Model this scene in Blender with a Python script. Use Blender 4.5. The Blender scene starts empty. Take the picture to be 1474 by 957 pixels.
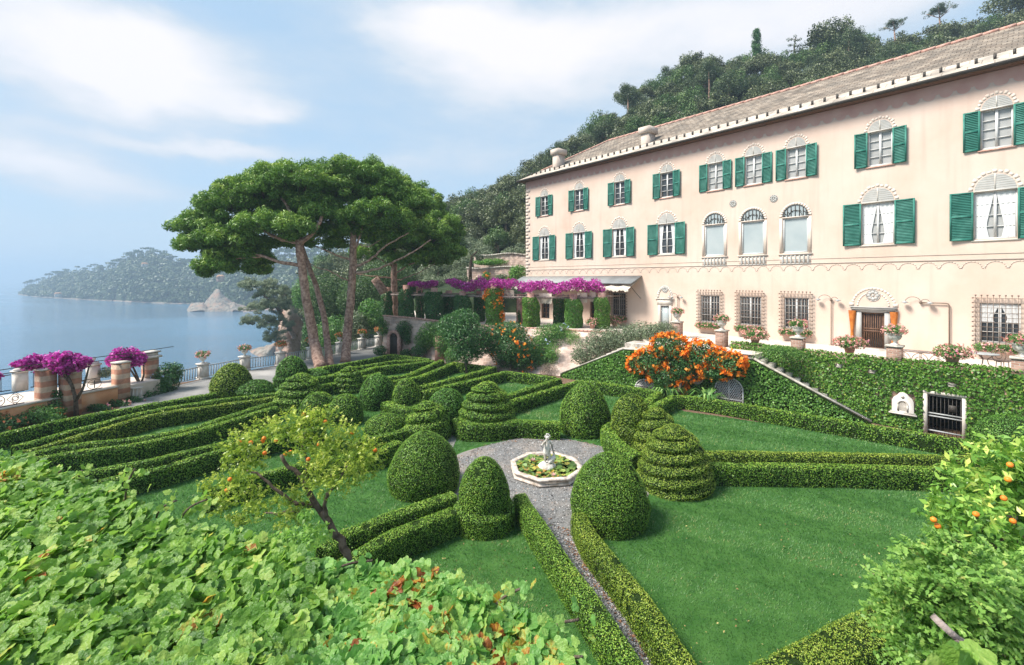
import bpy, math, random
import numpy as np
from mathutils import Vector, Matrix
random.seed(3)
rng = np.random.default_rng(11)
S = bpy.context.scene
COL = S.collection
EYE, FP, HX, HY = 6.4, 655.0, 737.0, 402.0
PI = math.pi

def G(px, py, z=0.0):
    """point of the horizontal plane at height z seen at a photo position"""
    Y = FP * (EYE - z) / (py - HY)
    return np.array([(px - HX) / FP * Y, Y, z])
def at(px, py, Y):
    """point at depth Y"""
    return np.array([(px - HX) / FP * Y, Y, EYE - (py - HY) * Y / FP])

# ------------------------------------------------------------------ materials
def rgb(h):
    """sRGB 0-255 to linear"""
    return tuple(((c / 255) / 12.92 if c / 255 < .04045 else ((c / 255 + .055) / 1.055) ** 2.4) for c in h) + (1,)
def newmat(name):
    m = bpy.data.materials.new(name); m.use_nodes = True
    nt = m.node_tree; nt.nodes.clear()
    out = nt.nodes.new('ShaderNodeOutputMaterial')
    return m, nt, out
def node(nt, kind, **kw):
    n = nt.nodes.new(kind)
    for k, v in kw.items():
        if k.startswith('i_'):
            n.inputs[k[2:].replace('_', ' ')].default_value = v
        else:
            setattr(n, k, v)
    return n
def ramp(nt, stops, interp='LINEAR'):
    r = nt.nodes.new('ShaderNodeValToRGB'); r.color_ramp.interpolation = interp
    e = r.color_ramp.elements
    while len(e) < len(stops): e.new(.5)
    for k, (p, c) in enumerate(stops):
        e[k].position = p; e[k].color = c if len(c) == 4 else tuple(c) + (1,)
    return r
GAIN = {'box_leaf': 1.75, 'box_leaf_yellow': 1.55, 'box_leaf_deep': 1.8, 'ivy_leaf': 1.65, 'pale_ivy_leaf': 1.6, 'shrub_leaf': 1.75, 'dark_shrub_leaf': 2.2, 'pine_needle': 1.7, 'holm_oak_leaf': 1.4, 'broadleaf': 1.5, 'grey_green_leaf': 1.9, 'orange_tree_leaf': 1.6, 'citrus_leaf': 1.3, 'climber_leaf': 1.35, 'grass_blade': 1.2, 'grape_leaf': 1.22, 'turning_grape_leaf': 1.15, 'magenta_bract': 1.3}
def leafmat(name, stops, trans=.3, rough=.5, patch=0.0, patchscale=.6, crinkle=0):
    """foliage: colour by the per-leaf tone attribute, shifted in broad patches"""
    m, nt, out = newmat(name); L = nt.links.new
    g_ = GAIN.get(name, 1.0); stops = [(p, tuple(min(.9, x * g_) for x in c[:3]) + (1,)) for p, c in stops]
    a = node(nt, 'ShaderNodeAttribute', attribute_name='v')
    src = a.outputs['Fac']
    if patch:
        tc = node(nt, 'ShaderNodeNewGeometry')
        nz = node(nt, 'ShaderNodeTexNoise'); nz.inputs['Scale'].default_value = patchscale; nz.inputs['Detail'].default_value = 3
        L(tc.outputs['Position'], nz.inputs['Vector'])
        m1 = node(nt, 'ShaderNodeMath', operation='MULTIPLY_ADD'); m1.inputs[1].default_value = patch; m1.inputs[2].default_value = -patch * .5
        L(nz.outputs['Fac'], m1.inputs[0])
        ad = node(nt, 'ShaderNodeMath', operation='ADD', use_clamp=True)
        L(m1.outputs[0], ad.inputs[0]); L(src, ad.inputs[1]); src = ad.outputs[0]
    r = ramp(nt, stops); L(src, r.inputs[0])
    p = node(nt, 'ShaderNodeBsdfPrincipled'); p.inputs['Roughness'].default_value = rough
    p.inputs['Specular IOR Level'].default_value = .35
    L(r.outputs[0], p.inputs['Base Color'])
    t = node(nt, 'ShaderNodeBsdfTranslucent')
    if crinkle:
        gp = node(nt, 'ShaderNodeNewGeometry'); nb = node(nt, 'ShaderNodeTexNoise'); nb.inputs['Scale'].default_value = crinkle; nb.inputs['Detail'].default_value = 3; L(gp.outputs['Position'], nb.inputs['Vector'])
        bp = node(nt, 'ShaderNodeBump'); bp.inputs['Strength'].default_value = .9; bp.inputs['Distance'].default_value = .02; L(nb.outputs['Fac'], bp.inputs['Height']); L(bp.outputs[0], p.inputs['Normal'])

    hs = node(nt, 'ShaderNodeHueSaturation'); hs.inputs['Value'].default_value = 1.5; hs.inputs['Saturation'].default_value = 1.05
    L(r.outputs[0], hs.inputs['Color']); L(hs.outputs[0], t.inputs['Color'])
    mx = node(nt, 'ShaderNodeMixShader'); mx.inputs[0].default_value = trans
    L(p.outputs[0], mx.inputs[1]); L(t.outputs[0], mx.inputs[2]); L(mx.outputs[0], out.inputs[0])
    return m
def surf(name, c1, c2, scale=4.0, detail=5, rough=.7, bump=.3, bscale=None, lo=.35, hi=.65, spec=.3, metal=0, dist=.02, c3=None, s3=.5):
    """mottled matt surface: two colours by noise (a third by a broader one), fine bump"""
    m, nt, out = newmat(name); L = nt.links.new
    tc = node(nt, 'ShaderNodeNewGeometry')
    nz = node(nt, 'ShaderNodeTexNoise'); nz.inputs['Scale'].default_value = scale; nz.inputs['Detail'].default_value = detail
    L(tc.outputs['Position'], nz.inputs['Vector'])
    r = ramp(nt, [(lo, c1), (hi, c2)]); L(nz.outputs['Fac'], r.inputs[0])
    col = r.outputs[0]
    if c3:
        n3 = node(nt, 'ShaderNodeTexNoise'); n3.inputs['Scale'].default_value = s3; n3.inputs['Detail'].default_value = 6
        L(tc.outputs['Position'], n3.inputs['Vector'])
        r3 = ramp(nt, [(.48, (0, 0, 0)), (.66, (1, 1, 1))]); L(n3.outputs['Fac'], r3.inputs[0])
        mc = node(nt, 'ShaderNodeMix', data_type='RGBA'); L(r3.outputs[0], mc.inputs[0]); L(col, mc.inputs[6]); mc.inputs[7].default_value = c3 if len(c3) == 4 else tuple(c3) + (1,)
        col = mc.outputs[2]
    p = node(nt, 'ShaderNodeBsdfPrincipled'); p.inputs['Roughness'].default_value = rough
    p.inputs['Specular IOR Level'].default_value = spec; p.inputs['Metallic'].default_value = metal
    L(col, p.inputs['Base Color'])
    if bump:
        n2 = node(nt, 'ShaderNodeTexNoise'); n2.inputs['Scale'].default_value = bscale or scale * 6; n2.inputs['Detail'].default_value = 4
        L(tc.outputs['Position'], n2.inputs['Vector'])
        b = node(nt, 'ShaderNodeBump'); b.inputs['Strength'].default_value = bump; b.inputs['Distance'].default_value = dist
        L(n2.outputs['Fac'], b.inputs['Height']); L(b.outputs[0], p.inputs['Normal'])
    L(p.outputs[0], out.inputs[0])
    return m
M = {}
# foliage
M['box'] = leafmat('box_leaf', [(0, (.045, .040, .012)), (.06, (.022, .060, .007)), (.45, (.075, .155, .018)), (.8, (.16, .25, .03)), (1, (.27, .33, .055))], .22, .45, .45, .8)
M['boxy'] = leafmat('box_leaf_yellow', [(0, (.06, .05, .015)), (.06, (.03, .068, .007)), (.45, (.11, .175, .018)), (.8, (.21, .265, .035)), (1, (.32, .35, .06))], .22, .45, .45, .8)
M['boxd'] = leafmat('box_leaf_deep', [(0, (.018, .055, .01)), (.45, (.055, .135, .02)), (.8, (.11, .21, .032)), (1, (.19, .28, .055))], .22, .45, .45, .8)
M['gate_shade'] = surf('painted_gate_shade', (.004, .004, .004), (.009, .008, .007), 3, bump=0, spec=.05)  # near-black colour stands in for the shade behind the gate
M['core'] = surf('foliage_core_shade', (.010, .022, .005), (.028, .05, .012), 14, rough=.95, bump=.8, spec=.05)  # dark body colour stands in for the shade behind the leaves
M['grass'] = leafmat('grass_blade', [(0, (.03, .095, .022)), (.5, (.065, .165, .044)), (.86, (.13, .225, .07)), (1, (.25, .24, .09))], .2, .5, .5, .45)
M['lawn'] = surf('lawn_turf', (.034, .10, .02), (.06, .145, .032), 2.2, rough=.9, bump=.7, bscale=90, spec=.1)
M['pine'] = leafmat('pine_needle', [(0, (.02, .05, .008)), (.5, (.065, .135, .02)), (.85, (.13, .21, .035)), (1, (.20, .27, .05))], .18, .5, .35, .5)
M['pined'] = leafmat('far_pine_needle', [(0, (.022, .042, .018)), (.5, (.06, .10, .04)), (1, (.15, .19, .075))], .18, .5, .3, .5)
M['bark'] = surf('pine_bark', (.20, .11, .08), (.52, .34, .26), 5, rough=.9, bump=1.0, bscale=9, dist=.06)
M['barkg'] = surf('grey_bark', (.05, .035, .025), (.16, .12, .09), 9, rough=.9, bump=.8)
M['holm'] = leafmat('holm_oak_leaf', [(0, (.018, .028, .010)), (.5, (.058, .075, .028)), (.85, (.125, .145, .062)), (1, (.20, .21, .10))], .12, .45, .4, .25)
M['oak'] = leafmat('broadleaf', [(0, (.014, .034, .009)), (.5, (.045, .09, .022)), (1, (.13, .185, .06))], .2, .5, .4, .25)
M['olive'] = leafmat('grey_green_leaf', [(0, (.03, .045, .022)), (.5, (.09, .115, .065)), (1, (.20, .225, .14))], .15, .5, .3, .5)
M['shrub'] = leafmat('shrub_leaf', [(0, (.016, .05, .012)), (.5, (.06, .14, .03)), (1, (.17, .26, .07))], .28, .45, .35, 1.2)
M['dark'] = leafmat('dark_shrub_leaf', [(0, (.008, .026, .008)), (.5, (.025, .07, .018)), (1, (.08, .145, .045))], .2, .4, .3, 1.2)
M['ivy'] = leafmat('ivy_leaf', [(0, (.022, .065, .009)), (.5, (.075, .165, .024)), (.9, (.155, .24, .045)), (1, (.32, .28, .05))], .25, .4, .45, .7)
M['ivyb'] = leafmat('pale_ivy_leaf', [(0, (.03, .085, .014)), (.5, (.09, .20, .035)), (1, (.19, .31, .07))], .25, .4, .3, .7)
M['vine'] = leafmat('grape_leaf', [(0, (.05, .125, .02)), (.3, (.11, .225, .038)), (.62, (.20, .33, .062)), (.86, (.33, .43, .10)), (.93, (.36, .38, .08)), (.97, (.42, .24, .05)), (1, (.34, .11, .03))], .42, .42, .10, 1.3, 34)
M['vinea'] = leafmat('turning_grape_leaf', [(0, (.07, .19, .035)), (.45, (.16, .33, .08)), (.8, (.29, .42, .11)), (.88, (.42, .36, .06)), (.94, (.42, .19, .035)), (1, (.23, .065, .02))], .42, .42, .55, 2.4, 34)
M['rosel'] = leafmat('climber_leaf', [(0, (.07, .16, .03)), (.5, (.16, .29, .06)), (.92, (.29, .41, .11)), (1, (.45, .36, .12))], .4, .45, .2, 2)
M['citrus'] = leafmat('citrus_leaf', [(0, (.055, .11, .014)), (.4, (.15, .23, .03)), (.8, (.31, .38, .06)), (1, (.48, .50, .13))], .35, .35, .3, 2)
M['citrusg'] = leafmat('orange_tree_leaf', [(0, (.03, .09, .015)), (.45, (.095, .20, .032)), (.85, (.21, .32, .06)), (1, (.42, .45, .11))], .3, .32, .3, 2)
M['boug'] = leafmat('magenta_bract', [(0, (.13, .012, .085)), (.5, (.33, .03, .235)), (.85, (.52, .09, .40)), (1, (.66, .24, .54))], .35, .6, .2, 2)
M['orangef'] = leafmat('orange_trumpet', [(0, (.55, .12, .008)), (.5, (.86, .24, .018)), (1, (.95, .42, .07))], .3, .55)
M['pinkf'] = leafmat('pink_petal', [(0, (.45, .16, .14)), (.5, (.68, .34, .29)), (.93, (.82, .56, .49)), (1, (.5, .08, .3))], .3, .6)
M['redf'] = leafmat('coral_petal', [(0, (.35, .07, .03)), (.6, (.62, .2, .09)), (1, (.7, .35, .18))], .3, .6)
M['bluef'] = leafmat('pale_blue_petal', [(0, (.3, .38, .62)), (1, (.6, .68, .82))], .3, .6)
M['dry'] = leafmat('dry_twig_leaf', [(0, (.12, .09, .065)), (1, (.36, .29, .22))], .1, .8)
M['lily'] = leafmat('lily_pad', [(0, (.05, .10, .022)), (.45, (.15, .25, .05)), (.72, (.33, .39, .09)), (.86, (.48, .33, .05)), (1, (.30, .13, .05))], .1, .35)
M['fruit'] = surf('orange_peel', (.78, .17, .02), (.88, .28, .03), 10, rough=.45, bump=.2)
# masonry
M['plaster'] = None
M['trim'] = surf('pale_plaster', (.50, .45, .39), (.62, .57, .51), 3, rough=.85, bump=.15)
M['relief'] = surf('grey_painted_relief', (.50, .41, .345), (.56, .465, .395), 3, rough=.85, bump=.1)
M['frieze'] = surf('pink_painted_band', (.54, .30, .25), (.60, .37, .31), 1.2, rough=.85, bump=.1)
M['surr'] = surf('painted_voussoir', (.645, .53, .445), (.69, .585, .50), 3, rough=.85, bump=.03)
M['lunette'] = surf('lunette_slats', (.40, .39, .365), (.46, .45, .425), 3, rough=.7, bump=.1)
M['white'] = surf('white_paint', (.58, .57, .55), (.66, .65, .63), 6, rough=.5, bump=.08)
M['green'] = surf('green_shutter_paint', (.018, .135, .10), (.034, .185, .14), 2.5, rough=.55, bump=.1, c3=(.06, .225, .175), s3=2.2)
M['brown'] = surf('brown_wood', (.10, .05, .03), (.17, .09, .055), 8, rough=.6, bump=.3)
M['stone'] = surf('weathered_stone', (.40, .36, .31), (.62, .57, .50), 7, rough=.9, bump=.5, c3=(.28, .25, .21), s3=2)
M['marble'] = surf('weathered_marble', (.55, .52, .47), (.74, .71, .66), 9, rough=.75, bump=.5, c3=(.33, .29, .24), s3=5)
M['marblep'] = surf('pink_marble_rim', (.50, .40, .34), (.70, .62, .55), 8, rough=.7, bump=.5, c3=(.36, .29, .23), s3=6)
M['stucco'] = surf('ochre_stucco', (.52, .25, .125), (.62, .33, .175), 1.6, rough=.9, bump=.3, c3=(.60, .38, .24), s3=1.2)
M['brickpink'] = surf('pink_brick', (.42, .22, .17), (.58, .37, .30), 8, rough=.9, bump=.6)
M['iron'] = surf('dark_iron', (.035, .03, .027), (.07, .06, .05), 20, rough=.55, bump=.2)
M['ironr'] = surf('brown_iron', (.13, .09, .07), (.22, .16, .12), 20, rough=.6, bump=.2)
M['grey'] = surf('grey_metal', (.30, .31, .31), (.40, .41, .40), 6, rough=.45, bump=.1)
M['canvas'] = surf('cream_canvas', (.66, .58, .47), (.74, .66, .55), 2, rough=.9, bump=.1)
M['awn'] = surf('grey_awning_sheet', (.25, .26, .26), (.32, .33, .33), 1.5, rough=.7, bump=.1)
M['curtain'] = surf('orange_curtain', (.38, .11, .02), (.50, .17, .03), 5, rough=.9, bump=.3)
M['net'] = surf('white_net_curtain', (.62, .62, .61), (.70, .70, .69), 8, rough=.9, bump=.1)
M['wood'] = surf('grey_timber', (.17, .13, .11), (.33, .27, .24), 9, rough=.8, bump=.6)
M['gravel'] = surf('grey_gravel', (.09, .09, .09), (.34, .33, .32), 55, detail=3, rough=.95, bump=1.0, bscale=60, c3=(.30, .26, .23), s3=.8, dist=.03)
M['paving'] = surf('promenade_gravel', (.17, .165, .16), (.27, .262, .25), 20, rough=.95, bump=.5, bscale=40, c3=(.36, .34, .32), s3=.4)
M['tile'] = surf('pale_terrace_paving', (.55, .47, .40), (.66, .58, .51), 3, rough=.85, bump=.2)
M['soil'] = surf('leaf_litter_soil', (.10, .055, .035), (.24, .15, .10), 25, rough=.95, bump=.8)
M['scrub'] = surf('hill_undergrowth', (.010, .022, .008), (.035, .055, .02), .6, rough=.95, bump=.6, bscale=2)
M['rock'] = surf('sea_rock', (.11, .10, .085), (.30, .265, .22), .5, rough=.9, bump=1.0, bscale=2, dist=.4, c3=(.30, .2, .15), s3=.2)
M['rockp'] = surf('pink_cliff', (.38, .22, .16), (.58, .40, .32), .45, rough=.9, bump=1.0, bscale=1.6, dist=.4, c3=(.34, .29, .22), s3=.16)
def glass(name, c, rough=.08):
    m, nt, out = newmat(name)
    p = node(nt, 'ShaderNodeBsdfPrincipled'); p.inputs['Base Color'].default_value = c + (1,); p.inputs['Roughness'].default_value = rough
    p.inputs['Specular IOR Level'].default_value = .6
    nt.links.new(p.outputs[0], out.inputs[0]); return m
M['paned'] = glass('dark_pane', (.045, .05, .055))
M['paneg'] = surf('pane_with_inner_shutter', (.34, .335, .32), (.40, .395, .38), 2, rough=.25, bump=.05, spec=.5)
M['paneb'] = surf('blue_grey_pane', (.33, .38, .39), (.40, .44, .44), .9, rough=.12, bump=0, spec=.6)
def mat_plaster():
    m, nt, out = newmat('peach_plaster'); L = nt.links.new
    g = node(nt, 'ShaderNodeNewGeometry')
    n1 = node(nt, 'ShaderNodeTexNoise'); n1.inputs['Scale'].default_value = .35; n1.inputs['Detail'].default_value = 7; n1.inputs['Roughness'].default_value = .62
    L(g.outputs['Position'], n1.inputs['Vector'])
    r1 = ramp(nt, [(.3, (.58, .435, .345)), (.5, (.635, .50, .41)), (.72, (.66, .55, .465))]); L(n1.outputs['Fac'], r1.inputs[0])
    mp = node(nt, 'ShaderNodeMapping'); mp.inputs['Scale'].default_value = (2.2, 2.2, .16); L(g.outputs['Position'], mp.inputs[0])
    n2 = node(nt, 'ShaderNodeTexNoise'); n2.inputs['Scale'].default_value = 1.4; n2.inputs['Detail'].default_value = 5; L(mp.outputs[0], n2.inputs['Vector'])
    r2 = ramp(nt, [(.52, (0, 0, 0)), (.75, (1, 1, 1))]); L(n2.outputs['Fac'], r2.inputs[0])
    mu = node(nt, 'ShaderNodeMath', operation='MULTIPLY'); mu.inputs[1].default_value = .38; L(r2.outputs[0], mu.inputs[0])
    mc = node(nt, 'ShaderNodeMix', data_type='RGBA'); L(mu.outputs[0], mc.inputs[0]); L(r1.outputs[0], mc.inputs[6]); mc.inputs[7].default_value = (.54, .37, .30, 1)
    # pinker wash, growing stronger towards the eaves
    sx = node(nt, 'ShaderNodeSeparateXYZ'); L(g.outputs['Position'], sx.inputs[0])
    mr = node(nt, 'ShaderNodeMapRange'); mr.inputs[1].default_value = 14.2; mr.inputs[2].default_value = 16.4; mr.inputs[3].default_value = 0; mr.inputs[4].default_value = .7; L(sx.outputs[2], mr.inputs[0])
    mc2 = node(nt, 'ShaderNodeMix', data_type='RGBA'); L(mr.outputs[0], mc2.inputs[0]); L(mc.outputs[2], mc2.inputs[6]); mc2.inputs[7].default_value = (.58, .385, .325, 1)
    n3 = node(nt, 'ShaderNodeTexNoise'); n3.inputs['Scale'].default_value = 14; n3.inputs['Detail'].default_value = 5; L(g.outputs['Position'], n3.inputs['Vector'])
    b = node(nt, 'ShaderNodeBump'); b.inputs['Strength'].default_value = .18; b.inputs['Distance'].default_value = .02; L(n3.outputs['Fac'], b.inputs['Height'])
    p = node(nt, 'ShaderNodeBsdfPrincipled'); p.inputs['Roughness'].default_value = .9; p.inputs['Specular IOR Level'].default_value = .15
    L(mc2.outputs[2], p.inputs['Base Color']); L(b.outputs[0], p.inputs['Normal']); L(p.outputs[0], out.inputs[0])
    return m
M['plaster'] = mat_plaster()
def mat_courses(name, cols, rows, bw, mortar, bump=.5, rough=.9, off=.5, coord='Object', swap=True, msize=.02, mixc=.0):
    """coursed masonry or slates from the brick texture, on object coordinates (x along, z up)"""
    m, nt, out = newmat(name); L = nt.links.new
    tc = node(nt, 'ShaderNodeTexCoord')
    sx = node(nt, 'ShaderNodeSeparateXYZ'); L(tc.outputs[coord], sx.inputs[0])
    cx = node(nt, 'ShaderNodeCombineXYZ'); L(sx.outputs[0], cx.inputs[0]); L(sx.outputs[2 if swap else 1], cx.inputs[1])
    nz = node(nt, 'ShaderNodeTexNoise'); nz.inputs['Scale'].default_value = 3; L(tc.outputs[coord], nz.inputs['Vector'])
    vm = node(nt, 'ShaderNodeVectorMath', operation='MULTIPLY_ADD'); vm.inputs[1].default_value = (.08, .08, 0); L(nz.outputs['Color'], vm.inputs[0]); L(cx.outputs[0], vm.inputs[2])
    b = node(nt, 'ShaderNodeTexBrick'); b.offset = off
    b.inputs['Scale'].default_value = 1; b.inputs['Brick Width'].default_value = bw; b.inputs['Row Height'].default_value = rows
    b.inputs['Mortar Size'].default_value = msize; b.inputs['Color1'].default_value = cols[0] + (1,); b.inputs['Color2'].default_value = cols[1] + (1,); b.inputs['Mortar'].default_value = mortar + (1,)
    L(vm.outputs[0], b.inputs['Vector'])
    n2 = node(nt, 'ShaderNodeTexNoise'); n2.inputs['Scale'].default_value = 1.1; n2.inputs['Detail'].default_value = 8; L(tc.outputs[coord], n2.inputs['Vector'])
    r2 = ramp(nt, [(.35, (.6, .6, .6)), (.68, (1.25, 1.2, 1.15))]); L(n2.outputs['Fac'], r2.inputs[0])
    mx = node(nt, 'ShaderNodeMix', data_type='RGBA', blend_type='MULTIPLY'); mx.inputs[0].default_value = 1; L(b.outputs['Color'], mx.inputs[6]); L(r2.outputs[0], mx.inputs[7])
    p = node(nt, 'ShaderNodeBsdfPrincipled'); p.inputs['Roughness'].default_value = rough; p.inputs['Specular IOR Level'].default_value = .2
    L(mx.outputs[2], p.inputs['Base Color'])
    n3 = node(nt, 'ShaderNodeTexNoise'); n3.inputs['Scale'].default_value = 9; n3.inputs['Detail'].default_value = 6; L(tc.outputs[coord], n3.inputs['Vector'])
    sb = node(nt, 'ShaderNodeMath', operation='MULTIPLY_ADD'); sb.inputs[1].default_value = -.8; L(b.outputs['Fac'], sb.inputs[0]); L(n3.outputs['Fac'], sb.inputs[2])
    bp = node(nt, 'ShaderNodeBump'); bp.inputs['Strength'].default_value = bump; bp.inputs['Distance'].default_value = .04; L(sb.outputs[0], bp.inputs['Height'])
    L(bp.outputs[0], p.inputs['Normal']); L(p.outputs[0], out.inputs[0])
    return m
M['slate'] = mat_courses('roof_slates', ((.20, .165, .135), (.31, .265, .22)), .28, .38, (.12, .10, .08), .8, msize=.018, swap=False)
M['eaveslab'] = mat_courses('eave_slabs', ((.46, .40, .34), (.55, .49, .42)), .6, .9, (.32, .27, .22), .4, swap=False)
M['rubble'] = mat_courses('rubble_masonry', ((.50, .36, .30), (.76, .62, .54)), .24, .42, (.64, .50, .43), 1.0, msize=.035)
M['brick'] = mat_courses('old_brick', ((.36, .20, .15), (.52, .33, .26)), .085, .25, (.50, .42, .36), .6, msize=.012)
def mat_stripe():
    m, nt, out = newmat('striped_pier'); L = nt.links.new
    tc = node(nt, 'ShaderNodeTexCoord'); sx = node(nt, 'ShaderNodeSeparateXYZ'); L(tc.outputs['Object'], sx.inputs[0])
    mu = node(nt, 'ShaderNodeMath', operation='MULTIPLY'); mu.inputs[1].default_value = 1 / .5; L(sx.outputs[2], mu.inputs[0])
    fr = node(nt, 'ShaderNodeMath', operation='FRACT'); L(mu.outputs[0], fr.inputs[0])
    r = ramp(nt, [(0, (.42, .20, .13)), (.5, (.52, .38, .28))], 'CONSTANT'); L(fr.outputs[0], r.inputs[0])
    nz = node(nt, 'ShaderNodeTexNoise'); nz.inputs['Scale'].default_value = 6; nz.inputs['Detail'].default_value = 6; L(tc.outputs['Object'], nz.inputs['Vector'])
    r2 = ramp(nt, [(.3, (.75, .75, .75)), (.7, (1.15, 1.1, 1.05))]); L(nz.outputs['Fac'], r2.inputs[0])
    mx = node(nt, 'ShaderNodeMix', data_type='RGBA', blend_type='MULTIPLY'); mx.inputs[0].default_value = 1; L(r.outputs[0], mx.inputs[6]); L(r2.outputs[0], mx.inputs[7])
    p = node(nt, 'ShaderNodeBsdfPrincipled'); p.inputs['Roughness'].default_value = .9; L(mx.outputs[2], p.inputs['Base Color'])
    b = node(nt, 'ShaderNodeBump'); b.inputs['Strength'].default_value = .4; b.inputs['Distance'].default_value = .03; L(nz.outputs['Fac'], b.inputs['Height']); L(b.outputs[0], p.inputs['Normal'])
    L(p.outputs[0], out.inputs[0]); return m
M['stripe'] = mat_stripe()
def mat_water(name, col, s1, s2, strength, rough):
    m, nt, out = newmat(name); L = nt.links.new
    g = node(nt, 'ShaderNodeNewGeometry')
    mp = node(nt, 'ShaderNodeMapping'); mp.inputs['Scale'].default_value = (.45, 1, 1); mp.inputs['Rotation'].default_value = (0, 0, .25); L(g.outputs['Position'], mp.inputs[0])
    n1 = node(nt, 'ShaderNodeTexNoise'); n1.inputs['Scale'].default_value = s1; n1.inputs['Detail'].default_value = 6; n1.inputs['Roughness'].default_value = .6; L(mp.outputs[0], n1.inputs['Vector'])
    n2 = node(nt, 'ShaderNodeTexNoise'); n2.inputs['Scale'].default_value = s2; n2.inputs['Detail'].default_value = 4; L(mp.outputs[0], n2.inputs['Vector'])
    r2 = ramp(nt, [(.42, (.0, .0, .0)), (.62, (1, 1, 1))]); L(n2.outputs['Fac'], r2.inputs[0])
    p = node(nt, 'ShaderNodeBsdfPrincipled'); p.inputs['IOR'].default_value = 1.33
    mc = node(nt, 'ShaderNodeMix', data_type='RGBA'); L(r2.outputs[0], mc.inputs[0]); mc.inputs[6].default_value = col + (1,); mc.inputs[7].default_value = tuple(c * 1.35 for c in col) + (1,)
    L(mc.outputs[2], p.inputs['Base Color'])
    mr = node(nt, 'ShaderNodeMapRange'); mr.inputs[3].default_value = rough * .6; mr.inputs[4].default_value = rough * 1.4; L(r2.outputs[0], mr.inputs[0]); L(mr.outputs[0], p.inputs['Roughness'])
    b = node(nt, 'ShaderNodeBump'); b.inputs['Strength'].default_value = strength; b.inputs['Distance'].default_value = .6; L(n1.outputs['Fac'], b.inputs['Height']); L(b.outputs[0], p.inputs['Normal'])
    L(p.outputs[0], out.inputs[0]); return m
M['sea'] = mat_water('sea_water', (.055, .13, .20), .5, .012, .9, .12)
M['pond'] = glass('pond_water', (.015, .022, .012), .05)

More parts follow.
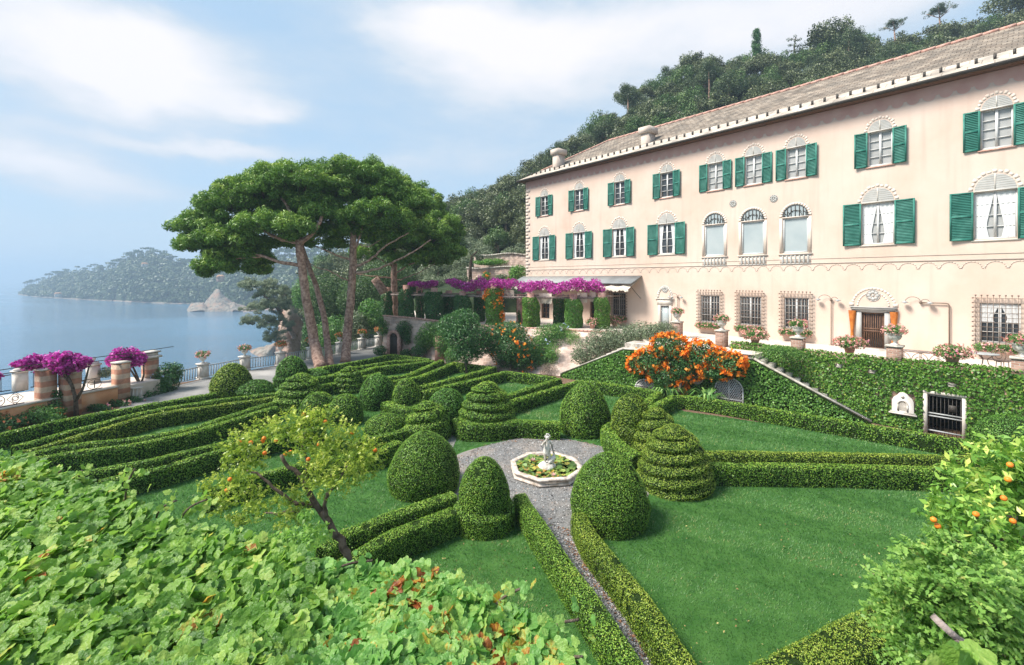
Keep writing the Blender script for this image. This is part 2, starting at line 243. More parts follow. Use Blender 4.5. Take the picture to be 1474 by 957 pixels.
# ------------------------------------------------------------------ mesh building
class MB:
    def __init__(s): s.V = []; s.F = []; s.n = 0
    def add(s, V, F, m=0, v=None):
        V = np.asarray(V, float).reshape(-1, 3)
        groups = {}
        if isinstance(F, np.ndarray): groups[F.shape[1]] = F
        else:
            for f in F: groups.setdefault(len(f), []).append(f)
        for k, f in groups.items():
            f = np.asarray(f, np.int64).reshape(-1, k) + s.n
            if v is None: vv = np.full(len(f), .5)
            elif np.isscalar(v): vv = np.full(len(f), float(v))
            else: vv = np.asarray(v, float)
            s.F.append((f, m, vv))
        s.V.append(V); s.n += len(V)
        return s
    def box(s, a, b, m=0):
        x0, y0, z0 = a; x1, y1, z1 = b
        V = [(x0, y0, z0), (x1, y0, z0), (x1, y1, z0), (x0, y1, z0), (x0, y0, z1), (x1, y0, z1), (x1, y1, z1), (x0, y1, z1)]
        return s.add(V, [(0, 3, 2, 1), (4, 5, 6, 7), (0, 1, 5, 4), (1, 2, 6, 5), (2, 3, 7, 6), (3, 0, 4, 7)], m)
    def bar(s, p, q, w, h=None, m=0, up=(0, 0, 1)):
        """square bar from p to q"""
        p, q = np.array(p, float), np.array(q, float); d = q - p; d /= np.linalg.norm(d) + 1e-9
        u = np.array(up, float)
        if abs(d @ u) > .95: u = np.array([1., 0, 0])
        a = np.cross(d, u); a /= np.linalg.norm(a); b = np.cross(a, d)
        h = h or w; a = a * w / 2; b = b * h / 2
        V = [p - a - b, p + a - b, p + a + b, p - a + b, q - a - b, q + a - b, q + a + b, q - a + b]
        return s.add(V, [(0, 1, 2, 3), (7, 6, 5, 4), (0, 4, 5, 1), (1, 5, 6, 2), (2, 6, 7, 3), (3, 7, 4, 0)], m)
    def tube(s, P, R, n=8, m=0, v=None, cap=True, noise=0):
        P = np.asarray(P, float); k = len(P); R = np.broadcast_to(np.asarray(R, float), (k,))
        T = np.gradient(P, axis=0); T /= np.linalg.norm(T, axis=1)[:, None] + 1e-9
        u = np.array([0., 0, 1]) if abs(T[0][2]) < .9 else np.array([1., 0, 0])
        rings = []
        a = np.cross(T[0], u); a /= np.linalg.norm(a)
        for i in range(k):
            a = a - T[i] * (a @ T[i]); a /= np.linalg.norm(a) + 1e-9
            b = np.cross(T[i], a)
            th = np.arange(n) * 2 * PI / n
            r = R[i] * (1 + noise * np.sin(3 * th + i * 1.3) + noise * .7 * np.sin(5 * th - i * .7))
            rings.append(P[i] + np.outer(np.cos(th) * r, a) + np.outer(np.sin(th) * r, b))
        V = np.concatenate(rings); F = []
        for i in range(k - 1):
            for j in range(n):
                j2 = (j + 1) % n
                F.append((i * n + j, i * n + j2, (i + 1) * n + j2, (i + 1) * n + j))
        if cap: F.append(tuple(range(n))[::-1]); F.append(tuple((k - 1) * n + j for j in range(n)))
        return s.add(V, F, m, v)
    def lathe(s, prof, c=(0, 0, 0), n=20, m=0, a0=0, sx=1, sy=1):
        """profile of (r, z) about a vertical axis at c"""
        V = []; F = []
        for r, z in prof:
            for j in range(n):
                t = a0 + j * 2 * PI / n
                V.append((c[0] + r * math.cos(t) * sx, c[1] + r * math.sin(t) * sy, c[2] + z))
        k = len(prof)
        for i in range(k - 1):
            for j in range(n):
                j2 = (j + 1) % n
                F.append((i * n + j, i * n + j2, (i + 1) * n + j2, (i + 1) * n + j))
        if prof[-1][0] > 1e-4: F.append(tuple((k - 1) * n + j for j in range(n)))
        if prof[0][0] > 1e-4: F.append(tuple(j for j in range(n))[::-1])
        return s.add(V, F, m)
    def prism(s, poly, a, b, axis='y', m=0):
        """polygon extruded between a and b; poly in (x,z) for axis y, (x,y) for z, (y,z) for x"""
        n = len(poly)
        def P(p, t): return {'y': (p[0], t, p[1]), 'z': (p[0], p[1], t), 'x': (t, p[0], p[1])}[axis]
        V = [P(p, a) for p in poly] + [P(p, b) for p in poly]
        F = [tuple(range(n)), tuple(range(2 * n - 1, n - 1, -1))] + [(i, i + n, (i + 1) % n + n, (i + 1) % n) for i in range(n)]
        return s.add(V, F, m)
    def cards(s, P, N, size, m=0, asp=.55, flat=.5, v=None, up=0.0, rg=None, sizevar=.35, droop=0.0):
        """one small folded leaf per point: P points, N outward directions, flat = how far the blade leans out"""
        rg = rg or rng; n = len(P)
        if n == 0: return s
        R = rg.normal(size=(n, 3)); R[:, 2] += up
        Nn = N / (np.linalg.norm(N, axis=1)[:, None] + 1e-9)
        nn = Nn + rg.normal(size=(n, 3)) * flat; nn /= np.linalg.norm(nn, axis=1)[:, None] + 1e-9
        t = R - nn * np.sum(R * nn, axis=1)[:, None]; t[:, 2] -= droop; t /= np.linalg.norm(t, axis=1)[:, None] + 1e-9
        b = np.cross(nn, t); b /= np.linalg.norm(b, axis=1)[:, None] + 1e-9
        L = (size * (1 + sizevar * rg.uniform(-1, 1, n)))[:, None]; W = L * asp * .5
        p0 = P - t * L * .5; p2 = P + t * L * .5
        lift = nn * L * .10
        p1 = P + b * W + lift; p3 = P - b * W + lift
        V = np.stack([p0, p1, p2, p3], 1).reshape(-1, 3)
        F = np.arange(4 * n).reshape(-1, 4)
        if v is None: v = rg.uniform(0, 1, n)
        return s.add(V, F, m, v)
    def build(s, name, mats, parent=None, smooth=False, loc=None, mw=None):
        me = bpy.data.meshes.new(name)
        V = np.concatenate(s.V) if s.V else np.zeros((0, 3))
        if loc is not None: V = V - np.asarray(loc, float)
        me.vertices.add(len(V)); me.vertices.foreach_set('co', V.astype(np.float32).ravel())
        loops = np.concatenate([f.ravel() for f, _, _ in s.F]); tot = np.concatenate([np.full(len(f), f.shape[1]) for f, _, _ in s.F])
        start = np.concatenate([[0], np.cumsum(tot)[:-1]])
        me.loops.add(len(loops)); me.loops.foreach_set('vertex_index', loops.astype(np.int32))
        me.polygons.add(len(tot)); me.polygons.foreach_set('loop_start', start.astype(np.int32))
        me.polygons.foreach_set('material_index', np.concatenate([np.full(len(f), mi) for f, mi, _ in s.F]).astype(np.int32))
        if smooth: me.polygons.foreach_set('use_smooth', np.ones(len(tot), bool))
        at_ = me.attributes.new('v', 'FLOAT', 'FACE'); at_.data.foreach_set('value', np.concatenate([vv for _, _, vv in s.F]).astype(np.float32))
        me.update(calc_edges=True); me.validate()
        for m in (mats if isinstance(mats, (list, tuple)) else [mats]): me.materials.append(M[m] if isinstance(m, str) else m)
        o = bpy.data.objects.new(name, me); COL.objects.link(o)
        if parent is not None: o.parent = parent
        if loc is not None: o.location = loc
        return o
def tag(o, label=None, cat=None, group=None, kind=None):
    if label: o['label'] = label
    if cat: o['category'] = cat
    if group: o['group'] = group
    if kind: o['kind'] = kind
    return o
def empty(name, loc, label=None, cat=None, group=None, rz=0):
    o = bpy.data.objects.new(name, None); COL.objects.link(o); o.location = loc; o.rotation_euler = (0, 0, rz); o.empty_display_size = .3
    return tag(o, label, cat, group)
def copy_tree(o, parent=None):
    c = o.copy(); COL.objects.link(c); c.parent = parent
    for k in ('label', 'category', 'group'):
        if k in c and parent is not None: del c[k]
    for ch in [x for x in COL.objects if x.parent == o]: copy_tree(ch, c)
    return c
def tri_of(V, F):
    out = []
    for f in F:
        for i in range(1, len(f) - 1): out.append((f[0], f[i], f[i + 1]))
    return np.array(out)
def scatter(V, F, dens=None, count=None, rg=None):
    """random points on a mesh with their face normals"""
    rg = rg or rng
    V = np.asarray(V, float); T = tri_of(V, F) if not (isinstance(F, np.ndarray) and F.shape[1] == 3) else F
    A, B, C_ = V[T[:, 0]], V[T[:, 1]], V[T[:, 2]]
    nr = np.cross(B - A, C_ - A); ar = np.linalg.norm(nr, axis=1) / 2
    n = count if count is not None else int(dens * ar.sum())
    i = rg.choice(len(T), n, p=ar / ar.sum())
    u, w = rg.random(n), rg.random(n); fl = u + w > 1; u[fl], w[fl] = 1 - u[fl], 1 - w[fl]
    P = A[i] + (B[i] - A[i]) * u[:, None] + (C_[i] - A[i]) * w[:, None]
    N = nr[i] / (2 * ar[i][:, None] + 1e-12)
    return P, N
_K = np.random.default_rng(5).normal(size=(6, 3)); _PH = np.random.default_rng(6).uniform(0, 6.28, 6)
def wob(P, f=1.0):
    """smooth pseudo-noise in -1..1"""
    P = np.atleast_2d(P) * f
    return sum(np.sin(P @ _K[i] * (1 + .35 * i) + _PH[i]) / (1 + .3 * i) for i in range(6)) / 3.4
def grid_faces(nu, nv, wrap=False):
    F = []
    for i in range(nu - 1):
        for j in range(nv if wrap else nv - 1):
            j2 = (j + 1) % nv
            F.append((i * nv + j, i * nv + j2, (i + 1) * nv + j2, (i + 1) * nv + j))
    return F
def leafsize(Y, lo=.027, hi=.08, k=.0028): return min(hi, max(lo, k * Y))
# ------------------------------------------------------------------ camera, sky, sun, haze
cam = bpy.data.cameras.new('camera'); co = bpy.data.objects.new('camera', cam); COL.objects.link(co)
co.location = (0, 0, EYE); co.rotation_euler = (PI / 2, 0, 0)
cam.sensor_width = 36; cam.lens = 36 * FP / 1474; cam.shift_y = -(478.5 - HY) / 1474; cam.clip_start = .1; cam.clip_end = 20000
S.camera = co
SUN = np.array([-.75, -.15, .92]); SUN /= np.linalg.norm(SUN)
EXPOSURE = 1.32
W = bpy.data.worlds.new('World'); S.world = W; W.use_nodes = True
def make_world():
    nt = W.node_tree; nt.nodes.clear(); L = nt.links.new
    out = node(nt, 'ShaderNodeOutputWorld'); bg = node(nt, 'ShaderNodeBackground'); bg.inputs['Strength'].default_value = .1
    sky = node(nt, 'ShaderNodeTexSky'); sky.sky_type = 'NISHITA'; sky.sun_disc = False
    sky.sun_elevation = math.asin(SUN[2]); sky.sun_rotation = math.atan2(SUN[0], SUN[1]); sky.air_density = 1.0; sky.dust_density = .6; sky.ozone_density = 1.5
    tc = node(nt, 'ShaderNodeTexCoord')
    # direction warped by noise, then azimuth / elevation in degrees
    nz = node(nt, 'ShaderNodeTexNoise'); nz.inputs['Scale'].default_value = 3.2; nz.inputs['Detail'].default_value = 7; nz.inputs['Roughness'].default_value = .55
    mp = node(nt, 'ShaderNodeMapping'); mp.inputs['Scale'].default_value = (1, 1, 2.6); L(tc.outputs['Generated'], mp.inputs[0]); L(mp.outputs[0], nz.inputs['Vector'])
    vs = node(nt, 'ShaderNodeVectorMath', operation='SUBTRACT'); vs.inputs[1].default_value = (.5, .5, .5); L(nz.outputs['Color'], vs.inputs[0])
    vm = node(nt, 'ShaderNodeVectorMath', operation='MULTIPLY_ADD'); vm.inputs[1].default_value = (.22, .22, .13); L(vs.outputs[0], vm.inputs[0]); L(tc.outputs['Generated'], vm.inputs[2])
    sx = node(nt, 'ShaderNodeSeparateXYZ'); L(vm.outputs[0], sx.inputs[0])
    az = node(nt, 'ShaderNodeMath', operation='ARCTAN2'); L(sx.outputs[0], az.inputs[0]); L(sx.outputs[1], az.inputs[1])
    total = None
    def mth(op, a, b):
        n = node(nt, 'ShaderNodeMath', operation=op)
        for k, x in enumerate((a, b)):
            if x is None: continue
            if isinstance(x, (int, float)): n.inputs[k].default_value = x
            else: L(x, n.inputs[k])
        return n.outputs[0]
    # cloud banks: centre (photo position turned into a direction), half-sizes in radians, weight
    banks = [(150, 62, .15, .035, .75), (195, 128, .12, .032, 1.25), (60, 25, .2, .04, .5), (15, 225, .16, .022, .95), (305, 210, .12, .014, .85), (372, 165, .06, .018, .8), (30, 175, .15, .02, .3),
             (690, 40, .22, .07, .95), (760, 95, .17, .06, .85), (620, 30, .10, .05, .7), (1060, 10, .25, .05, .6), (940, 40, .18, .05, .4), (1250, 5, .2, .05, .7), (590, 240, .12, .03, .3),
             (40, 320, .5, .07, .26), (1380, 10, .2, .03, .2), (400, 40, .4, .05, -.2)]
    for px, py, sa, se, w in banks:
        d = np.array([(px - HX) / FP, 1, (HY - py) / FP]); d /= np.linalg.norm(d)
        a = math.atan2(d[0], d[1])
        x1 = mth('DIVIDE', mth('SUBTRACT', az.outputs[0], a), sa); x2 = mth('DIVIDE', mth('SUBTRACT', sx.outputs[2], float(d[2])), se)
        e = mth('EXPONENT', mth('MULTIPLY', mth('ADD', mth('MULTIPLY', x1, x1), mth('MULTIPLY', x2, x2)), -.8), None)
        e = mth('MULTIPLY', e, w); total = e if total is None else mth('ADD', total, e)
    # thin broken cloud over the rest of the sky
    n2 = node(nt, 'ShaderNodeTexNoise'); n2.inputs['Scale'].default_value = 2.4; n2.inputs['Detail'].default_value = 8; n2.inputs['Roughness'].default_value = .6; L(mp.outputs[0], n2.inputs['Vector'])
    r2 = ramp(nt, [(.40, (0, 0, 0)), (.75, (1, 1, 1))]); L(n2.outputs['Fac'], r2.inputs[0])
    thin = mth('MULTIPLY', r2.outputs[0], .42)
    tot = node(nt, 'ShaderNodeMath', operation='ADD', use_clamp=True); L(mth('MULTIPLY', total, .72), tot.inputs[0]); L(thin, tot.inputs[1])
    # even veil over the blue
    veil = node(nt, 'ShaderNodeMix', data_type='RGBA'); veil.inputs[0].default_value = .85; L(sky.outputs[0], veil.inputs[6]); veil.inputs[7].default_value = (1.95, 2.75, 3.55, 1)
    mg = node(nt, 'ShaderNodeMix', data_type='RGBA'); gk = node(nt, 'ShaderNodeMath', operation='MULTIPLY', use_clamp=True); gk.inputs[1].default_value = 1.9; L(tot.outputs[0], gk.inputs[0])
    L(gk.outputs[0], mg.inputs[0]); L(veil.outputs[2], mg.inputs[6]); mg.inputs[7].default_value = (2.75, 3.15, 3.6, 1)
    mk = node(nt, 'ShaderNodeMapRange', interpolation_type='SMOOTHSTEP'); mk.inputs[1].default_value = .15; mk.inputs[2].default_value = 1.15; L(tot.outputs[0], mk.inputs[0])
    mx = node(nt, 'ShaderNodeMix', data_type='RGBA'); L(mk.outputs[0], mx.inputs[0]); L(mg.outputs[2], mx.inputs[6]); mx.inputs[7].default_value = (4.35, 4.2, 4.3, 1)
    L(mx.outputs[2], bg.inputs['Color']); L(bg.outputs[0], out.inputs[0])
make_world()
sl = bpy.data.lights.new('sun', 'SUN'); sl.energy = 3.3; sl.angle = math.radians(20); sl.color = (1, .95, .87)
so = bpy.data.objects.new('sun', sl); COL.objects.link(so); so.location = (-60, 10, 90)
so.rotation_euler = Vector(-SUN).to_track_quat('-Z', 'Y').to_euler()
S.view_settings.view_transform = 'Standard'; S.view_settings.look = 'None'; S.view_settings.gamma = 1; S.view_settings.exposure = EXPOSURE
S.cycles.use_denoising = True; S.cycles.max_bounces = 6; S.cycles.diffuse_bounces = 3; S.cycles.glossy_bounces = 2; S.cycles.transmission_bounces = 3
S.cycles.transparent_max_bounces = 4; S.cycles.volume_bounces = 1; S.cycles.caustics_reflective = False; S.cycles.caustics_refractive = False
S.cycles.use_adaptive_sampling = True; S.cycles.adaptive_threshold = .015

SEA = -22.0
R_SEA = 5200
mb = MB()
mb.add([(-R_SEA, -30, SEA), (R_SEA * .2, -30, SEA), (R_SEA * .2, R_SEA, SEA), (-R_SEA, R_SEA, SEA)], [(0, 1, 2, 3)])
tag(mb.build('sea', 'sea'), kind='structure')
def make_haze():
    m, nt, out = newmat('sea_haze')
    v = node(nt, 'ShaderNodeVolumePrincipled'); v.inputs['Color'].default_value = (.50, .625, .755, 1); v.inputs['Density'].default_value = .00062; v.inputs['Anisotropy'].default_value = .0
    nt.links.new(v.outputs[0], out.inputs['Volume'])
    mb = MB().box((-R_SEA - 5, -35, SEA - 1), (R_SEA * .2 + 5, R_SEA + 5, 118))
    tag(mb.build('haze', m), kind='stuff')
make_haze()

# ------------------------------------------------------------------ plateau, cliffs, hill
RAIL = [(-36, -6), (-33, 6), (-26.6, 19.0), (-19.9, 29.2), (-16.2, 36.6), (-13.0, 44.1), (-13.5, 50)]
def make_ground():
    # the garden plateau with the land falling to the sea beyond the railing
    edge = [np.array(p, float) for p in RAIL]
    mb = MB()
    out = np.array([-.93, .36])
    rows = []
    prof = [(0, 0), (.5, -1.2), (2.5, -4.5), (6, -9), (10, -14), (15, -24)]
    for d, z in prof:
        for p in edge:
            q = p + out * d
            rows.append((q[0] + 0.8 * wob([q[0], q[1], z])[0] * min(1, d), q[1], z + .5 * wob([q[0] * .7, q[1], z])[0] * min(1, d) if d else z))
    mb.add(rows, [(a, d_, c, b) for a, b, c, d_ in grid_faces(len(prof), len(edge))])
    tag(mb.build('sea_cliff', 'rock', smooth=False), kind='structure')
    poly = [tuple(p) for p in RAIL] + [(-13.5, 60), (40, 60), (60, -6)]
    mb = MB().add([(x, y, 0) for x, y in poly], [tuple(range(len(poly)))[::-1]])
    tag(mb.build('garden_ground', 'soil'), kind='structure')
make_ground()
GARDEN = [G(-60, 655)[:2], G(0, 640)[:2], G(110, 610)[:2], G(304, 577)[:2], G(461, 537)[:2], G(563, 519)[:2], G(620, 525)[:2], G(727, 543)[:2], G(804, 552)[:2], G(930, 567)[:2], G(985, 592)[:2], G(1122, 612)[:2], G(1384, 655)[:2],
          (24, 14), (20, 4), (6, 1), (-8, 1), (-20, 6)]
def sheet(name, poly, z, mat):
    mb = MB().add([(p[0], p[1], z) for p in poly], [tuple(range(len(poly)))])
    o = mb.build(name, mat)
    if o.data.polygons[0].normal.z < 0: o.data.flip_normals()
    return tag(o, kind='structure')
sheet('lawn', GARDEN, .004, 'lawn')
# promenade of fine grey gravel between the railing and the garden
PROM = [G(150, 606)[:2], G(190, 572)[:2], G(225, 562)[:2], (-19.7, 29.3), (-16.05, 36.6), (-12.9, 44.1), (-12.9, 50), (-10.5, 46), (-11.2, 39.4), G(563, 515)[:2], G(461, 531)[:2], G(304, 576)[:2]]
sheet('promenade_path', PROM, .008, 'paving')

def hill_point(k, t):
    """k: column index (float) along the hill, t: 0 foot .. 1 crest"""
HPX = np.array([425, 480, 560, 640, 700, 757, 800, 840, 905, 960, 1000, 1040, 1090, 1165, 1230, 1330, 1400, 1474, 1560, 1720], float)
HSY = np.array([425, 402, 362, 318, 300, 268, 238, 212, 160, 128, 112, 108, 112, 100, 84, 88, 66, 46, 30, 10], float)   # crest line of the bare ground in the photo
HY0 = np.interp(HPX, [425, 560, 640, 757, 905, 1090, 1330, 1720], [84, 62, 58, 58, 58, 52, 46, 42])
HZ0 = np.interp(HPX, [425, 480, 560, 640, 1720], [-13, -4, 2, 5.5, 9])
HYC = np.interp(HPX, [425, 560, 757, 1090, 1720], [112, 108, 108, 104, 92])
def hill_xyz(px, t):
    Y0, Yc = np.interp(px, HPX, HY0), np.interp(px, HPX, HYC); z0 = np.interp(px, HPX, HZ0); zc = EYE - (np.interp(px, HPX, HSY) - HY) * Yc / FP
    if t <= 1:
        Y = Y0 + (Yc - Y0) * t; z = z0 + (zc - z0) * (t ** 1.05)
    else:
        Y = Yc + (t - 1) * 60; z = zc - (t - 1) * 14
    X = (px - HX) / FP * Y
    return np.array([X, Y, z + .8 * wob([X * .12, Y * .12, 0])[0]])
def make_hill():
    pxs = np.concatenate([np.linspace(425, 1720, 70)]); ts = np.linspace(0, 1.5, 22)
    V = [hill_xyz(px, t) for t in ts for px in pxs]
    mb = MB().add(V, grid_faces(len(ts), len(pxs)))
    # skirt down to the sea on the left and the foot
    o = mb.build('hillside', 'scrub', smooth=True)
    tag(o, kind='structure')
    V = []; 
    for d in range(4):
        for px in pxs:
            p = hill_xyz(px, 0)
            if d == 0: V.append(p)
            else:
                q = p + np.array([0, -3.0 * d, 0]); q[2] = max(-24, p[2] - [0, .5, 3 if px > 560 else 9, 30 if px < 560 else 8][d]); V.append(q)
    tag(MB().add(V, grid_faces(4, len(pxs))).build('hill_foot', 'scrub', smooth=True), kind='structure')
make_hill()

# ------------------------------------------------------------------ headland across the water
def make_headland():
    #        px   waterline  ground crest
    rows = [(26, 424, 421), (40, 426, 414), (52, 427.5, 411), (75, 429, 402), (110, 431, 394), (150, 433, 392), (170, 434, 384), (188, 435, 374), (212, 436, 368), (235, 437, 374), (258, 437.5, 385), (285, 438, 388), (315, 440, 384), (350, 444, 380), (390, 447, 376), (440, 449, 372), (520, 451, 366), (640, 452, 360)]
    A = np.array(rows, float)
    pxs = np.concatenate([np.linspace(26, 640, 120)])
    def P(px, t):
        w = np.interp(px, A[:, 0], A[:, 1]); c = np.interp(px, A[:, 0], A[:, 2])
        Y0 = FP * (EYE - SEA) / (w - HY); Yc = Y0 + 130 if px < 300 else Y0 + 150
        zc = EYE - (c - HY) * Yc / FP
        if t < .08: Y, z = Y0 + 8 * t / .08, SEA - 1 + 2.2 * t / .08
        elif t <= 1: Y, z = Y0 + 8 + (Yc - Y0 - 8) * (t - .08) / .92, SEA + 1.2 + (zc - SEA - 1.2) * ((t - .08) / .92) ** .7
        else: Y, z = Yc + 160 * (t - 1), zc - (zc - SEA + 2) * (t - 1) ** 1.4
        X = (px - HX) / FP * Y
        return np.array([X, Y, z + (3.0 * wob([X * .03, Y * .03, 0])[0] if .1 < t else .6 * wob([X * .2, Y * .2, z])[0])])
    ts = [0, .04, .08, .15, .25, .35, .45, .55, .65, .75, .85, .95, 1, 1.15, 1.4, 1.8, 2]
    V = [P(px, t) for t in ts for px in pxs]
    F = grid_faces(len(ts), len(pxs)); nb = 2 * (len(pxs) - 1)
    mb = MB(); mb.add(V, np.array(F))
    o = mb.build('headland', ['scrub', 'rock'], smooth=True)
    mi = np.zeros(len(F), np.int32); mi[:nb] = 1; o.data.polygons.foreach_set('material_index', mi)
    tag(o, kind='structure')
    # its wood: one far mass of crowns, each a lumpy spray of leaf clumps
    rg = np.random.default_rng(21); mb = MB(); stem = MB()
    Pc, Nc, Sz = [], [], []
    n = 2600
    for i in range(n):
        px = rg.uniform(34, 560); t = .05 + 1.01 * rg.random() ** 1.1
        p = P(px, t); r = rg.uniform(2.6, 5.2); 
        if px < 60: r *= .6
        kind = rg.random()
        top = t > .9 and kind < .45
        h = rg.uniform(9, 13) if top else r * .7
        k = 26
        d = rg.normal(size=(k, 3)); d /= np.linalg.norm(d, axis=1)[:, None]; d[:, 2] = np.abs(d[:, 2]) * (1 if not top else .45)
        q = p + np.array([0, 0, h]) + d * r * np.array([1.25 if top else 1, 1.25 if top else 1, 1.15 if not top else .55]) * rg.uniform(.75, 1.05, (k, 1))
        Pc.append(q); Nc.append(d)
        mb.v = None
        Sz.append(np.full(k, rg.uniform(0, 1)))
        if top: mb.tube([p, p + np.array([rg.normal() * .5, 0, h])], [.35, .2], 5, 1)
    Pc, Nc, Sz = np.concatenate(Pc), np.concatenate(Nc), np.concatenate(Sz)
    mb.cards(Pc, Nc, 3.0, 0, asp=.8, flat=.35, v=np.clip(Sz * .6 + rg.uniform(0, .4, len(Sz)), 0, 1), rg=rg)
    tag(mb.build('headland_wood', ['pined', 'barkg']), kind='stuff')
    # pale rock spit with its pinnacle
    V = []; nu, nv = 30, 22
    for i in range(nu):
        for j in range(nv):
            u, w = i / (nu - 1), j / (nv - 1)
            px = 268 + (372 - 268) * u; Y0 = FP * (EYE - SEA) / (448.5 - HY)
            Y = Y0 + 45 * w
            tall = np.interp(px, [268, 275, 290, 298, 306, 314, 320, 328, 338, 350, 372], [0, 6, 8, 9, 14, 18, 14, 12, 8, 5, 1]) * (math.sin(PI * min(1, w * 1.1 + .02)) ** .5 if not 296 < px < 334 else min(1, .35 + 0 * w) * min(1, w * 14) if w < .3 else math.sin(PI * (w - .3) / .7 * .9 + .12) ** .8 if w > .3 else 0)
            X = (px - HX) / FP * Y
            V.append((X, Y, SEA - 1 + tall * (1 + .35 * wob([X * .25, Y * .2, 3])[0])))
    tag(MB().add(V, grid_faces(nu, nv)).build('rock_spit', 'rock'), kind='structure')
    # white houses among its trees
    for k, (px, py, Y, w, h, lab) in enumerate([(208, 381.5, 600, 3.5, 2.5, 'small white house high on the far headland under the summit trees'), (83, 424.5, 640, 4, 3, 'cream house low on the far headland near its seaward tip'),
                                      (307, 384, 600, 3.5, 3, 'white house on the far headland just left of the pine crown'), (317, 401, 430, 3, 3, 'pinkish house above the pale rock spit across the water')]):
        c = at(px, py, Y); t = empty('house', c, lab, 'house')
        MB().box((-w / 2, -3, -h), (w / 2, 4, h * .5)).build('wall', 'trim' if k != 3 else 'rockp', t)
        MB().prism([(-w / 2 - .4, h * .5 + .004), (w / 2 + .4, h * .5 + .004), (0, h * .5 + 2)], -3.4, 4.4).build('roof', 'stucco', t)
        for dx in (-.22, .22): MB().box((dx * w - .5, -3.06, -h * .2), (dx * w + .5, -3.002, h * .25)).build('window', 'paned', t)
make_headland()
def make_cliff():
    V = []; nu, nv = 26, 22
    for i in range(nu):
        for j in range(nv):
            u, w = i / (nu - 1), j / (nv - 1)
            px = 403 + (455 - 403) * u; Y = 92 - 5 * math.sin(u * 2.6) + 10 * u
            ytop = np.interp(px, [403, 410, 418, 428, 440, 455], [446, 437, 434, 452, 470, 482])
            p = at(px, ytop, Y); z = p[2] + (SEA - 1 - p[2]) * w
            q = np.array([p[0], p[1] - 6 * w * (1 - .5 * w), z])
            a = 1.2 * wob(q * .35)[0] + .6 * wob(q * 1.1)[0]
            V.append(q + np.array([a * .3, -a, 0]))
    tag(MB().add(V, grid_faces(nu, nv)).build('cliff', 'rockp'), kind='structure')
    V = []; nu, nv = 34, 14
    for i in range(nu):
        for j in range(nv):
            u, w = i / (nu - 1), j / (nv - 1)
            p0 = G(362 + 62 * u, 500 + 6 * math.sin(u * 3), SEA)
            Y = p0[1] * (1 - .0) + (w - .5) * (10 + 26 * u); X = (362 + 62 * u - HX) / FP * p0[1]
            h = (u * 7 + .4) * math.sin(PI * w) ** .7
            V.append((X, Y, SEA - .7 + h * (1 + .6 * wob([X * .45, Y * .3, 0])[0])))
    tag(MB().add(V, grid_faces(nu, nv)).build('shore_rocks', 'rock'), kind='structure')
make_cliff()

# trees on the hill: five kinds, copied
def crown_mesh(mb, clumps, per, size, m=0, flat=.6, squash=1.0, rg=None, asp=.6, vspread=.35):
    rg = rg or rng
    P, N, Vv = [], [], []
    for c, r in clumps:
        d = rg.normal(size=(per, 3)); d /= np.linalg.norm(d, axis=1)[:, None]
        q = d * (r * rg.uniform(.55, 1.05, (per, 1))); q[:, 2] *= squash
        P.append(np.asarray(c) + q); N.append(d + np.array([0, 0, .35])); Vv.append(np.clip(rg.uniform(0, 1 - vspread) + rg.uniform(0, vspread, per), 0, 1))
    mb.cards(np.concatenate(P), np.concatenate(N), size, m, asp=asp, flat=flat, v=np.concatenate(Vv), rg=rg)
def clump_cloud(n, rx, ry, rz, cz, rmin, rmax, rg, shell=.55, flatbottom=True):
    out = []
    for _ in range(n):
        d = rg.normal(size=3); d /= np.linalg.norm(d)
        if flatbottom and d[2] < -.25: d[2] *= -.6
        k = rg.uniform(shell, 1.0)
        out.append((np.array([d[0] * rx * k, d[1] * ry * k, cz + d[2] * rz * k]), rg.uniform(rmin, rmax)))
    return out
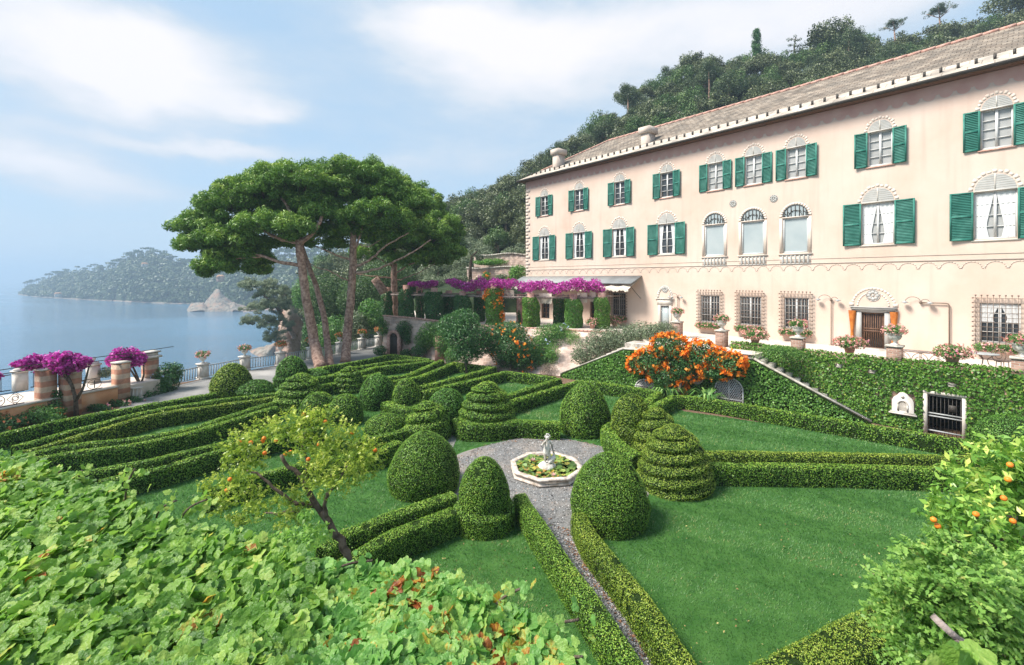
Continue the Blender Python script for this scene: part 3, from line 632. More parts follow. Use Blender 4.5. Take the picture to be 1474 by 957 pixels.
def tree_proto(name, seed, kind):
    rg = np.random.default_rng(seed); t = empty(name, (0, 0, 0)); cr = MB(); tr = MB()
    if kind == 'holm':
        crown_mesh(cr, clump_cloud(60, 2.6, 2.6, 2.3, 3.3, .6, 1.0, rg), 80, .25, squash=.85, rg=rg); tr.tube([(0, 0, -1), (.1, 0, 1.2), (-.1, .1, 2.8)], [.28, .22, .12], 6); mats = ('holm', 'barkg')
    elif kind == 'oak':
        crown_mesh(cr, clump_cloud(56, 2.3, 2.3, 2.7, 3.6, .55, .95, rg), 80, .25, squash=.9, rg=rg); tr.tube([(0, 0, -1), (.1, .1, 1.6), (0, 0, 3.2)], [.25, .2, .1], 6); mats = ('oak', 'barkg')
    elif kind == 'olive':
        crown_mesh(cr, clump_cloud(50, 2.2, 2.2, 1.7, 2.5, .5, .9, rg), 70, .23, squash=.8, asp=.4, rg=rg); tr.tube([(0, 0, -1), (.2, 0, 1), (0, .1, 2.2)], [.25, .2, .1], 6); mats = ('olive', 'barkg')
    elif kind == 'pine':
        crown_mesh(cr, clump_cloud(60, 2.0, 2.0, 2.9, 4.2, .5, .85, rg), 80, .28, squash=.8, asp=.25, rg=rg); tr.tube([(0, 0, -1), (.1, 0, 2.5), (0, 0, 5.5)], [.22, .18, .07], 6); mats = ('pined', 'bark')
    elif kind == 'cypress':
        crown_mesh(cr, [(np.array([.75 * math.sin(z / 6.5 * PI) ** .6 * rg.uniform(.2, 1) * math.cos(a), .75 * math.sin(z / 6.5 * PI) ** .6 * rg.uniform(.2, 1) * math.sin(a), z + 1.6]), .42) for z, a in zip(rg.uniform(.3, 6.1, 110), rg.uniform(0, 6.3, 110))], 40, .30, asp=.3, rg=rg)
        tr.tube([(0, 0, -1), (0, 0, 3)], [.2, .12], 6); mats = ('dark', 'barkg')
    elif kind == 'umbrella':
        crown_mesh(cr, clump_cloud(60, 2.7, 2.7, .75, 5.6, .35, .6, rg, .2), 46, .28, squash=.7, asp=.25, rg=rg)
        tr.tube([(0, 0, -1), (.25, 0, 2), (.05, 0, 4), (.2, .1, 5.4)], [.2, .16, .13, .08], 6)
        for a in range(5): tr.tube([(.1, 0, 4.1), (math.cos(a * 1.3) * 1.1, math.sin(a * 1.3) * 1.1, 4.9), (math.cos(a * 1.3) * 2, math.sin(a * 1.3) * 2, 5.5)], [.07, .05, .03], 5)
        mats = ('pined', 'bark')
    elif kind == 'snag':
        cl = []
        tr.tube([(0, 0, -1), (.2, 0, 2), (0, 0, 4), (.4, 0, 5.8)], [.2, .16, .12, .05], 6)
        for a in range(11):
            z = 1.8 + a * .36; d = np.array([math.cos(a * 2.1), math.sin(a * 2.1), .35]); q = np.array([.1, 0, z]); e = q + d * rg.uniform(.8, 1.5)
            tr.tube([q, e], [.06, .03], 4); cl += [(e, .34), (q + d * .6, .25)]
        crown_mesh(cr, cl, 34, .26, asp=.3, rg=rg); mats = ('pined', 'barkg')
    cr.build('crown', mats[0], t); tr.build('trunk', mats[1], t)
    return t
def make_hill_trees():
    rg = np.random.default_rng(77)
    kinds = {k: tree_proto({'holm': 'holm_oak', 'oak': 'oak_tree', 'olive': 'olive_tree', 'pine': 'pine_tree'}[k], 40 + i, k) for i, k in enumerate(('holm', 'oak', 'olive', 'pine'))}
    lab = {'holm': ('rounded dull green holm oak packed into the wooded hillside above the villa', 'trees of the wooded hillside, holm oaks'), 'oak': ('fresh green leafy tree packed into the wooded hillside above the villa', 'trees of the wooded hillside, leafy trees'),
           'olive': ('grey green olive on the lower slope left of the villa corner', 'trees of the wooded hillside, olives'), 'pine': ('dark upright pine among the oaks of the wooded hillside', 'trees of the wooded hillside, pines')}
    used = set()
    def place(k, p, sc, label=None, group=None):
        o = kinds[k] if k not in used else copy_tree(kinds[k]); used.add(k)
        o.location = p; o.scale = (sc, sc, sc * rg.uniform(.9, 1.15)); o.rotation_euler = (0, 0, rg.uniform(0, 6.28))
        tag(o, label or lab[k][0], 'tree', group or lab[k][1])
        return o
    pts = []
    # only where the photo sees the slope: above the villa roof line and left of the corner
    def seen(px, p):
        z_px = HY - (p[2] + 4.5 - EYE) * FP / p[1]
        roof = np.interp(px, [757, 810, 860, 960, 1474, 1720], [400, 250, 203, 178, 30, -40]) if px > 757 else 420
        return z_px < roof + 16
    tries = 0
    while len(pts) < 290 and tries < 12000:
        tries += 1
        px = rg.uniform(430, 1600); t = rg.uniform(.0, 1.04)
        p = hill_xyz(px, t)
        if not seen(px, p): continue
        if 680 < px < 760 and t < .08: continue
        if px < 520 and rg.random() < .35: continue
        if any(np.linalg.norm(p - q) < 3.3 for q, _, _ in pts): continue
        if px < 757 and t < .35: k = 'olive' if rg.random() < .6 else 'oak'
        else: k = rg.choice(['holm', 'oak', 'pine', 'olive'], p=[.58, .22, .15, .05] if px > 800 else [.8, .14, .06, 0])
        pts.append((p, k, t))
    for p, k, t in pts: place(k, p + np.array([0, 0, -1.7]), rg.uniform(.95, 1.45) * (1 if t > .2 else .75))
    # the ones that stand out on the skyline
    def single(kind, name, px, ybase, Y, sc, label):
        o = tree_proto(name, 90 + int(px), kind); o.location = at(px, ybase, Y); o.scale = (sc,) * 3; tag(o, label, 'tree')
    single('cypress', 'cypress', 1089, 100, 103, 1.18, 'lone dark cypress standing up on the hill skyline')
    single('snag', 'pine_tree', 1143, 98, 102, 1.2, 'ragged thin tree on the skyline just right of the cypress')
    single('umbrella', 'umbrella_pine', 1287, 70, 99, .95, 'small slanting umbrella pine on the skyline above the roof')
    single('umbrella', 'umbrella_pine', 1352, 56, 98, 1.1, 'wide thin umbrella pine on the skyline nearest the upper right')
    for px, yb, Y, sc, l in ((1195, 95, 100, 1.75, 'large dense holm oak bulging on the skyline right of the ragged tree'), (1455, 45, 96, 1.6, 'big dark oak crowning the skyline at the right end of the roof'), (905, 168, 106, 1.2, 'holm oak making the first sharp bump of the skyline above the second chimney')):
        o = tree_proto('holm_oak', 130 + px, 'holm'); o.location = at(px, yb, Y); o.scale = (sc,) * 3; tag(o, l, 'tree')
make_hill_trees()
# ------------------------------------------------------------------ the villa
def facade_point(px, D=31.0):
    u = (px - HX) / FP; Y = D / (.756 * u + .655); return np.array([u * Y, Y])
C0 = facade_point(757)
VZ = 2.7
RZ = math.atan2(-.756, .655)
RV = np.array([.655, -.756]); NV = np.array([.756, .655])
def vw(x, y, z):
    """villa frame (x along the front, y back into the house, z above the ground floor) to world"""
    q = C0 + RV * x + NV * y
    return np.array([q[0], q[1], VZ + z])
villa = empty('villa', (C0[0], C0[1], VZ), 'long three storey peach villa with green shutters and slate roof', 'villa', rz=RZ)
LEN, DEP, EAVE = 44.0, 12.6, 13.55
XS3 = [2.63, 6.97, 11.3, 15.52, 19.17, 21.65, 24.1, 28.1, 32.4]
XF = [19.11, 21.6, 24.05]
holes = []
for i, x in enumerate(XS3):
    holes.append((x - .52, x + .52, 9.84, 11.68))
for x in (2.6, 6.97, 11.25, 15.5, 28.0, 32.35): holes.append((x - .70, x + .70, 5.6, 7.84))
for x in XF: holes.append((x - .70, x + .70, 5.32, 7.45))
GR = [11.2, 18.8, 21.45, 24.1, 32.5]
for x in GR: holes.append((x - .66, x + .66, .72, 2.60))
holes.append((27.8 - .5, 27.8 + .5, -.02, 1.9)); holes.append((15.37 - .36, 15.37 + .36, -.02, 1.72))
# ground floor openings half hidden under the pergola
holes += [(2.2, 3.3, -.02, 2.0), (5.0, 6.2, -.02, 2.0), (8.2, 9.2, .3, 1.9)]
def make_wall():
    mb = MB(); xs = sorted({0, LEN} | {h[0] for h in holes} | {h[1] for h in holes}); zs = sorted({-2.8, EAVE} | {h[2] for h in holes} | {h[3] for h in holes})
    V = [(x, 0, z) for z in zs for x in xs]; nx = len(xs); F = []
    for i in range(len(zs) - 1):
        for j in range(nx - 1):
            cx, cz = (xs[j] + xs[j + 1]) / 2, (zs[i] + zs[i + 1]) / 2
            if any(h[0] < cx < h[1] and h[2] < cz < h[3] for h in holes): continue
            F.append((i * nx + j, i * nx + j + 1, (i + 1) * nx + j + 1, (i + 1) * nx + j))
    mb.add(V, F)
    for a, b, c, d in holes:     # reveals and a dark sheet standing in for the unlit room
        r = .3
        mb.add([(a, 0, c), (b, 0, c), (b, 0, d), (a, 0, d), (a, r, c), (b, r, c), (b, r, d), (a, r, d)], [(0, 4, 5, 1), (1, 5, 6, 2), (2, 6, 7, 3), (3, 7, 4, 0)])
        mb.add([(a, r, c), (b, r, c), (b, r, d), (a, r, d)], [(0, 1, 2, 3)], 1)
    mb.add([(0, 0, -2.8), (0, DEP, -2.8), (0, DEP, EAVE), (0, 0, EAVE)], [(0, 3, 2, 1)])
    mb.add([(LEN, 0, -2.8), (LEN, DEP, -2.8), (LEN, DEP, EAVE), (LEN, 0, EAVE)], [(0, 1, 2, 3)])
    mb.add([(0, DEP, -2.8), (LEN, DEP, -2.8), (LEN, DEP, EAVE), (0, DEP, EAVE)], [(3, 2, 1, 0)])
    mb.build('wall', ['plaster', 'paned'], villa)
    # roof: hipped at the left, a flatter band of pale slabs along the eaves, dark gutter
    o = .62; ez = EAVE - .02
    rid, rz = 6.1, EAVE + 4.0
    b1, bz = 1.1, EAVE + 1.0       # inner edge of the pale band (y, z)
    k0, k1 = -o, LEN + o
    hipx = 5.6
    mb = MB()
    mb.add([(k0 + 1.72, b1, bz), (k1, b1, bz), (k1, rid, rz), (hipx, rid, rz)], [(0, 1, 2, 3)])
    mb.add([(k0 + 1.72, b1, bz), (hipx, rid, rz), (k0 + 1.72, 2 * rid - b1, bz)], [(0, 1, 2)])
    mb.add([(hipx, rid, rz), (k1, rid, rz), (k1, 2 * rid - b1, bz), (k0 + 1.72, 2 * rid - b1, bz)], [(0, 1, 2, 3)])
    rf = mb.build('roof', 'slate', villa)
    mb = MB()
    B = [(k0, -o, ez + .07), (k1, -o, ez + .07), (k1, b1, bz + .05), (k0 + 1.72, b1, bz + .05)]
    mb.add(B, [(0, 1, 2, 3)]); mb.add([(k0, -o, ez + .07), (k0 + 1.72, b1, bz + .05), (k0 + 1.72, 2 * rid - b1, bz + .05), (k0, 2 * rid + o, ez + .07)], [(0, 1, 2, 3)])
    mb.add([(k0 + 1.72, b1, bz + .05), (k1, b1, bz + .05), (k1, b1 + .003, bz - .1), (k0 + 1.72, b1 + .003, bz - .1)], [(0, 1, 2, 3)])
    mb.build('eave_slab', 'eaveslab', rf)
    mb = MB(); mb.box((k0, -o + .003, ez - .10), (k1, 0, ez - .05), 0); mb.box((k0 + .003, 0.003, ez - .10), (0, 2 * rid, ez - .05), 0)
    mb.build('soffit', 'brown', rf)
    mb = MB(); mb.tube([(k0, -o - .05, ez + .0), (k1, -o - .05, ez + .0)], .085, 8); mb.box((k0, -o - .005, ez - .06), (k1, -o + .002, ez + .065)); mb.tube([(k0 - .05, -o, ez), (k0 - .05, 2 * rid, ez)], .085, 8)
    mb.build('gutter', 'iron', rf)
    mb = MB(); n = 60
    for i in range(n):
        a = hipx + (k1 - hipx) * i / n; b = hipx + (k1 - hipx) * (i + 1) / n - .02
        mb.tube([(a, rid, rz + .02), (b, rid, rz + .05)], .11, 6)
    d = np.array([hipx - (k0 + 1.72), rid - b1, rz - bz]); 
    for i in range(16): p = np.array([k0 + 1.72, b1, bz + .03]); mb.tube([p + d * i / 16, p + d * (i + .97) / 16], .10, 6)
    mb.build('ridge_tile', 'brickpink', rf)
    # small dark vents set along the eave slabs
    vm = MB().box((-.055, -.04, -.02), (.055, .05, .24)).build('eave_vent', 'iron', rf)
    x = .1; first = True
    while x < 40:
        c = vm if first else vm.copy()
        if not first: COL.objects.link(c); c.parent = rf
        f = .45; c.location = (x, -o + (b1 + o) * f, ez + .07 + (bz - ez) * f); first = False
        x += .62 if x > 1 else .62
    # chimneys
    for x, y, h in ((3.35, .75, 1.55), (12.9, 1.15, 1.35)):
        ch = MB().box((x - .36, y, EAVE + .3), (x + .36, y + .95, EAVE + .6 + h)).build('chimney', 'relief', rf)
        MB().box((x - .52, y - .14, EAVE + .6 + h), (x + .52, y + 1.1, EAVE + .6 + h + .5)).build('chimney_cap', 'relief', ch)
    # painted frieze: pink band under the eaves with a scalloped lower edge, and its grey outline
    mb = MB(); p = .62; nsc = int(LEN / p)
    for band, zt, zb, rr, y, m in ((0, EAVE - .1, EAVE - .62, .25, -.006, 0), (1, EAVE - .1, EAVE - .62, .285, -.004, 1)):
        for i in range(nsc):
            x0 = i * p; pts = [(x0, zt), (x0, zb)] + [(x0 + p / 2 - rr * math.cos(a), zb - rr * .95 * math.sin(a)) for a in np.linspace(0, PI, 9)] + [(x0 + p, zb), (x0 + p, zt)]
            mb.add([(a, y, b) for a, b in pts], [tuple(range(len(pts)))[::-1]], m)
    o_ = mb.build('frieze', ['frieze', 'relief'], villa)
    # string course between ground floor and first floor
    mb = MB()
    mb.box((0, -.03, 4.62), (LEN, .0, 4.68)); mb.box((0, -.02, 4.9), (LEN, 0, 4.93))
    p = .78
    for i in range(int(LEN / p)):
        c = i * p + p / 2
        arc = [(c - .33 * math.cos(a), 4.28 + .27 * math.sin(a)) for a in np.linspace(0, PI, 9)]
        for (xa, za), (xb, zb) in zip(arc[:-1], arc[1:]): mb.bar((xa, -.006, za), (xb, -.006, zb), .012, .04)
        mb.box((c + .33, -.012, 4.22), (c + .45, 0, 4.29))
    mb.build('string_course', 'relief', villa)
    mb = MB(); z = -1.5; i = 0
    while z < EAVE - 1.1:
        w = .62 if i % 2 == 0 else .36
        mb.box((-.004, -.012, z), (w, .0, z + .30)); mb.box((-.012, -.004, z), (0, .55, z + .30)); z += .33; i += 1
    mb.build('corner_quoin', 'relief', villa)
    # flower rosettes in relief
    for x, z, r in ((20.36, 8.75, .22), (22.85, 8.75, .22), (27.8, 2.82, .30), (15.37, 2.95, .24)):
        mb = MB()
        for k in range(8):
            a = k * PI / 4; mb.lathe([(.085 * r / .25, 0), (.05 * r / .25, .03), (0, .04)], (0, 0, 0), 8)
            V = mb.V[-1]; V2 = np.stack([V[:, 0] + math.cos(a) * r * .62, -V[:, 2] - .004, V[:, 1] + math.sin(a) * r * .62], 1); mb.V[-1] = V2 + np.array([x, 0, z])
        mb.lathe([(.07, 0), (.04, .03), (0, .04)], (0, 0, 0), 8); V = mb.V[-1]; mb.V[-1] = np.stack([V[:, 0] + x, -V[:, 2] - .004, V[:, 1] + z], 1)
        ring = [(x + math.cos(a) * r, -.012, z + math.sin(a) * r) for a in np.linspace(0, 2 * PI, 21)]
        mb.tube(ring, .018, 5, cap=False)
        mb.build('rosette', 'lunette', villa)
make_wall()
def half_disc(mb, x, z, rx, rz, y, m=0, n=14):
    pts = [(x - rx * math.cos(a), y, z + rz * math.sin(a)) for a in np.linspace(0, PI, n)]
    mb.add(pts, [tuple(range(n))[::-1]] if True else None, m)
def arch_ring(mb, x, z, r0, r1, y0, y1, n=16, m=0, k=1.0):
    for i in range(n):
        a, b = PI * i / n, PI * (i + 1) / n
        q = [(x - r * math.cos(t), z + r * k * math.sin(t)) for r, t in ((r0, a), (r1, a), (r1, b), (r0, b))]
        mb.prism(q, y0, y1, 'y', m)
def shutter(x0, x1, z0, z1, hinge, ang):
    """louvred leaf opened back against the wall, standing off it by the hinge angle"""
    w = x1 - x0; mb = MB(); t = .045
    fr = .075
    mb.box((0, -t, 0), (fr, 0, z1 - z0)); mb.box((w - fr, -t, 0), (w, 0, z1 - z0))
    H = z1 - z0; mid = H * .5
    for a, b in ((0, .09), (mid - .05, mid + .05), (H - .08, H)): mb.box((fr, -t, a), (w - fr, 0, b))
    for a, b in ((.09, mid - .05), (mid + .05, H - .08)):
        n = int((b - a) / .075)
        for i in range(n):
            z = a + (i + .5) * (b - a) / n
            mb.add([(fr, -.038, z - .032), (w - fr, -.038, z - .032), (w - fr, -.008, z + .032), (fr, -.008, z + .032), (fr, -.030, z - .036), (w - fr, -.030, z - .036), (w - fr, 0, z + .028), (fr, 0, z + .028)], [(0, 1, 2, 3), (7, 6, 5, 4), (0, 4, 5, 1), (3, 2, 6, 7)])
    mb.box((fr, -.006, .09), (w - fr, -.002, H - .08))
    o = mb.build('shutter', 'green', villa)
    # origin at the hinge edge
    me = o.data
    if hinge == 'r':
        co_ = np.empty(len(me.vertices) * 3); me.vertices.foreach_get('co', co_); co_ = co_.reshape(-1, 3); co_[:, 0] -= w; me.vertices.foreach_set('co', co_.ravel())
        o.location = (x1, -.02, z0); o.rotation_euler = (0, 0, ang)
    else:
        o.location = (x0, -.02, z0); o.rotation_euler = (0, 0, -ang)
    return o
rgw = np.random.default_rng(9)
def sash(x, w, z0, z1, style, cols=2, rows=4, frame_m='white'):
    """casement: frame with mullion and glazing bars, panes behind"""
    y = .12; mb = MB(); f = .06; a, b = x - w / 2, x + w / 2
    mb.box((a, y - .03, z0), (a + f, y + .04, z1)); mb.box((b - f, y - .03, z0), (b, y + .04, z1)); mb.box((a + f, y - .03, z0), (b - f, y + .04, z0 + .07)); mb.box((a + f, y - .03, z1 - .06), (b - f, y + .04, z1))
    mb.box((x - .05, y - .035, z0 + .07), (x + .05, y + .03, z1 - .06))
    hw = (w - 2 * f - .1) / 2
    for s in (-1, 1):
        cx = x + s * (.05 + hw / 2)
        for r in range(1, rows):
            z = z0 + .07 + (z1 - z0 - .13) * r / rows; mb.box((cx - hw / 2, y - .02, z - .016), (cx + hw / 2, y + .02, z + .016))
        for c in range(1, cols):
            xx = cx - hw / 2 + hw * c / cols; mb.box((xx - .011, y - .018, z0 + .07), (xx + .011, y + .018, z1 - .06))
    win = mb.build('window', frame_m, villa)
    mb = MB().add([(a + f, y + .045, z0 + .05), (b - f, y + .045, z0 + .05), (b - f, y + .045, z1 - .05), (a + f, y + .045, z1 - .05)], [(0, 1, 2, 3)])
    mb.build('pane', style, win)
    return win
def curtain_pair(win, x, w, z0, z1, drawn=.42, y=.108):
    for s in (-1, 1):
        mb = MB(); n = 12; V = []
        for k, zz in enumerate(np.linspace(z0 + .08, z1 - .07, 10)):
            tt = (zz - z0) / (z1 - z0); wd = w * drawn * (.55 + .6 * abs(tt - .28)) 
            for i in range(n):
                u = i / (n - 1); V.append((x + s * (w / 2 - .07 - wd * u), y + .05 * .3 * math.sin(u * 19), zz))
        mb.add(V, grid_faces(10, n)); mb.build('curtain', 'net', win)
def make_windows():
    for i, x in enumerate(XS3):
        z0, z1, w = 9.84, 11.68, 1.04
        win = sash(x, w, z0, z1, 'paned' if i < 4 else 'paneg', 1, 4)
        if i == 1:        # its right leaf stands open into the dark room
            pass
        jl, jr = rgw.uniform(.02, .16, 2)
        if i == 1: jl = .25
        shutter(x - w / 2 - .60, x - w / 2 - .01, z0 - .03, z1 + .03, 'r', jl); shutter(x + w / 2 + .01, x + w / 2 + .60, z0 - .03, z1 + .03, 'l', jr)
        lunette(x, z1 + .05, .50, .55, False)
        MB().box((x - .62, -.06, z0 - .10), (x + .62, .1, z0 - .035)).build('sill', 'brickpink', villa)
    for i, x in enumerate((2.6, 6.97, 11.25, 15.5, 28.0, 32.35)):
        z0, z1, w = 5.6, 7.84, 1.40
        win = sash(x, w, z0, z1, 'paned' if i < 4 else 'paneg', 1, 4)
        curtain_pair(win, x, w, z0, z1, .44 if i > 3 else .25)
        jl, jr = rgw.uniform(.02, .13, 2)
        shutter(x - w / 2 - .84, x - w / 2 - .01, z0 - .04, z1 + .04, 'r', jl); shutter(x + w / 2 + .01, x + w / 2 + .84, z0 - .04, z1 + .04, 'l', jr)
        lunette(x, z1 + .06, .68, .74, True)
        MB().box((x - .8, -.05, z0 - .10), (x + .8, .1, z0 - .045)).build('sill', 'trim', villa)
    for x in XF:
        z0, z1 = 5.32, 7.45
        mb = MB(); a, b = x - .70, x + .70
        mb.box((a, .05, z0), (a + .09, .14, z1)); mb.box((b - .09, .05, z0), (b, .14, z1)); mb.box((a + .09, .05, z0), (b - .09, .14, z0 + .08)); mb.box((a + .09, .05, z1 - .07), (b - .09, .14, z1))
        win = mb.build('window', 'white', villa)
        MB().add([(a + .09, .11, z0 + .08), (b - .09, .11, z0 + .08), (b - .09, .11, z1 - .07), (a + .09, .11, z1 - .07)], [(0, 1, 2, 3)]).build('pane', 'paneb', win)
        mb = MB(); mb.box((a - .17, -.012, z0 - .1), (a, .0, z1)); mb.box((b, -.012, z0 - .1), (b + .17, 0, z1)); arch_ring(mb, x, z1 + .06, .71, .87, -.012, 0, k=1.0)
        mb.box((a - .22, -.07, z0 - .12), (b + .22, .05, z0 - .05)); mb.box((a - .02, -.03, z1), (b + .02, .0, z1 + .06))
        mb.build('window_surround', 'surr', villa)
        mb = MB(); half_disc(mb, x, z1 + .06, .71, .71, -.004)
        lu = mb.build('lunette', 'paneb', villa)
        mb = MB(); n = 9
        for k in range(n):
            t = PI * (k + .5) / n; xx = x - .66 * math.cos(PI * (k + .5) / n); h = .69 * math.sin(t)
            mb.bar((xx, -.02, z1 + .07), (xx, -.02, z1 + .06 + h), .035); mb.bar((xx, -.02, z1 + .06 + h * .66), (xx + .10, -.02, z1 + .06 + h * .4), .03)
        for r in (.36, .68):
            arc = [(x - r * math.cos(t), -.02, z1 + .07 + r * math.sin(t)) for t in np.linspace(0, PI, 13)]; mb.tube(arc, .018, 5)
        mb.build('grille', 'iron', lu)
        # little balustrade let into the wall under the window
        mb = MB(); mb.box((a - .15, -.05, z0 - .17), (b + .15, .0, z0 - .12)); mb.box((a - .15, -.04, z0 - .70), (b + .15, 0, z0 - .65))
        for k in range(7):
            xx = a + .02 + k * (1.36 / 6); mb.lathe([(.05, -.64), (.05, -.6), (.075, -.5), (.045, -.36), (.06, -.26), (.045, -.17)], (xx, -.01, z0), 8)
        mb.build('balustrade', 'lunette', villa)
        MB().box((a - .14, -.006, z0 - .64), (b + .14, -.003, z0 - .17)).build('balustrade_back', 'surr', villa)
    for i, x in enumerate(GR):
        z0, z1 = .72, 2.60
        win = sash(x, 1.32, z0, z1, 'paned', 3, 4)
        if i == 4: curtain_pair(win, x, 1.32, z0 + .9, z1, .47)
        grille(x, .88, .50, 2.86, win if False else villa)
    for a, b, c, d in holes[-3:]:
        mb = MB(); mb.box((a, .1, c), (a + .08, .16, d)); mb.box((b - .08, .1, c), (b, .16, d)); mb.box((a + .08, .1, d - .08), (b - .08, .16, d)); mb.box(((a + b) / 2 - .04, .1, c), ((a + b) / 2 + .04, .16, d - .08))
        for k in range(1, 4): z = c + (d - c) * k / 4; mb.box((a + .08, .11, z - .02), ((a + b) / 2 - .04, .15, z + .02)); mb.box(((a + b) / 2 + .04, .11, z - .02), (b - .08, .15, z + .02))
        mb.build('window', 'brown', villa)
def lunette(x, z, rx, rz, big):
    mb = MB(); half_disc(mb, x, z, rx, rz, -.006)
    lu = mb.build('lunette', 'lunette', villa)
    mb = MB(); mb.box((x - .022, -.022, z), (x + .022, -.008, z + rz)); mb.box((x - rx, -.05, z - .05), (x + rx, .0, z - .0))
    n = 7
    for k in range(1, n):
        h = rz * k / n; hw = rx * math.sqrt(1 - (k / n) ** 2); mb.box((x - hw, -.014, z + h - .008), (x + hw, -.008, z + h + .008))
    mb.build('lunette_bar', 'trim', lu)
    mb = MB()      # painted voussoirs round the arch
    r0, r1 = rx + .05, rx + .27
    n = 13
    for k in range(n):
        if k % 2 == 0 or True:
            a, b = PI * (k + .1) / n, PI * (k + .9) / n
            rr = r1 - .06 if k % 2 == 0 else r0 + .11
            q = [(x - r * math.cos(t), z + r * rz / rx * math.sin(t)) for r, t in ((r0, a), (rr, a), (rr, b), (r0, b))]
            mb.prism(q, -.0025, 0, 'y')
    mb.build('arch_surround', 'surr', villa)
def grille(x, hw, z0, z1, par):
    """wrought iron cage standing off the window, bar ends running past the frame"""
    mb = MB(); y = -.16; nv, nh = 9, 11
    for k in range(nv):
        xx = x - hw + .10 + (2 * hw - .2) * k / (nv - 1); mb.bar((xx, y, z0), (xx, y, z1 + .08), .019); mb.box((xx - .03, y - .03, z1 + .06), (xx + .03, y + .03, z1 + .12))
    for k in range(nh):
        z = z0 + .06 + (z1 - z0 - .1) * k / (nh - 1)
        mb.bar((x - hw, y + .02, z), (x + hw, y + .02, z), .019)
        for s in (-1, 1): mb.box((x + s * hw - .03, y - .02, z - .03), (x + s * hw + .03, y + .05, z + .03)); mb.bar((x + s * (hw - .1), y, z), (x + s * (hw - .1), 0, z), .02)
    return mb.build('window_grille', 'ironr', par)
make_windows()
def make_doors():
    x = 27.8
    mb = MB()
    mb.box((x - .5 - .24, -.07, -.02), (x - .5, .08, 1.98)); mb.box((x + .5, -.07, -.02), (x + .74, .08, 1.98)); mb.box((x - .5, -.07, 1.9), (x + .5, .08, 1.98))
    mb.box((x - .85, -.14, 1.98), (x + .85, .0, 2.06)); mb.box((x - .95, -.20, 2.06), (x + .95, 0, 2.16)); mb.box((x - 1.02, -.24, 2.16), (x + 1.02, 0, 2.21))
    mb.build('door_surround', 'lunette', villa)
    mb = MB(); arch_ring(mb, x, 2.24, .64, .72, -.012, 0, 18, k=1.1); arch_ring(mb, x, 2.24, .86, .98, -.006, 0, 18, k=1.05)
    for s in (-1, 1): mb.box((x + s * .95 - .11, -.02, 2.22), (x + s * .95 + .11, 0, 2.42))
    mb.build('pediment', 'surr', villa)
    mb = MB(); mb.box((x - .5, .06, -.02), (x - .42, .12, 1.9)); mb.box((x + .42, .06, -.02), (x + .5, .12, 1.9)); mb.box((x - .42, .06, 1.82), (x + .42, .12, 1.9)); mb.box((x - .42, .06, -.02), (x + .42, .12, .02)); mb.box((x - .42, .06, .84), (x + .42, .12, .92)); mb.box((x - .42, .06, .98), (x + .42, .12, 1.05))
    for k in range(9): xx = x - .38 + .76 * k / 8; mb.box((xx - .022, .07, .02), (xx + .022, .11, 1.82))
    mb.box((x - .008, .065, .02), (x + .008, .075, 1.82))
    d = mb.build('door', 'brown', villa)
    mb = MB(); mb.box((x - .8, -.45, -.14), (x + .8, 0, -.02)); mb.build('door_step', 'stone', villa)
    # the small painted doorway with its grey leaf
    x = 15.37
    mb = MB(); mb.box((x - .36 - .2, -.04, -.02), (x - .36, .06, 1.78)); mb.box((x + .36, -.04, -.02), (x + .56, .06, 1.78)); mb.box((x - .36, -.04, 1.72), (x + .36, .06, 1.78)); mb.box((x - .75, -.1, 2.2), (x + .75, 0, 2.3)); mb.box((x - .62, -.05, 1.78), (x + .62, 0, 2.2))
    arch_ring(mb, x, 2.32, .5, .66, -.02, 0, 14, k=1.4)
    mb.build('door_surround', 'trim', villa)
    mb = MB(); mb.box((x - .36, .08, -.02), (x + .36, .12, 1.72)); mb.box((x - .3, .06, .0), (x - .26, .08, 1.6)); mb.build('door', 'paneb', villa)
    # awning: grey sheet with a cream scalloped canvas beneath
    mb = MB(); a, b = -.4, 13.4; zt, zb, out = 3.95, 3.35, 1.5
    mb.add([(a, -.03, zt), (b, -.03, zt), (b, -out, zb), (a, -out, zb), (a, -.03, zt + .05), (b, -.03, zt + .05), (b, -out, zb + .05), (a, -out, zb + .05)], [(3, 2, 1, 0), (4, 5, 6, 7), (0, 1, 5, 4), (1, 2, 6, 5), (2, 3, 7, 6), (3, 0, 4, 7)])
    aw = mb.build('awning', 'awn', villa)
    mb = MB(); V = []; nx, ny = 120, 12
    for j in range(ny):
        for i in range(nx):
            u = i / (nx - 1); w = j / (ny - 1); xx = a + .1 + (b - a - .2) * u; V.append((xx, -.1 - (out + .1) * w, zt - .12 - (zt - zb) * 1.25 * w - .13 * abs(math.sin(xx * PI / 1.15)) * (w ** .5)))
    mb.add(V, grid_faces(ny, nx))
    V = []
    for j in range(2):
        for i in range(nx):
            u = i / (nx - 1); xx = a + .1 + (b - a - .2) * u; z = zt - .12 - (zt - zb) * 1.25 - .13 * abs(math.sin(xx * PI / 1.15)); V.append((xx, -(out + .2), z - (.20 + .05 * math.sin(xx * 17)) * j))
    mb.add(V, grid_faces(2, nx)); mb.build('canvas', 'canvas', aw)
    mb = MB()
    for xx in (a + .1, b - .1): mb.bar((xx, -.03, 2.2), (xx, -out, zb - .1), .03)
    mb.build('awning_arm', 'iron', aw)
make_doors()
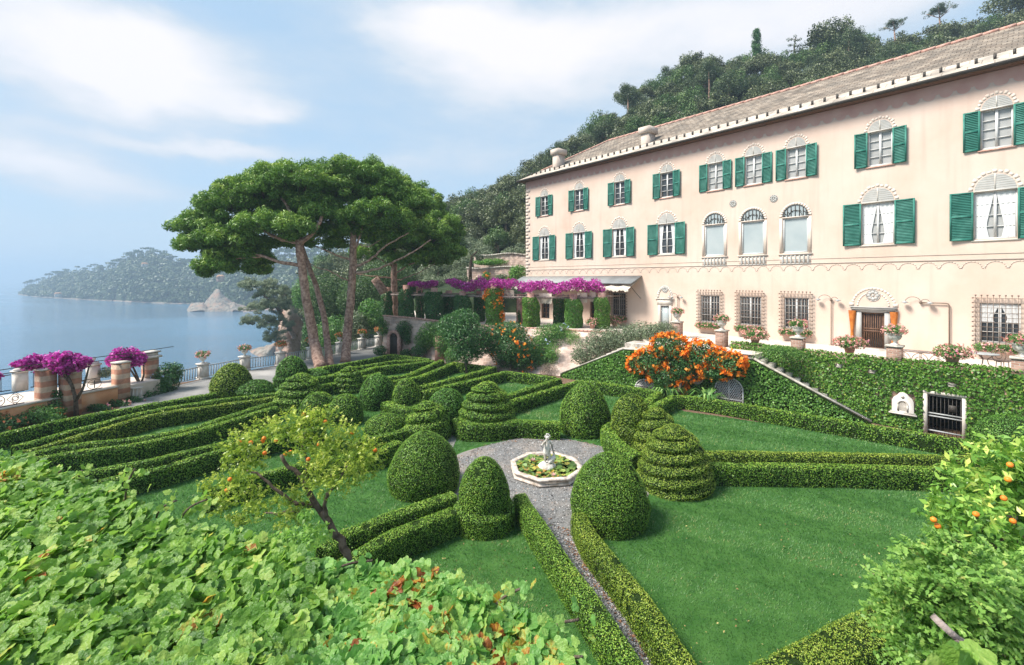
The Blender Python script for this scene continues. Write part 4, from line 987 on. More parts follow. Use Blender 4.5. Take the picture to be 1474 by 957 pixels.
# curtains hanging beside the lattice door
for s, lab in ((-1, 'orange curtain tied in the middle, hanging left of the lattice door'), (1, 'orange curtain hanging right of the lattice door behind the urn')):
    x = 27.8 + s * .90; mb = MB(); V = []; n = 14; nz = 16
    for j in range(nz):
        t = j / (nz - 1); z = -.22 + 2.2 * t; wd = .16 * (.22 + 1.25 * abs(t - .45)) + .03
        for i in range(n): a = i * 2 * PI / n; V.append((x + wd * math.cos(a) * (1 + .18 * math.sin(5 * a)), -.13 + .06 * math.sin(a), z))
    mb.add(V, grid_faces(nz, n, True)); o = mb.build('curtain', 'curtain'); o.location = (C0[0], C0[1], VZ); o.rotation_euler = (0, 0, RZ); tag(o, lab, 'curtain')
def lamp(x, zpole, ztop, lab, side=None):
    t = empty('wall_lamp', vw(x, 0, ztop), lab, 'lamp', rz=RZ)
    mb = MB()
    if side is None: mb.tube([(0, -.10, zpole - ztop), (0, -.10, 0)], .024, 8); mb.box((-.12, -.14, zpole - ztop), (.12, 0, zpole - ztop + .06))
    else: mb.tube([(0, -.10, 0), (side - .12, -.10, 0), (side - .03, -.10, -.03), (side, -.10, -.12), (side, -.10, zpole - ztop)], .028, 8)
    mb.lathe([(.05, -.06), (.08, 0), (.05, .06)], (0, -.1, 0), 10); mb.bar((0, -.1, 0), (0, 0, 0), .03)
    mb.build('pole', 'ironr', t)
    for s in (-1, 1):
        r = .30 if s < 0 else .18; cx = s * r; mb = MB()
        arc = [(cx - s * r * math.cos(a), -.1 - .15 * (a / PI), r * .95 * math.sin(a)) for a in np.linspace(0, PI * .97, 12)]
        mb.tube(arc, .014, 6); e = arc[-1]; ar = mb.build('arm', 'ironr', t)
        MB().lathe([(.03, .05), (.05, .03), (.15, -.04), (.14, -.05), (.04, .0)], e, 14).build('lamp_shade', 'grey', ar)
        MB().lathe([(.02, 0), (.05, -.05), (.04, -.09), (0, -.11)], (e[0], e[1], e[2]), 8).build('bulb', 'white', ar)
lamp(16.45, -.2, 2.40, 'double gooseneck wall lamp right of the small painted doorway')
lamp(25.9, -.13, 2.52, 'double gooseneck wall lamp left of the lattice door')
lamp(29.75, .1, 2.52, 'double gooseneck lamp on a long bent pipe right of the lattice door', 1.05)
# ------------------------------------------------------------------ parterre: hedges, paths, topiary
def resample(pts, step):
    pts = np.asarray(pts, float); d = np.r_[0, np.cumsum(np.linalg.norm(np.diff(pts, axis=0), axis=1))]
    n = max(3, int(d[-1] / step) + 1); s = np.linspace(0, d[-1], n)
    return np.stack([np.interp(s, d, pts[:, k]) for k in range(pts.shape[1])], 1)
hedge_no = [0]
def hedge(label, pts, w=.46, h=.62, mat='box', name='box_hedge'):
    hedge_no[0] += 1; rg = np.random.default_rng(300 + hedge_no[0])
    P = resample(pts, .2); T = np.gradient(P, axis=0); T /= np.linalg.norm(T, axis=1)[:, None]; Nn = np.stack([-T[:, 1], T[:, 0]], 1)
    prof = [(-.5, 0), (-.52, .4), (-.5, .8), (-.42, .96), (-.2, 1.0), (.2, 1.0), (.42, .96), (.5, .8), (.52, .4), (.5, 0)]
    def ring(i, f, sh):
        out = []
        for a, b in prof:
            q = P[i] + Nn[i] * a * (w - 2 * sh) * f; z = b * (h - sh)
            k = wob([q[0] * 2.2, q[1] * 2.2, z * 3])[0] * .016 + wob([q[0] * .5, q[1] * .5, 0])[0] * .014
            out.append((q[0] + Nn[i][0] * k * np.sign(a) * (b > 0), q[1] + Nn[i][1] * k * np.sign(a) * (b > 0), z + (k if b > .9 else 0)))
        return out
    V = []; n = len(P); k = len(prof)
    for i in range(n): V += ring(i, 1, 0)
    F = [(a, b, c, d) for a, b, c, d in grid_faces(n, k)]
    ends = [tuple(range(k)), tuple((n - 1) * k + j for j in range(k))[::-1]]
    Va = np.array(V)
    # orient outward
    c0 = P[0]
    mb = MB(); 
    inner = []
    for i in range(n): inner += ring(i, .94, .02)
    mb.add(inner, F + ends, 0)
    Y = np.median(P[:, 1]); sz = leafsize(Y)
    Q, Nq = scatter(Va, F + ends, dens=1.9 / sz ** 2, rg=rg)
    # outward check against the spine
    idx = np.argmin(((Q[:, None, :2] - P[None]) ** 2).sum(-1), 1) if len(Q) * n < 4e7 else None
    if idx is not None:
        out = np.c_[Q[:, :2] - P[idx], Q[:, 2] - h * .55]; fl = np.sum(out * Nq, 1) < 0; Nq[fl] *= -1
    keep = (Q[:, 2] > .02) & (wob(Q * 4.3 + hedge_no[0]) > -.82 + .25 * rg.random(len(Q))); Q, Nq = Q[keep], Nq[keep]; shoot = rg.random(len(Q)) < .02; Q[shoot] += (Nq[shoot] + [0, 0, .5]) * rg.uniform(.02, .07, (shoot.sum(), 1))
    v = np.clip(rg.normal(.42, .2, len(Q)) + .16 * (Q[:, 2] / h > .93) + .12 * wob(Q * 3.0), 0, 1)  # top leaves lighter: new growth and light from above put into the tone
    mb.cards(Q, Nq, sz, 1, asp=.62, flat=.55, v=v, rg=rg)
    o = mb.build(name, ['core', mat], loc=(P[len(P) // 2][0], P[len(P) // 2][1], 0))
    return tag(o, label, 'hedge')
def H(*px, off=.22, z=.6):
    """hedge spine from photo positions of the far top edge"""
    out = []
    for a, b in px: g = G(a, b, z); out.append((g[0], g[1] - off))
    return out
HD = {}
HD['L1'] = H((-40, 632), (0, 623.6), (108, 600), (201, 584), (271, 572), (312, 565), off=.1)
HD['L2'] = H((25, 641), (43.5, 636), (122, 614), (201, 593.7), (271.7, 581.5), (335, 572), (400, 565), off=.1)
HD['L3'] = H((40, 648), (73, 638.6), (136, 619.6), (217, 596.5), (271.7, 588), (353, 577), (400, 570), off=.12)
HD['L4'] = H((40, 652), (92, 640), (163, 632), (231, 623.6), (285, 613), (340, 595), (400, 576.5), off=.15)
HD['L5'] = H((60, 657), (108.7, 648), (190, 638.6), (271.7, 622), (326, 606), (400, 584), off=.15)
HD['L6'] = H((100, 684), (136, 675), (204, 662), (272, 647), (321, 636), (400, 615), (455, 603), off=.18)
HD['L7'] = H((150, 689), (190, 680), (231, 671), (272, 660), (323, 645), (400, 625), (470, 612), off=.18)
HD['L8'] = H((300, 700), (380, 678), (421, 668), (500, 652), (551, 644), (574, 632), off=.2)
HD['L9'] = H((470, 640), (520, 630), (555, 624), (584, 615.7), off=.2)
HD['S1'] = H((470, 781), (494, 763), (560, 737), (655, 706), off=.2)
HD['S2'] = H((490, 806), (506, 796), (570, 760), (654, 728), off=.2)
HD['A1'] = H((748, 708), (775, 752), (842, 850), (915, 957), (960, 1020), off=.0)
HD['A2'] = H((833, 735), (850, 768), (918, 850), (990, 957), (1030, 1020), off=.0)
HD['R1b'] = H((1000, 648), (1200, 650), (1420, 655), off=.22)
HD['R1f'] = H((1010, 664), (1200, 666.5), (1400, 673), off=.22)
HD['R2'] = H((925, 592), (938, 584), (966, 569.5), (983, 569), (1036, 576), (1122, 590), (1283, 616), (1430, 640), off=.15)
HD['R3'] = H((860, 550), (931, 560), (946, 564), (938, 571), (927, 580), off=.1)
HD['N1f'] = H((725, 580), (760, 569), (833, 547.5), (860, 549.5), off=.1)
HD['N1b'] = H((722, 571), (760, 558.5), (804, 544), off=.1)
HD['N2f'] = H((609, 563.5), (660, 551), (727, 534.3), (760, 538), (798, 543), off=.1)
HD['N2b'] = H((604, 556.5), (650, 544.5), (707, 529), off=.1)
HD['N3f'] = H((566, 549), (605, 541.5), (653.6, 521.5), (690, 526), (712, 529), off=.05)
HD['N3b'] = H((555, 543), (586, 540), (636, 518), off=.05)
HD['N4f'] = H((517, 536), (539, 528), (624, 519), off=.05)
HD['N4b'] = H((508, 529), (530, 525), (569, 519), (618, 516.8), off=.05)
HD['N5'] = H((440, 533), (461, 529), (490, 524), (563, 510.3), (590, 513.5), (618, 517), off=.05)
HD['M1'] = H((440, 545), (475, 541), (505, 531), off=.05)
HD['M2'] = H((455, 556), (480, 551), (520, 543), (548, 536), off=.05)
HD['C1'] = H((658, 603), (672, 611), (700, 611), (743, 606), (806, 609), off=.05)
HD['C2'] = H((885, 607), (874, 615), (880, 628), (898, 645), (918, 656), off=.1)
HD['C3'] = H((556, 578), (575, 586), (594, 589), (607, 583), off=.1)
HD['R4'] = H((1075, 985), (1110, 960), (1200, 913), (1295, 866), (1400, 830), off=.15)
LAB = {
 'L1': 'long outer hedge along the promenade, left of the tall egg topiary',
 'L2': 'thin far hedge of the upper left pair, second from the promenade',
 'L3': 'near hedge of the upper left pair, above the thin green lawn strip',
 'L4': 'far hedge of the middle left pair, just below the thin lawn strip',
 'L5': 'dark sided near hedge of the middle left pair, longest of the left side',
 'L6': 'far hedge of the lowest left pair, running behind the fruiting orange tree',
 'L7': 'near hedge of the lowest left pair, its left end by the grape leaves',
 'L8': 'hedge seen through the fruiting orange tree, under its crown',
 'L9': 'short hedge carrying the low dome just right of the fruiting orange tree',
 'S1': 'far hedge of the pair running left from the dome on a drum',
 'S2': 'near hedge of the pair running left from the dome on a drum',
 'A1': 'left hedge of the narrow gravel path towards the viewer',
 'A2': 'right hedge of the narrow gravel path towards the viewer',
 'R1b': 'yellow topped far hedge of the straight pair on the right lawn',
 'R1f': 'broad near hedge of the straight pair crossing the right lawn',
 'R2': 'long hedge below the ivy wall, from the orange trumpet vine to the gate',
 'R3': 'hooked hedge end in front of the left arched grille',
 'N1f': 'near hedge of the pair running up behind the coiled cone to the stair wall',
 'N1b': 'far hedge of the pair running up behind the coiled cone to the stair wall',
 'N2f': 'hedge with a pointed corner below the rubble bank, behind the small dome on a drum',
 'N2b': 'straight hedge just beyond the hedge with the pointed corner',
 'N3f': 'hedge running up to the little citrus tree with the pale trunk, nearer one',
 'N3b': 'hedge running up left of the little citrus tree, farther one',
 'N4f': 'low hedge in front of the arched doorway, nearer of two',
 'N4b': 'low hedge in front of the arched doorway, farther of two',
 'N5': 'outermost far hedge cornering below the arched doorway, by the pine trunks',
 'M1': 'short far hedge joining the small flat dome and the back spiral',
 'M2': 'short hedge below the back spiral at the far left of the garden',
 'C1': 'curved hedge behind the fountain between coiled cone and egg',
 'C2': 'curved hedge right of the fountain that carries a round dome',
 'C3': 'curved hedge by the gravel left of the fountain, carrying a small dome',
 'R4': 'loose topped hedge at the bottom right beside the pale climber'}
for k, p in HD.items():
    h = .62; w = .46 if k[0] != 'L' else .40
    if k in ('C1', 'C2', 'C3'): h = .66; w = .55
    if k in ('A1', 'A2'): w = .42; h = .56
    if k == 'R4': w = .7; h = .62
    hedge(LAB[k], p, w, h, 'boxy' if k in ('R1b', 'R4', 'A2', 'L3') else 'box')

def strip(a, b):
    a, b = resample(HD[a], .3), resample(HD[b], .3); n = 24
    ia, ib = np.linspace(0, len(a) - 1, n).astype(int), np.linspace(0, len(b) - 1, n).astype(int)
    return a[ia], b[ib]
FC = np.array([(787 - HX) / FP * 15.1, 15.1]); CR = 3.25
def make_paths():
    mb = MB()
    for a, b in (('A1', 'A2'), ('L2', 'L3'), ('L4', 'L5'), ('L6', 'L7'), ('S1', 'S2'), ('R1b', 'R1f'), ('N1f', 'N1b'), ('N2f', 'N2b'), ('N3f', 'N3b'), ('N4f', 'N4b')):
        p, q = strip(a, b); n = len(p)
        if a == 'A1': p = np.r_[[FC + [-.75, -2.9]], p]; q = np.r_[[FC + [1.0, -2.9]], q]; n += 1
        if a[0] == 'N' and a != 'N1f' or True:
            V = [(x, y, .012) for x, y in p] + [(x, y, .012) for x, y in q]
            mb.add(V, [(i, i + 1, n + i + 1, n + i) for i in range(n - 1)])
    tag(mb.build('gravel_path', 'gravel'), kind='structure')
    th = np.linspace(0, 2 * PI, 73)[:-1]
    V = [(FC[0] + math.cos(t) * (CR + .12 * math.sin(5 * t)) * 1.05, FC[1] + math.sin(t) * (CR + .12 * math.sin(5 * t)), .016) for t in th]
    # the opening of the left path beyond the spiral
    tag(MB().add(V, [tuple(range(72))]).build('gravel_circle', 'gravel'), kind='structure')
    q = [G(x, y)[:2] for x, y in ((648, 655), (610, 640), (560, 600), (545, 585), (575, 588), (610, 606), (660, 625))]
    sheet('gravel_spur', q, .020, 'gravel')
    # pebbles and leaf litter on the gravel that is seen near by
    rg = np.random.default_rng(17); mb = MB()
    a, b = strip('A1', 'A2'); n = 5000
    i = rg.integers(0, 23, n); f = rg.random((n, 1)); t = rg.random((n, 1)) * .7 + .15
    P = (a[i] * (1 - f) + a[np.minimum(i + 1, 23)] * f) * (1 - t) + (b[i] * (1 - f) + b[np.minimum(i + 1, 23)] * f) * t
    th = rg.uniform(0, 6.28, 9000); r = CR * np.sqrt(rg.random(9000))
    P = np.r_[P, np.c_[FC[0] + np.cos(th) * r, FC[1] + np.sin(th) * r]]
    mb.cards(np.c_[P, np.full(len(P), .024)], np.tile([0, 0, 1.], (len(P), 1)), .04, 0, asp=.9, flat=.35, rg=rg)
    m = leafmat('pebble', [(0, (.07, .07, .07)), (.5, (.22, .215, .21)), (.9, (.5, .49, .48)), (1, (.34, .2, .13))], 0, .8)
    tag(mb.build('gravel_stones', m), kind='stuff')
    mb = MB(); n = 700
    i = rg.integers(0, 23, n); f = rg.random((n, 1)); t = np.where(rg.random((n, 1)) < .5, rg.uniform(.12, .36, (n, 1)), rg.uniform(.66, .88, (n, 1)))
    P = (a[i] * (1 - f) + a[np.minimum(i + 1, 23)] * f) * (1 - t) + (b[i] * (1 - f) + b[np.minimum(i + 1, 23)] * f) * t
    th = rg.uniform(0, 6.28, 400); r = CR * rg.uniform(.88, 1.02, 400)
    P = np.r_[P, np.c_[FC[0] + np.cos(th) * r, FC[1] + np.sin(th) * r]]
    mb.cards(np.c_[P, np.full(len(P), .03)], np.tile([0, 0, 1.], (len(P), 1)), .055, 0, asp=.6, flat=.4, rg=rg)
    tag(mb.build('leaf_litter', leafmat('fallen_leaf', [(0, (.12, .05, .025)), (1, (.34, .17, .09))], 0, .8)), kind='stuff')
make_paths()
def inpoly(P, poly):
    x, y = P[:, 0], P[:, 1]; ins = np.zeros(len(P), bool); n = len(poly)
    for i in range(n):
        (x0, y0), (x1, y1) = poly[i], poly[(i + 1) % n]
        c = ((y0 > y) != (y1 > y)) & (x < (x1 - x0) * (y - y0) / (y1 - y0 + 1e-12) + x0); ins ^= c
    return ins
def make_grass():
    rg = np.random.default_rng(31)
    n = 1500000
    P = np.c_[rg.uniform(-24, 24, n), rg.uniform(4, 36, n)]
    u = P[:, 0] / P[:, 1]
    vis = np.abs(u) < 1.2
    keep = vis & (rg.random(n) < np.minimum(1, (9.5 / P[:, 1]) ** 1.7)) & inpoly(P, GARDEN)
    P = P[keep]
    keep = np.linalg.norm((P - FC) / [1.05, 1], axis=1) > CR + .15
    for a, b in (('A1', 'A2'), ('L2', 'L3'), ('L4', 'L5'), ('S1', 'S2'), ('R1b', 'R1f')):
        p, q = strip(a, b); keep &= ~inpoly(P, [tuple(x) for x in p] + [tuple(x) for x in q[::-1]])
    P = P[keep]; n = len(P)
    sc = np.clip(P[:, 1] / 9.5, .8, 2.4)[:, None]
    a = rg.uniform(0, 6.28, n); d = np.c_[np.cos(a), np.sin(a), np.zeros(n)]; lean = rg.normal(size=(n, 3)) * [1, 1, 0] * .02
    # mown bands lean a little one way or the other
    band = np.sign(np.sin((P[:, 0] * .45 + P[:, 1] * .9) * 2.6))[:, None] * np.array([.012, .006, 0])
    hgt = (.032 + .014 * rg.random((n, 1))) * sc ** .6
    B = np.c_[P, np.full(n, .004)]
    w = .0065 * sc
    V = np.stack([B - d * w, B + d * w, B + (lean + band) * sc + hgt * [0, 0, 1]], 1).reshape(-1, 3)
    dryp = np.exp(-((P[:, 0] + .3) / 1.1) ** 2 - ((P[:, 1] - 9.6) / 1.3) ** 2)
    v = np.clip(rg.normal(.42, .2, n) + .17 * wob(np.c_[P, np.zeros(n)] * 1.1) + .12 * wob(np.c_[P, np.zeros(n)] * 3.7) + .11 * band[:, 0] / .012 + .38 * dryp + .35 * np.maximum(0, wob(np.c_[P, np.ones(n)] * .9) - .45), 0, 1)
    tag(MB().add(V, np.arange(3 * n).reshape(-1, 3), 0, v).build('grass', 'grass'), kind='stuff')
make_grass()
def make_fallen():
    rg = np.random.default_rng(41); n = 900
    P = np.c_[rg.uniform(-8, 9, n), rg.uniform(6.5, 12, n)]; P = P[inpoly(P, GARDEN) & (wob(np.c_[P, np.zeros(n)] * .6) > .05)]
    tag(MB().cards(np.c_[P, np.full(len(P), .045)], np.tile([0, 0, 1.], (len(P), 1)), .042, 0, asp=.6, flat=.5, rg=rg).build('fallen_leaves', leafmat('dry_fallen_leaf', [(0, (.14, .07, .03)), (.6, (.30, .20, .08)), (1, (.42, .36, .14))], 0, .8)), kind='stuff')
make_fallen()

# topiary: each figure from its place and outline in the photo
def spin_grid(rfun, h, nz=64, nth=80):
    V = []
    for i in range(nz):
        z = h * i / (nz - 1)
        for j in range(nth):
            t = 2 * PI * j / nth; r = max(.001, rfun(z, t)); V.append((r * math.cos(t), r * math.sin(t), z))
    F = grid_faces(nz, nth, True)
    return np.array(V), F
def egg(R, h, low=.90, p=2.3):
    def f(z, t):
        u = min(.9999, z / h); return R * (1 - u ** p) ** .62 * (low + (1 - low) * min(1, u / .28)) * (1 + .018 * math.sin(3 * t + z * 4) + .012 * math.sin(7 * t - z * 3))
    return f
def on_drum(R, h, Rd, hd):
    def f(z, t):
        if z < hd - .05: return Rd * (1 + .015 * math.sin(4 * t))
        if z < hd + .03: return Rd + (R * .97 - Rd) * (z - hd + .05) / .08
        u = min(.9999, (z - hd) / (h - hd)); return R * (1 - u ** 2.2) ** .6 * (.97 + .03 * min(1, u / .3)) * (1 + .015 * math.sin(3 * t + z * 4))
    return f
def spiral(R, h, turns, base=.3, tilt=0.0, ph=0.0, step=.72, pw=1.05):
    def prof(u): u = min(1, max(0, u)); return R * ((1 - u ** 1.5) * .80 + .20 * (1 - u ** 6)) * (1.0 if u > base else 1.0)
    def f(z, t):
        u0 = min(.9999, z / h)
        uu = u0 + tilt * math.cos(t - ph) * (1 - u0) * .6
        if uu > .86: 
            k = (uu - .86) / .14
            return prof(.80) * math.sqrt(max(0, 1 - k ** 2.0)) * .98 if u0 < .9999 else .001
        q = uu / .86 * turns - (t / (2 * PI)); n = math.floor(q); g = q - n
        gg = 0 if g < step else (g - step) / (1 - step)
        eff = (n + gg + t / (2 * PI)) / turns * .80
        bulge = .07 * R * math.sin(min(1, g / step) * PI)
        return prof(eff) + bulge
    return f
topi_no = [0]
def topiary(label, cx, top, bt, hw, kind, mat='box', name=None, **kw):
    topi_no[0] += 1; rg = np.random.default_rng(500 + topi_no[0])
    Yf = FP * EYE / (bt - HY); R = hw * Yf / FP; Yc = Yf + R; R = hw * (Yf + R * .8) / FP; Yc = Yf + R
    X = (cx - HX) / FP * Yc; h = EYE - (top - HY) * (Yc - .0) / FP
    if 'h' in kw: h = kw.pop('h')
    if kind == 'egg': f = egg(R, h, **kw); nm = 'topiary_egg'
    elif kind == 'drum': f = on_drum(R * kw.get('k', .83), h, R, kw.get('hd', .5)); nm = 'topiary_dome_on_drum'
    elif kind == 'dome': f = (lambda z, t: R * max(0, 1 - min(.9999, z / h) ** 2.7) ** .5 * (.95 + .05 * min(1, z / h / .3)) * (1 + .015 * math.sin(3 * t + z * 4))); nm = 'topiary_dome'
    else: f = spiral(R, h, **kw); nm = 'topiary_spiral'
    V, F = spin_grid(f, h, 72 if kind == 'spiral' else 36, 96 if kind == 'spiral' else 48)
    ext = np.linalg.norm(V[:, :2], axis=1)
    Vc = V * np.array([.965, .965, .985])
    mb = MB().add(Vc, F, 0)
    sz = leafsize(Yc, .027, .08, .0026)
    Q, Nq = scatter(V, F, dens=(2.0 if kind != 'spiral' else 1.7) / sz ** 2, rg=rg)
    k = wob(Q * 4.1 + topi_no[0]) > -.84 + .25 * rg.random(len(Q)); Q, Nq = Q[k], Nq[k]; shoot = rg.random(len(Q)) < .018; Q[shoot] += (Nq[shoot] + [0, 0, .4]) * rg.uniform(.02, .07, (shoot.sum(), 1))
    v = np.clip(rg.normal(.45, .2, len(Q)) + .15 * wob(Q * 1.5 + topi_no[0] * 2) + .10 * wob(Q * 3.4 + topi_no[0]) + (.10 * (Nq[:, 2] > .6) if kind == 'spiral' else 0), 0, 1)  # upward ledges of spirals lighter: the light on them put into the tone
    mb.cards(Q, Nq, sz, 1, asp=.62, flat=.5 if kind != 'spiral' else .38, v=v, rg=rg)
    o = mb.build(name or nm, ['core', mat], smooth=False); o.location = (X, Yc, 0); o.rotation_euler = (0, 0, rg.uniform(0, 6.28) if kind != 'spiral' else kw.get('rot', 0))
    return tag(o, label, 'topiary')
topiary('largest egg topiary on the near left of the fountain', 611, 620, 728, 54, 'egg')
topiary('dome topiary on a wide drum, nearest left of the gravel path', 697, 657, 780, 46, 'drum', hd=.52)
topiary('big egg topiary on the near right of the fountain, beside the path', 877, 651, 782, 59, 'egg')
topiary('large coiled cone topiary at the right of the fountain', 970, 611, 722, 53, 'spiral', 'boxy', turns=5, tilt=.10, ph=2.6)
topiary('smaller coiled cone half hidden behind the large coiled cone', 945, 586, 668, 35, 'spiral', 'boxy', turns=4, tilt=.16, ph=2.4)
topiary('round dome topiary set on the curved hedge right of the fountain', 909, 566, 652, 30, 'drum', 'boxy', hd=.85, k=.97)
topiary('big egg topiary straight behind the fountain', 842, 549, 634, 39, 'egg', low=.94)
topiary('coiled cone topiary on the far left of the fountain', 702, 549, 634, 44, 'spiral', 'box', turns=5, tilt=.16, ph=.6)
topiary('round dome just left of the far coiled cone', 643, 559, 622, 31, 'dome', 'boxd')
topiary('low stepped spiral in front of the round dome, left of the gravel', 614, 577, 642, 35, 'spiral', 'box', turns=3, tilt=.22, ph=2.4)
topiary('small dome on a flat drum, above the grey gravel spur', 585, 544, 602, 25, 'drum', 'box', hd=.55)
topiary('dark round dome left of the small drum dome', 543, 538, 593, 26, 'dome', 'boxd')
topiary('bright round dome behind the fruiting orange tree, right one', 497, 567, 616, 26, 'dome')
topiary('bright round dome behind the fruiting orange tree, left one', 458, 564, 614, 27, 'dome')
topiary('low half dome on a short hedge left of the stepped spiral', 555, 596, 634, 31, 'dome')
topiary('broad tiered cake topiary at the far left of the garden', 433, 537, 596, 36, 'spiral', 'box', turns=4, tilt=.12, ph=1.0)
topiary('small back spiral in front of the pine trunks', 503, 527, 568, 22, 'spiral', 'box', turns=4, tilt=.2, ph=1.0)
topiary('egg topiary with a collar right of the promenade posts', 420, 512, 560, 24, 'drum', 'boxd', hd=.6, k=.9)
topiary('small flat dome right of the collared egg', 457, 531, 555, 20, 'dome', 'boxd')
topiary('tall egg topiary standing against the promenade railing', 334, 522, 575, 29, 'egg', 'boxy')
topiary('flat dome right of the tall egg on the promenade side', 366, 547, 575, 27, 'dome', 'boxd')
topiary('round clipped bush at the right edge below the ivy wall', 1456, 598, 668, 42, 'dome', 'boxd')

# ------------------------------------------------------------------ fountain
def make_fountain():
    t = empty('fountain', (FC[0], FC[1], 0), 'low octagonal marble fountain basin full of lily pads', 'fountain', rz=.12)
    mb = MB(); R = 1.22
    mb.lathe([(R - .02, 0), (R + .02, .03), (R, .07), (R - .04, .10), (R - .02, .16), (R + .03, .19), (R + .03, .235), (R - .13, .245), (R - .155, .22), (R - .15, .06)], (0, 0, .02), 8, a0=PI / 8)
    mb.build('basin', 'marblep', t)
    MB().lathe([(0, .15), (R - .15, .15)], (0, 0, .02), 8, a0=PI / 8).build('water_surface', 'pond', t)
    rg = np.random.default_rng(8); mb = MB()
    for _ in range(330):
        a, r = rg.uniform(0, 6.28), .98 * math.sqrt(rg.random()); x, y = r * math.cos(a), r * math.sin(a); s = rg.uniform(.05, .12); st = rg.uniform(0, 6.28); n = 10
        tilt = rg.normal(size=2) * .22; z0 = .185 + .05 * rg.random()
        pts = [(x, y, z0)] + [(x + s * math.cos(st + q), y + s * math.sin(st + q), z0 + s * (tilt[0] * math.cos(st + q) + tilt[1] * math.sin(st + q)) + .012) for q in np.linspace(.18, 6.1, n)]
        mb.add(pts, [tuple(range(n + 1))], 0, rg.random())
    o = mb.build('lily_pads', 'lily'); o.location = t.location; tag(o, kind='stuff')
    mb = MB()
    for a, r in ((4.9, .8), (2.4, .6)):
        x, y = r * math.cos(a), r * math.sin(a)
        for k in range(12):
            q = k * PI / 6; d = np.array([math.cos(q), math.sin(q), .5 + .5 * (k % 2)])
            p = np.array([x, y, .22]); b = np.cross(d, [0, 0, 1]) * .02; mb.add([p, p + d * .05 + b, p + d * .1, p + d * .05 - b], [(0, 1, 2, 3)], 0, .95)
    o = mb.build('water_lily', 'pinkf'); o.location = t.location; tag(o, 'pale water lilies open among the pads in the basin', 'water lily')
    # marble putto standing on a rock with a fish at his leg
    st = empty('statue', (FC[0], FC[1] - .05, .15), 'white marble statue of a standing boy with one arm raised, in the fountain', 'statue', rz=.3)
    mb = MB(); V = []
    base = MB().lathe([(.30, 0), (.31, .06), (.27, .12), (.22, .17), (.12, .2), (0, .21)], (0, 0, 0), 14)
    base.V[0] = base.V[0] + np.c_[.03 * wob(base.V[0] * 9), .03 * wob(base.V[0] * 9 + 3), .02 * wob(base.V[0] * 11)]
    base.build('pedestal_rock', 'marble', st, smooth=True)
    J = {'hip': (0, 0, .60, .085), 'belly': (.0, -.015, .70, .092), 'chest': (.015, .0, .83, .088), 'neckb': (.02, .0, .92, .05), 'neck': (.02, -.005, .955, .042), 'head': (.02, -.02, 1.03, .078), 'crown': (.02, -.01, 1.085, .062),
         'lhip': (-.06, 0, .57, .078), 'lknee': (-.075, -.05, .38, .052), 'lankle': (-.07, .0, .215, .034), 'ltoe': (-.08, -.085, .195, .026),
         'rhip': (.06, 0, .57, .078), 'rknee': (.085, -.01, .38, .052), 'rankle': (.06, .03, .215, .034), 'rtoe': (.09, -.055, .195, .026),
         'lsh': (-.085, .0, .875, .045), 'lelb': (-.20, -.06, .80, .036), 'lwri': (-.13, -.12, .92, .026), 'lhand': (-.07, -.11, .965, .028),
         'rsh': (.12, .0, .87, .045), 'relb': (.19, .02, .73, .036), 'rwri': (.19, -.05, .61, .026), 'rhand': (.19, -.075, .565, .027)}
    E_ = [('hip', 'belly'), ('belly', 'chest'), ('chest', 'neckb'), ('neckb', 'neck'), ('neck', 'head'), ('head', 'crown'), ('hip', 'lhip'), ('lhip', 'lknee'), ('lknee', 'lankle'), ('lankle', 'ltoe'), ('hip', 'rhip'), ('rhip', 'rknee'), ('rknee', 'rankle'), ('rankle', 'rtoe'), ('neckb', 'lsh'), ('lsh', 'lelb'), ('lelb', 'lwri'), ('lwri', 'lhand'), ('neckb', 'rsh'), ('rsh', 'relb'), ('relb', 'rwri'), ('rwri', 'rhand')]
    def skin(name, J, E_, root, parent, mat, sub=2):
        ks = list(J); me = bpy.data.meshes.new(name); me.from_pydata([J[k][:3] for k in ks], [(ks.index(a), ks.index(b)) for a, b in E_], [])
        o = bpy.data.objects.new(name, me); COL.objects.link(o); o.parent = parent
        o.modifiers.new('skin', 'SKIN')
        for k, sv in zip(ks, me.skin_vertices[0].data): sv.radius = (J[k][3],) * 2; sv.use_root = (k == root)
        o.modifiers.new('sub', 'SUBSURF').levels = sub; o.modifiers['sub'].render_levels = sub
        me.materials.append(M[mat]); o.modifiers['skin'].use_smooth_shade = True
        return o
    skin('figure', J, E_, 'hip', st, 'marble')
    # curls and face
    hm = MB(); rg = np.random.default_rng(4)
    for _ in range(46):
        d = rg.normal(size=3); d /= np.linalg.norm(d)
        if d[2] < -.15 or (d[1] < -.25 and d[2] < .45): continue
        hm.lathe([(0, -.02), (.018, -.01), (.022, .004), (.012, .016), (0, .02)], np.array([.02, -.012, 1.05]) + d * .086, 7)
    hm.build('hair', 'marble', st, smooth=True)
    fm = MB(); fm.lathe([(.012, -.02), (.011, 0), (.004, .018)], (.02, -.103, 1.03), 6); fm.box((.0, -.098, .995), (.04, -.088, 1.002))
    for s in (-1, 1): fm.lathe([(0, -.008), (.01, 0), (0, .008)], (.02 + s * .03, -.088, 1.048), 6); fm.lathe([(0, -.02), (.012, 0), (0, .02)], (.02 + s * .082, -.012, 1.03), 6)
    fm.build('face', 'marble', st, smooth=True)
    fg = MB()
    for k in range(4):
        for root, d in (((.175 + .01 * k, -.085, .548), (0, -.01, -.035 + .004 * abs(k - 1.5))), ((-.075, -.115 + .008 * k, .985), (.035 - .004 * abs(k - 1.5), 0, .012))):
            r = np.array(root); d = np.array(d); fg.tube([r, r + d * .6, r + d * 1.0 + np.array([0, .008, 0])], [.007, .006, .004], 6)
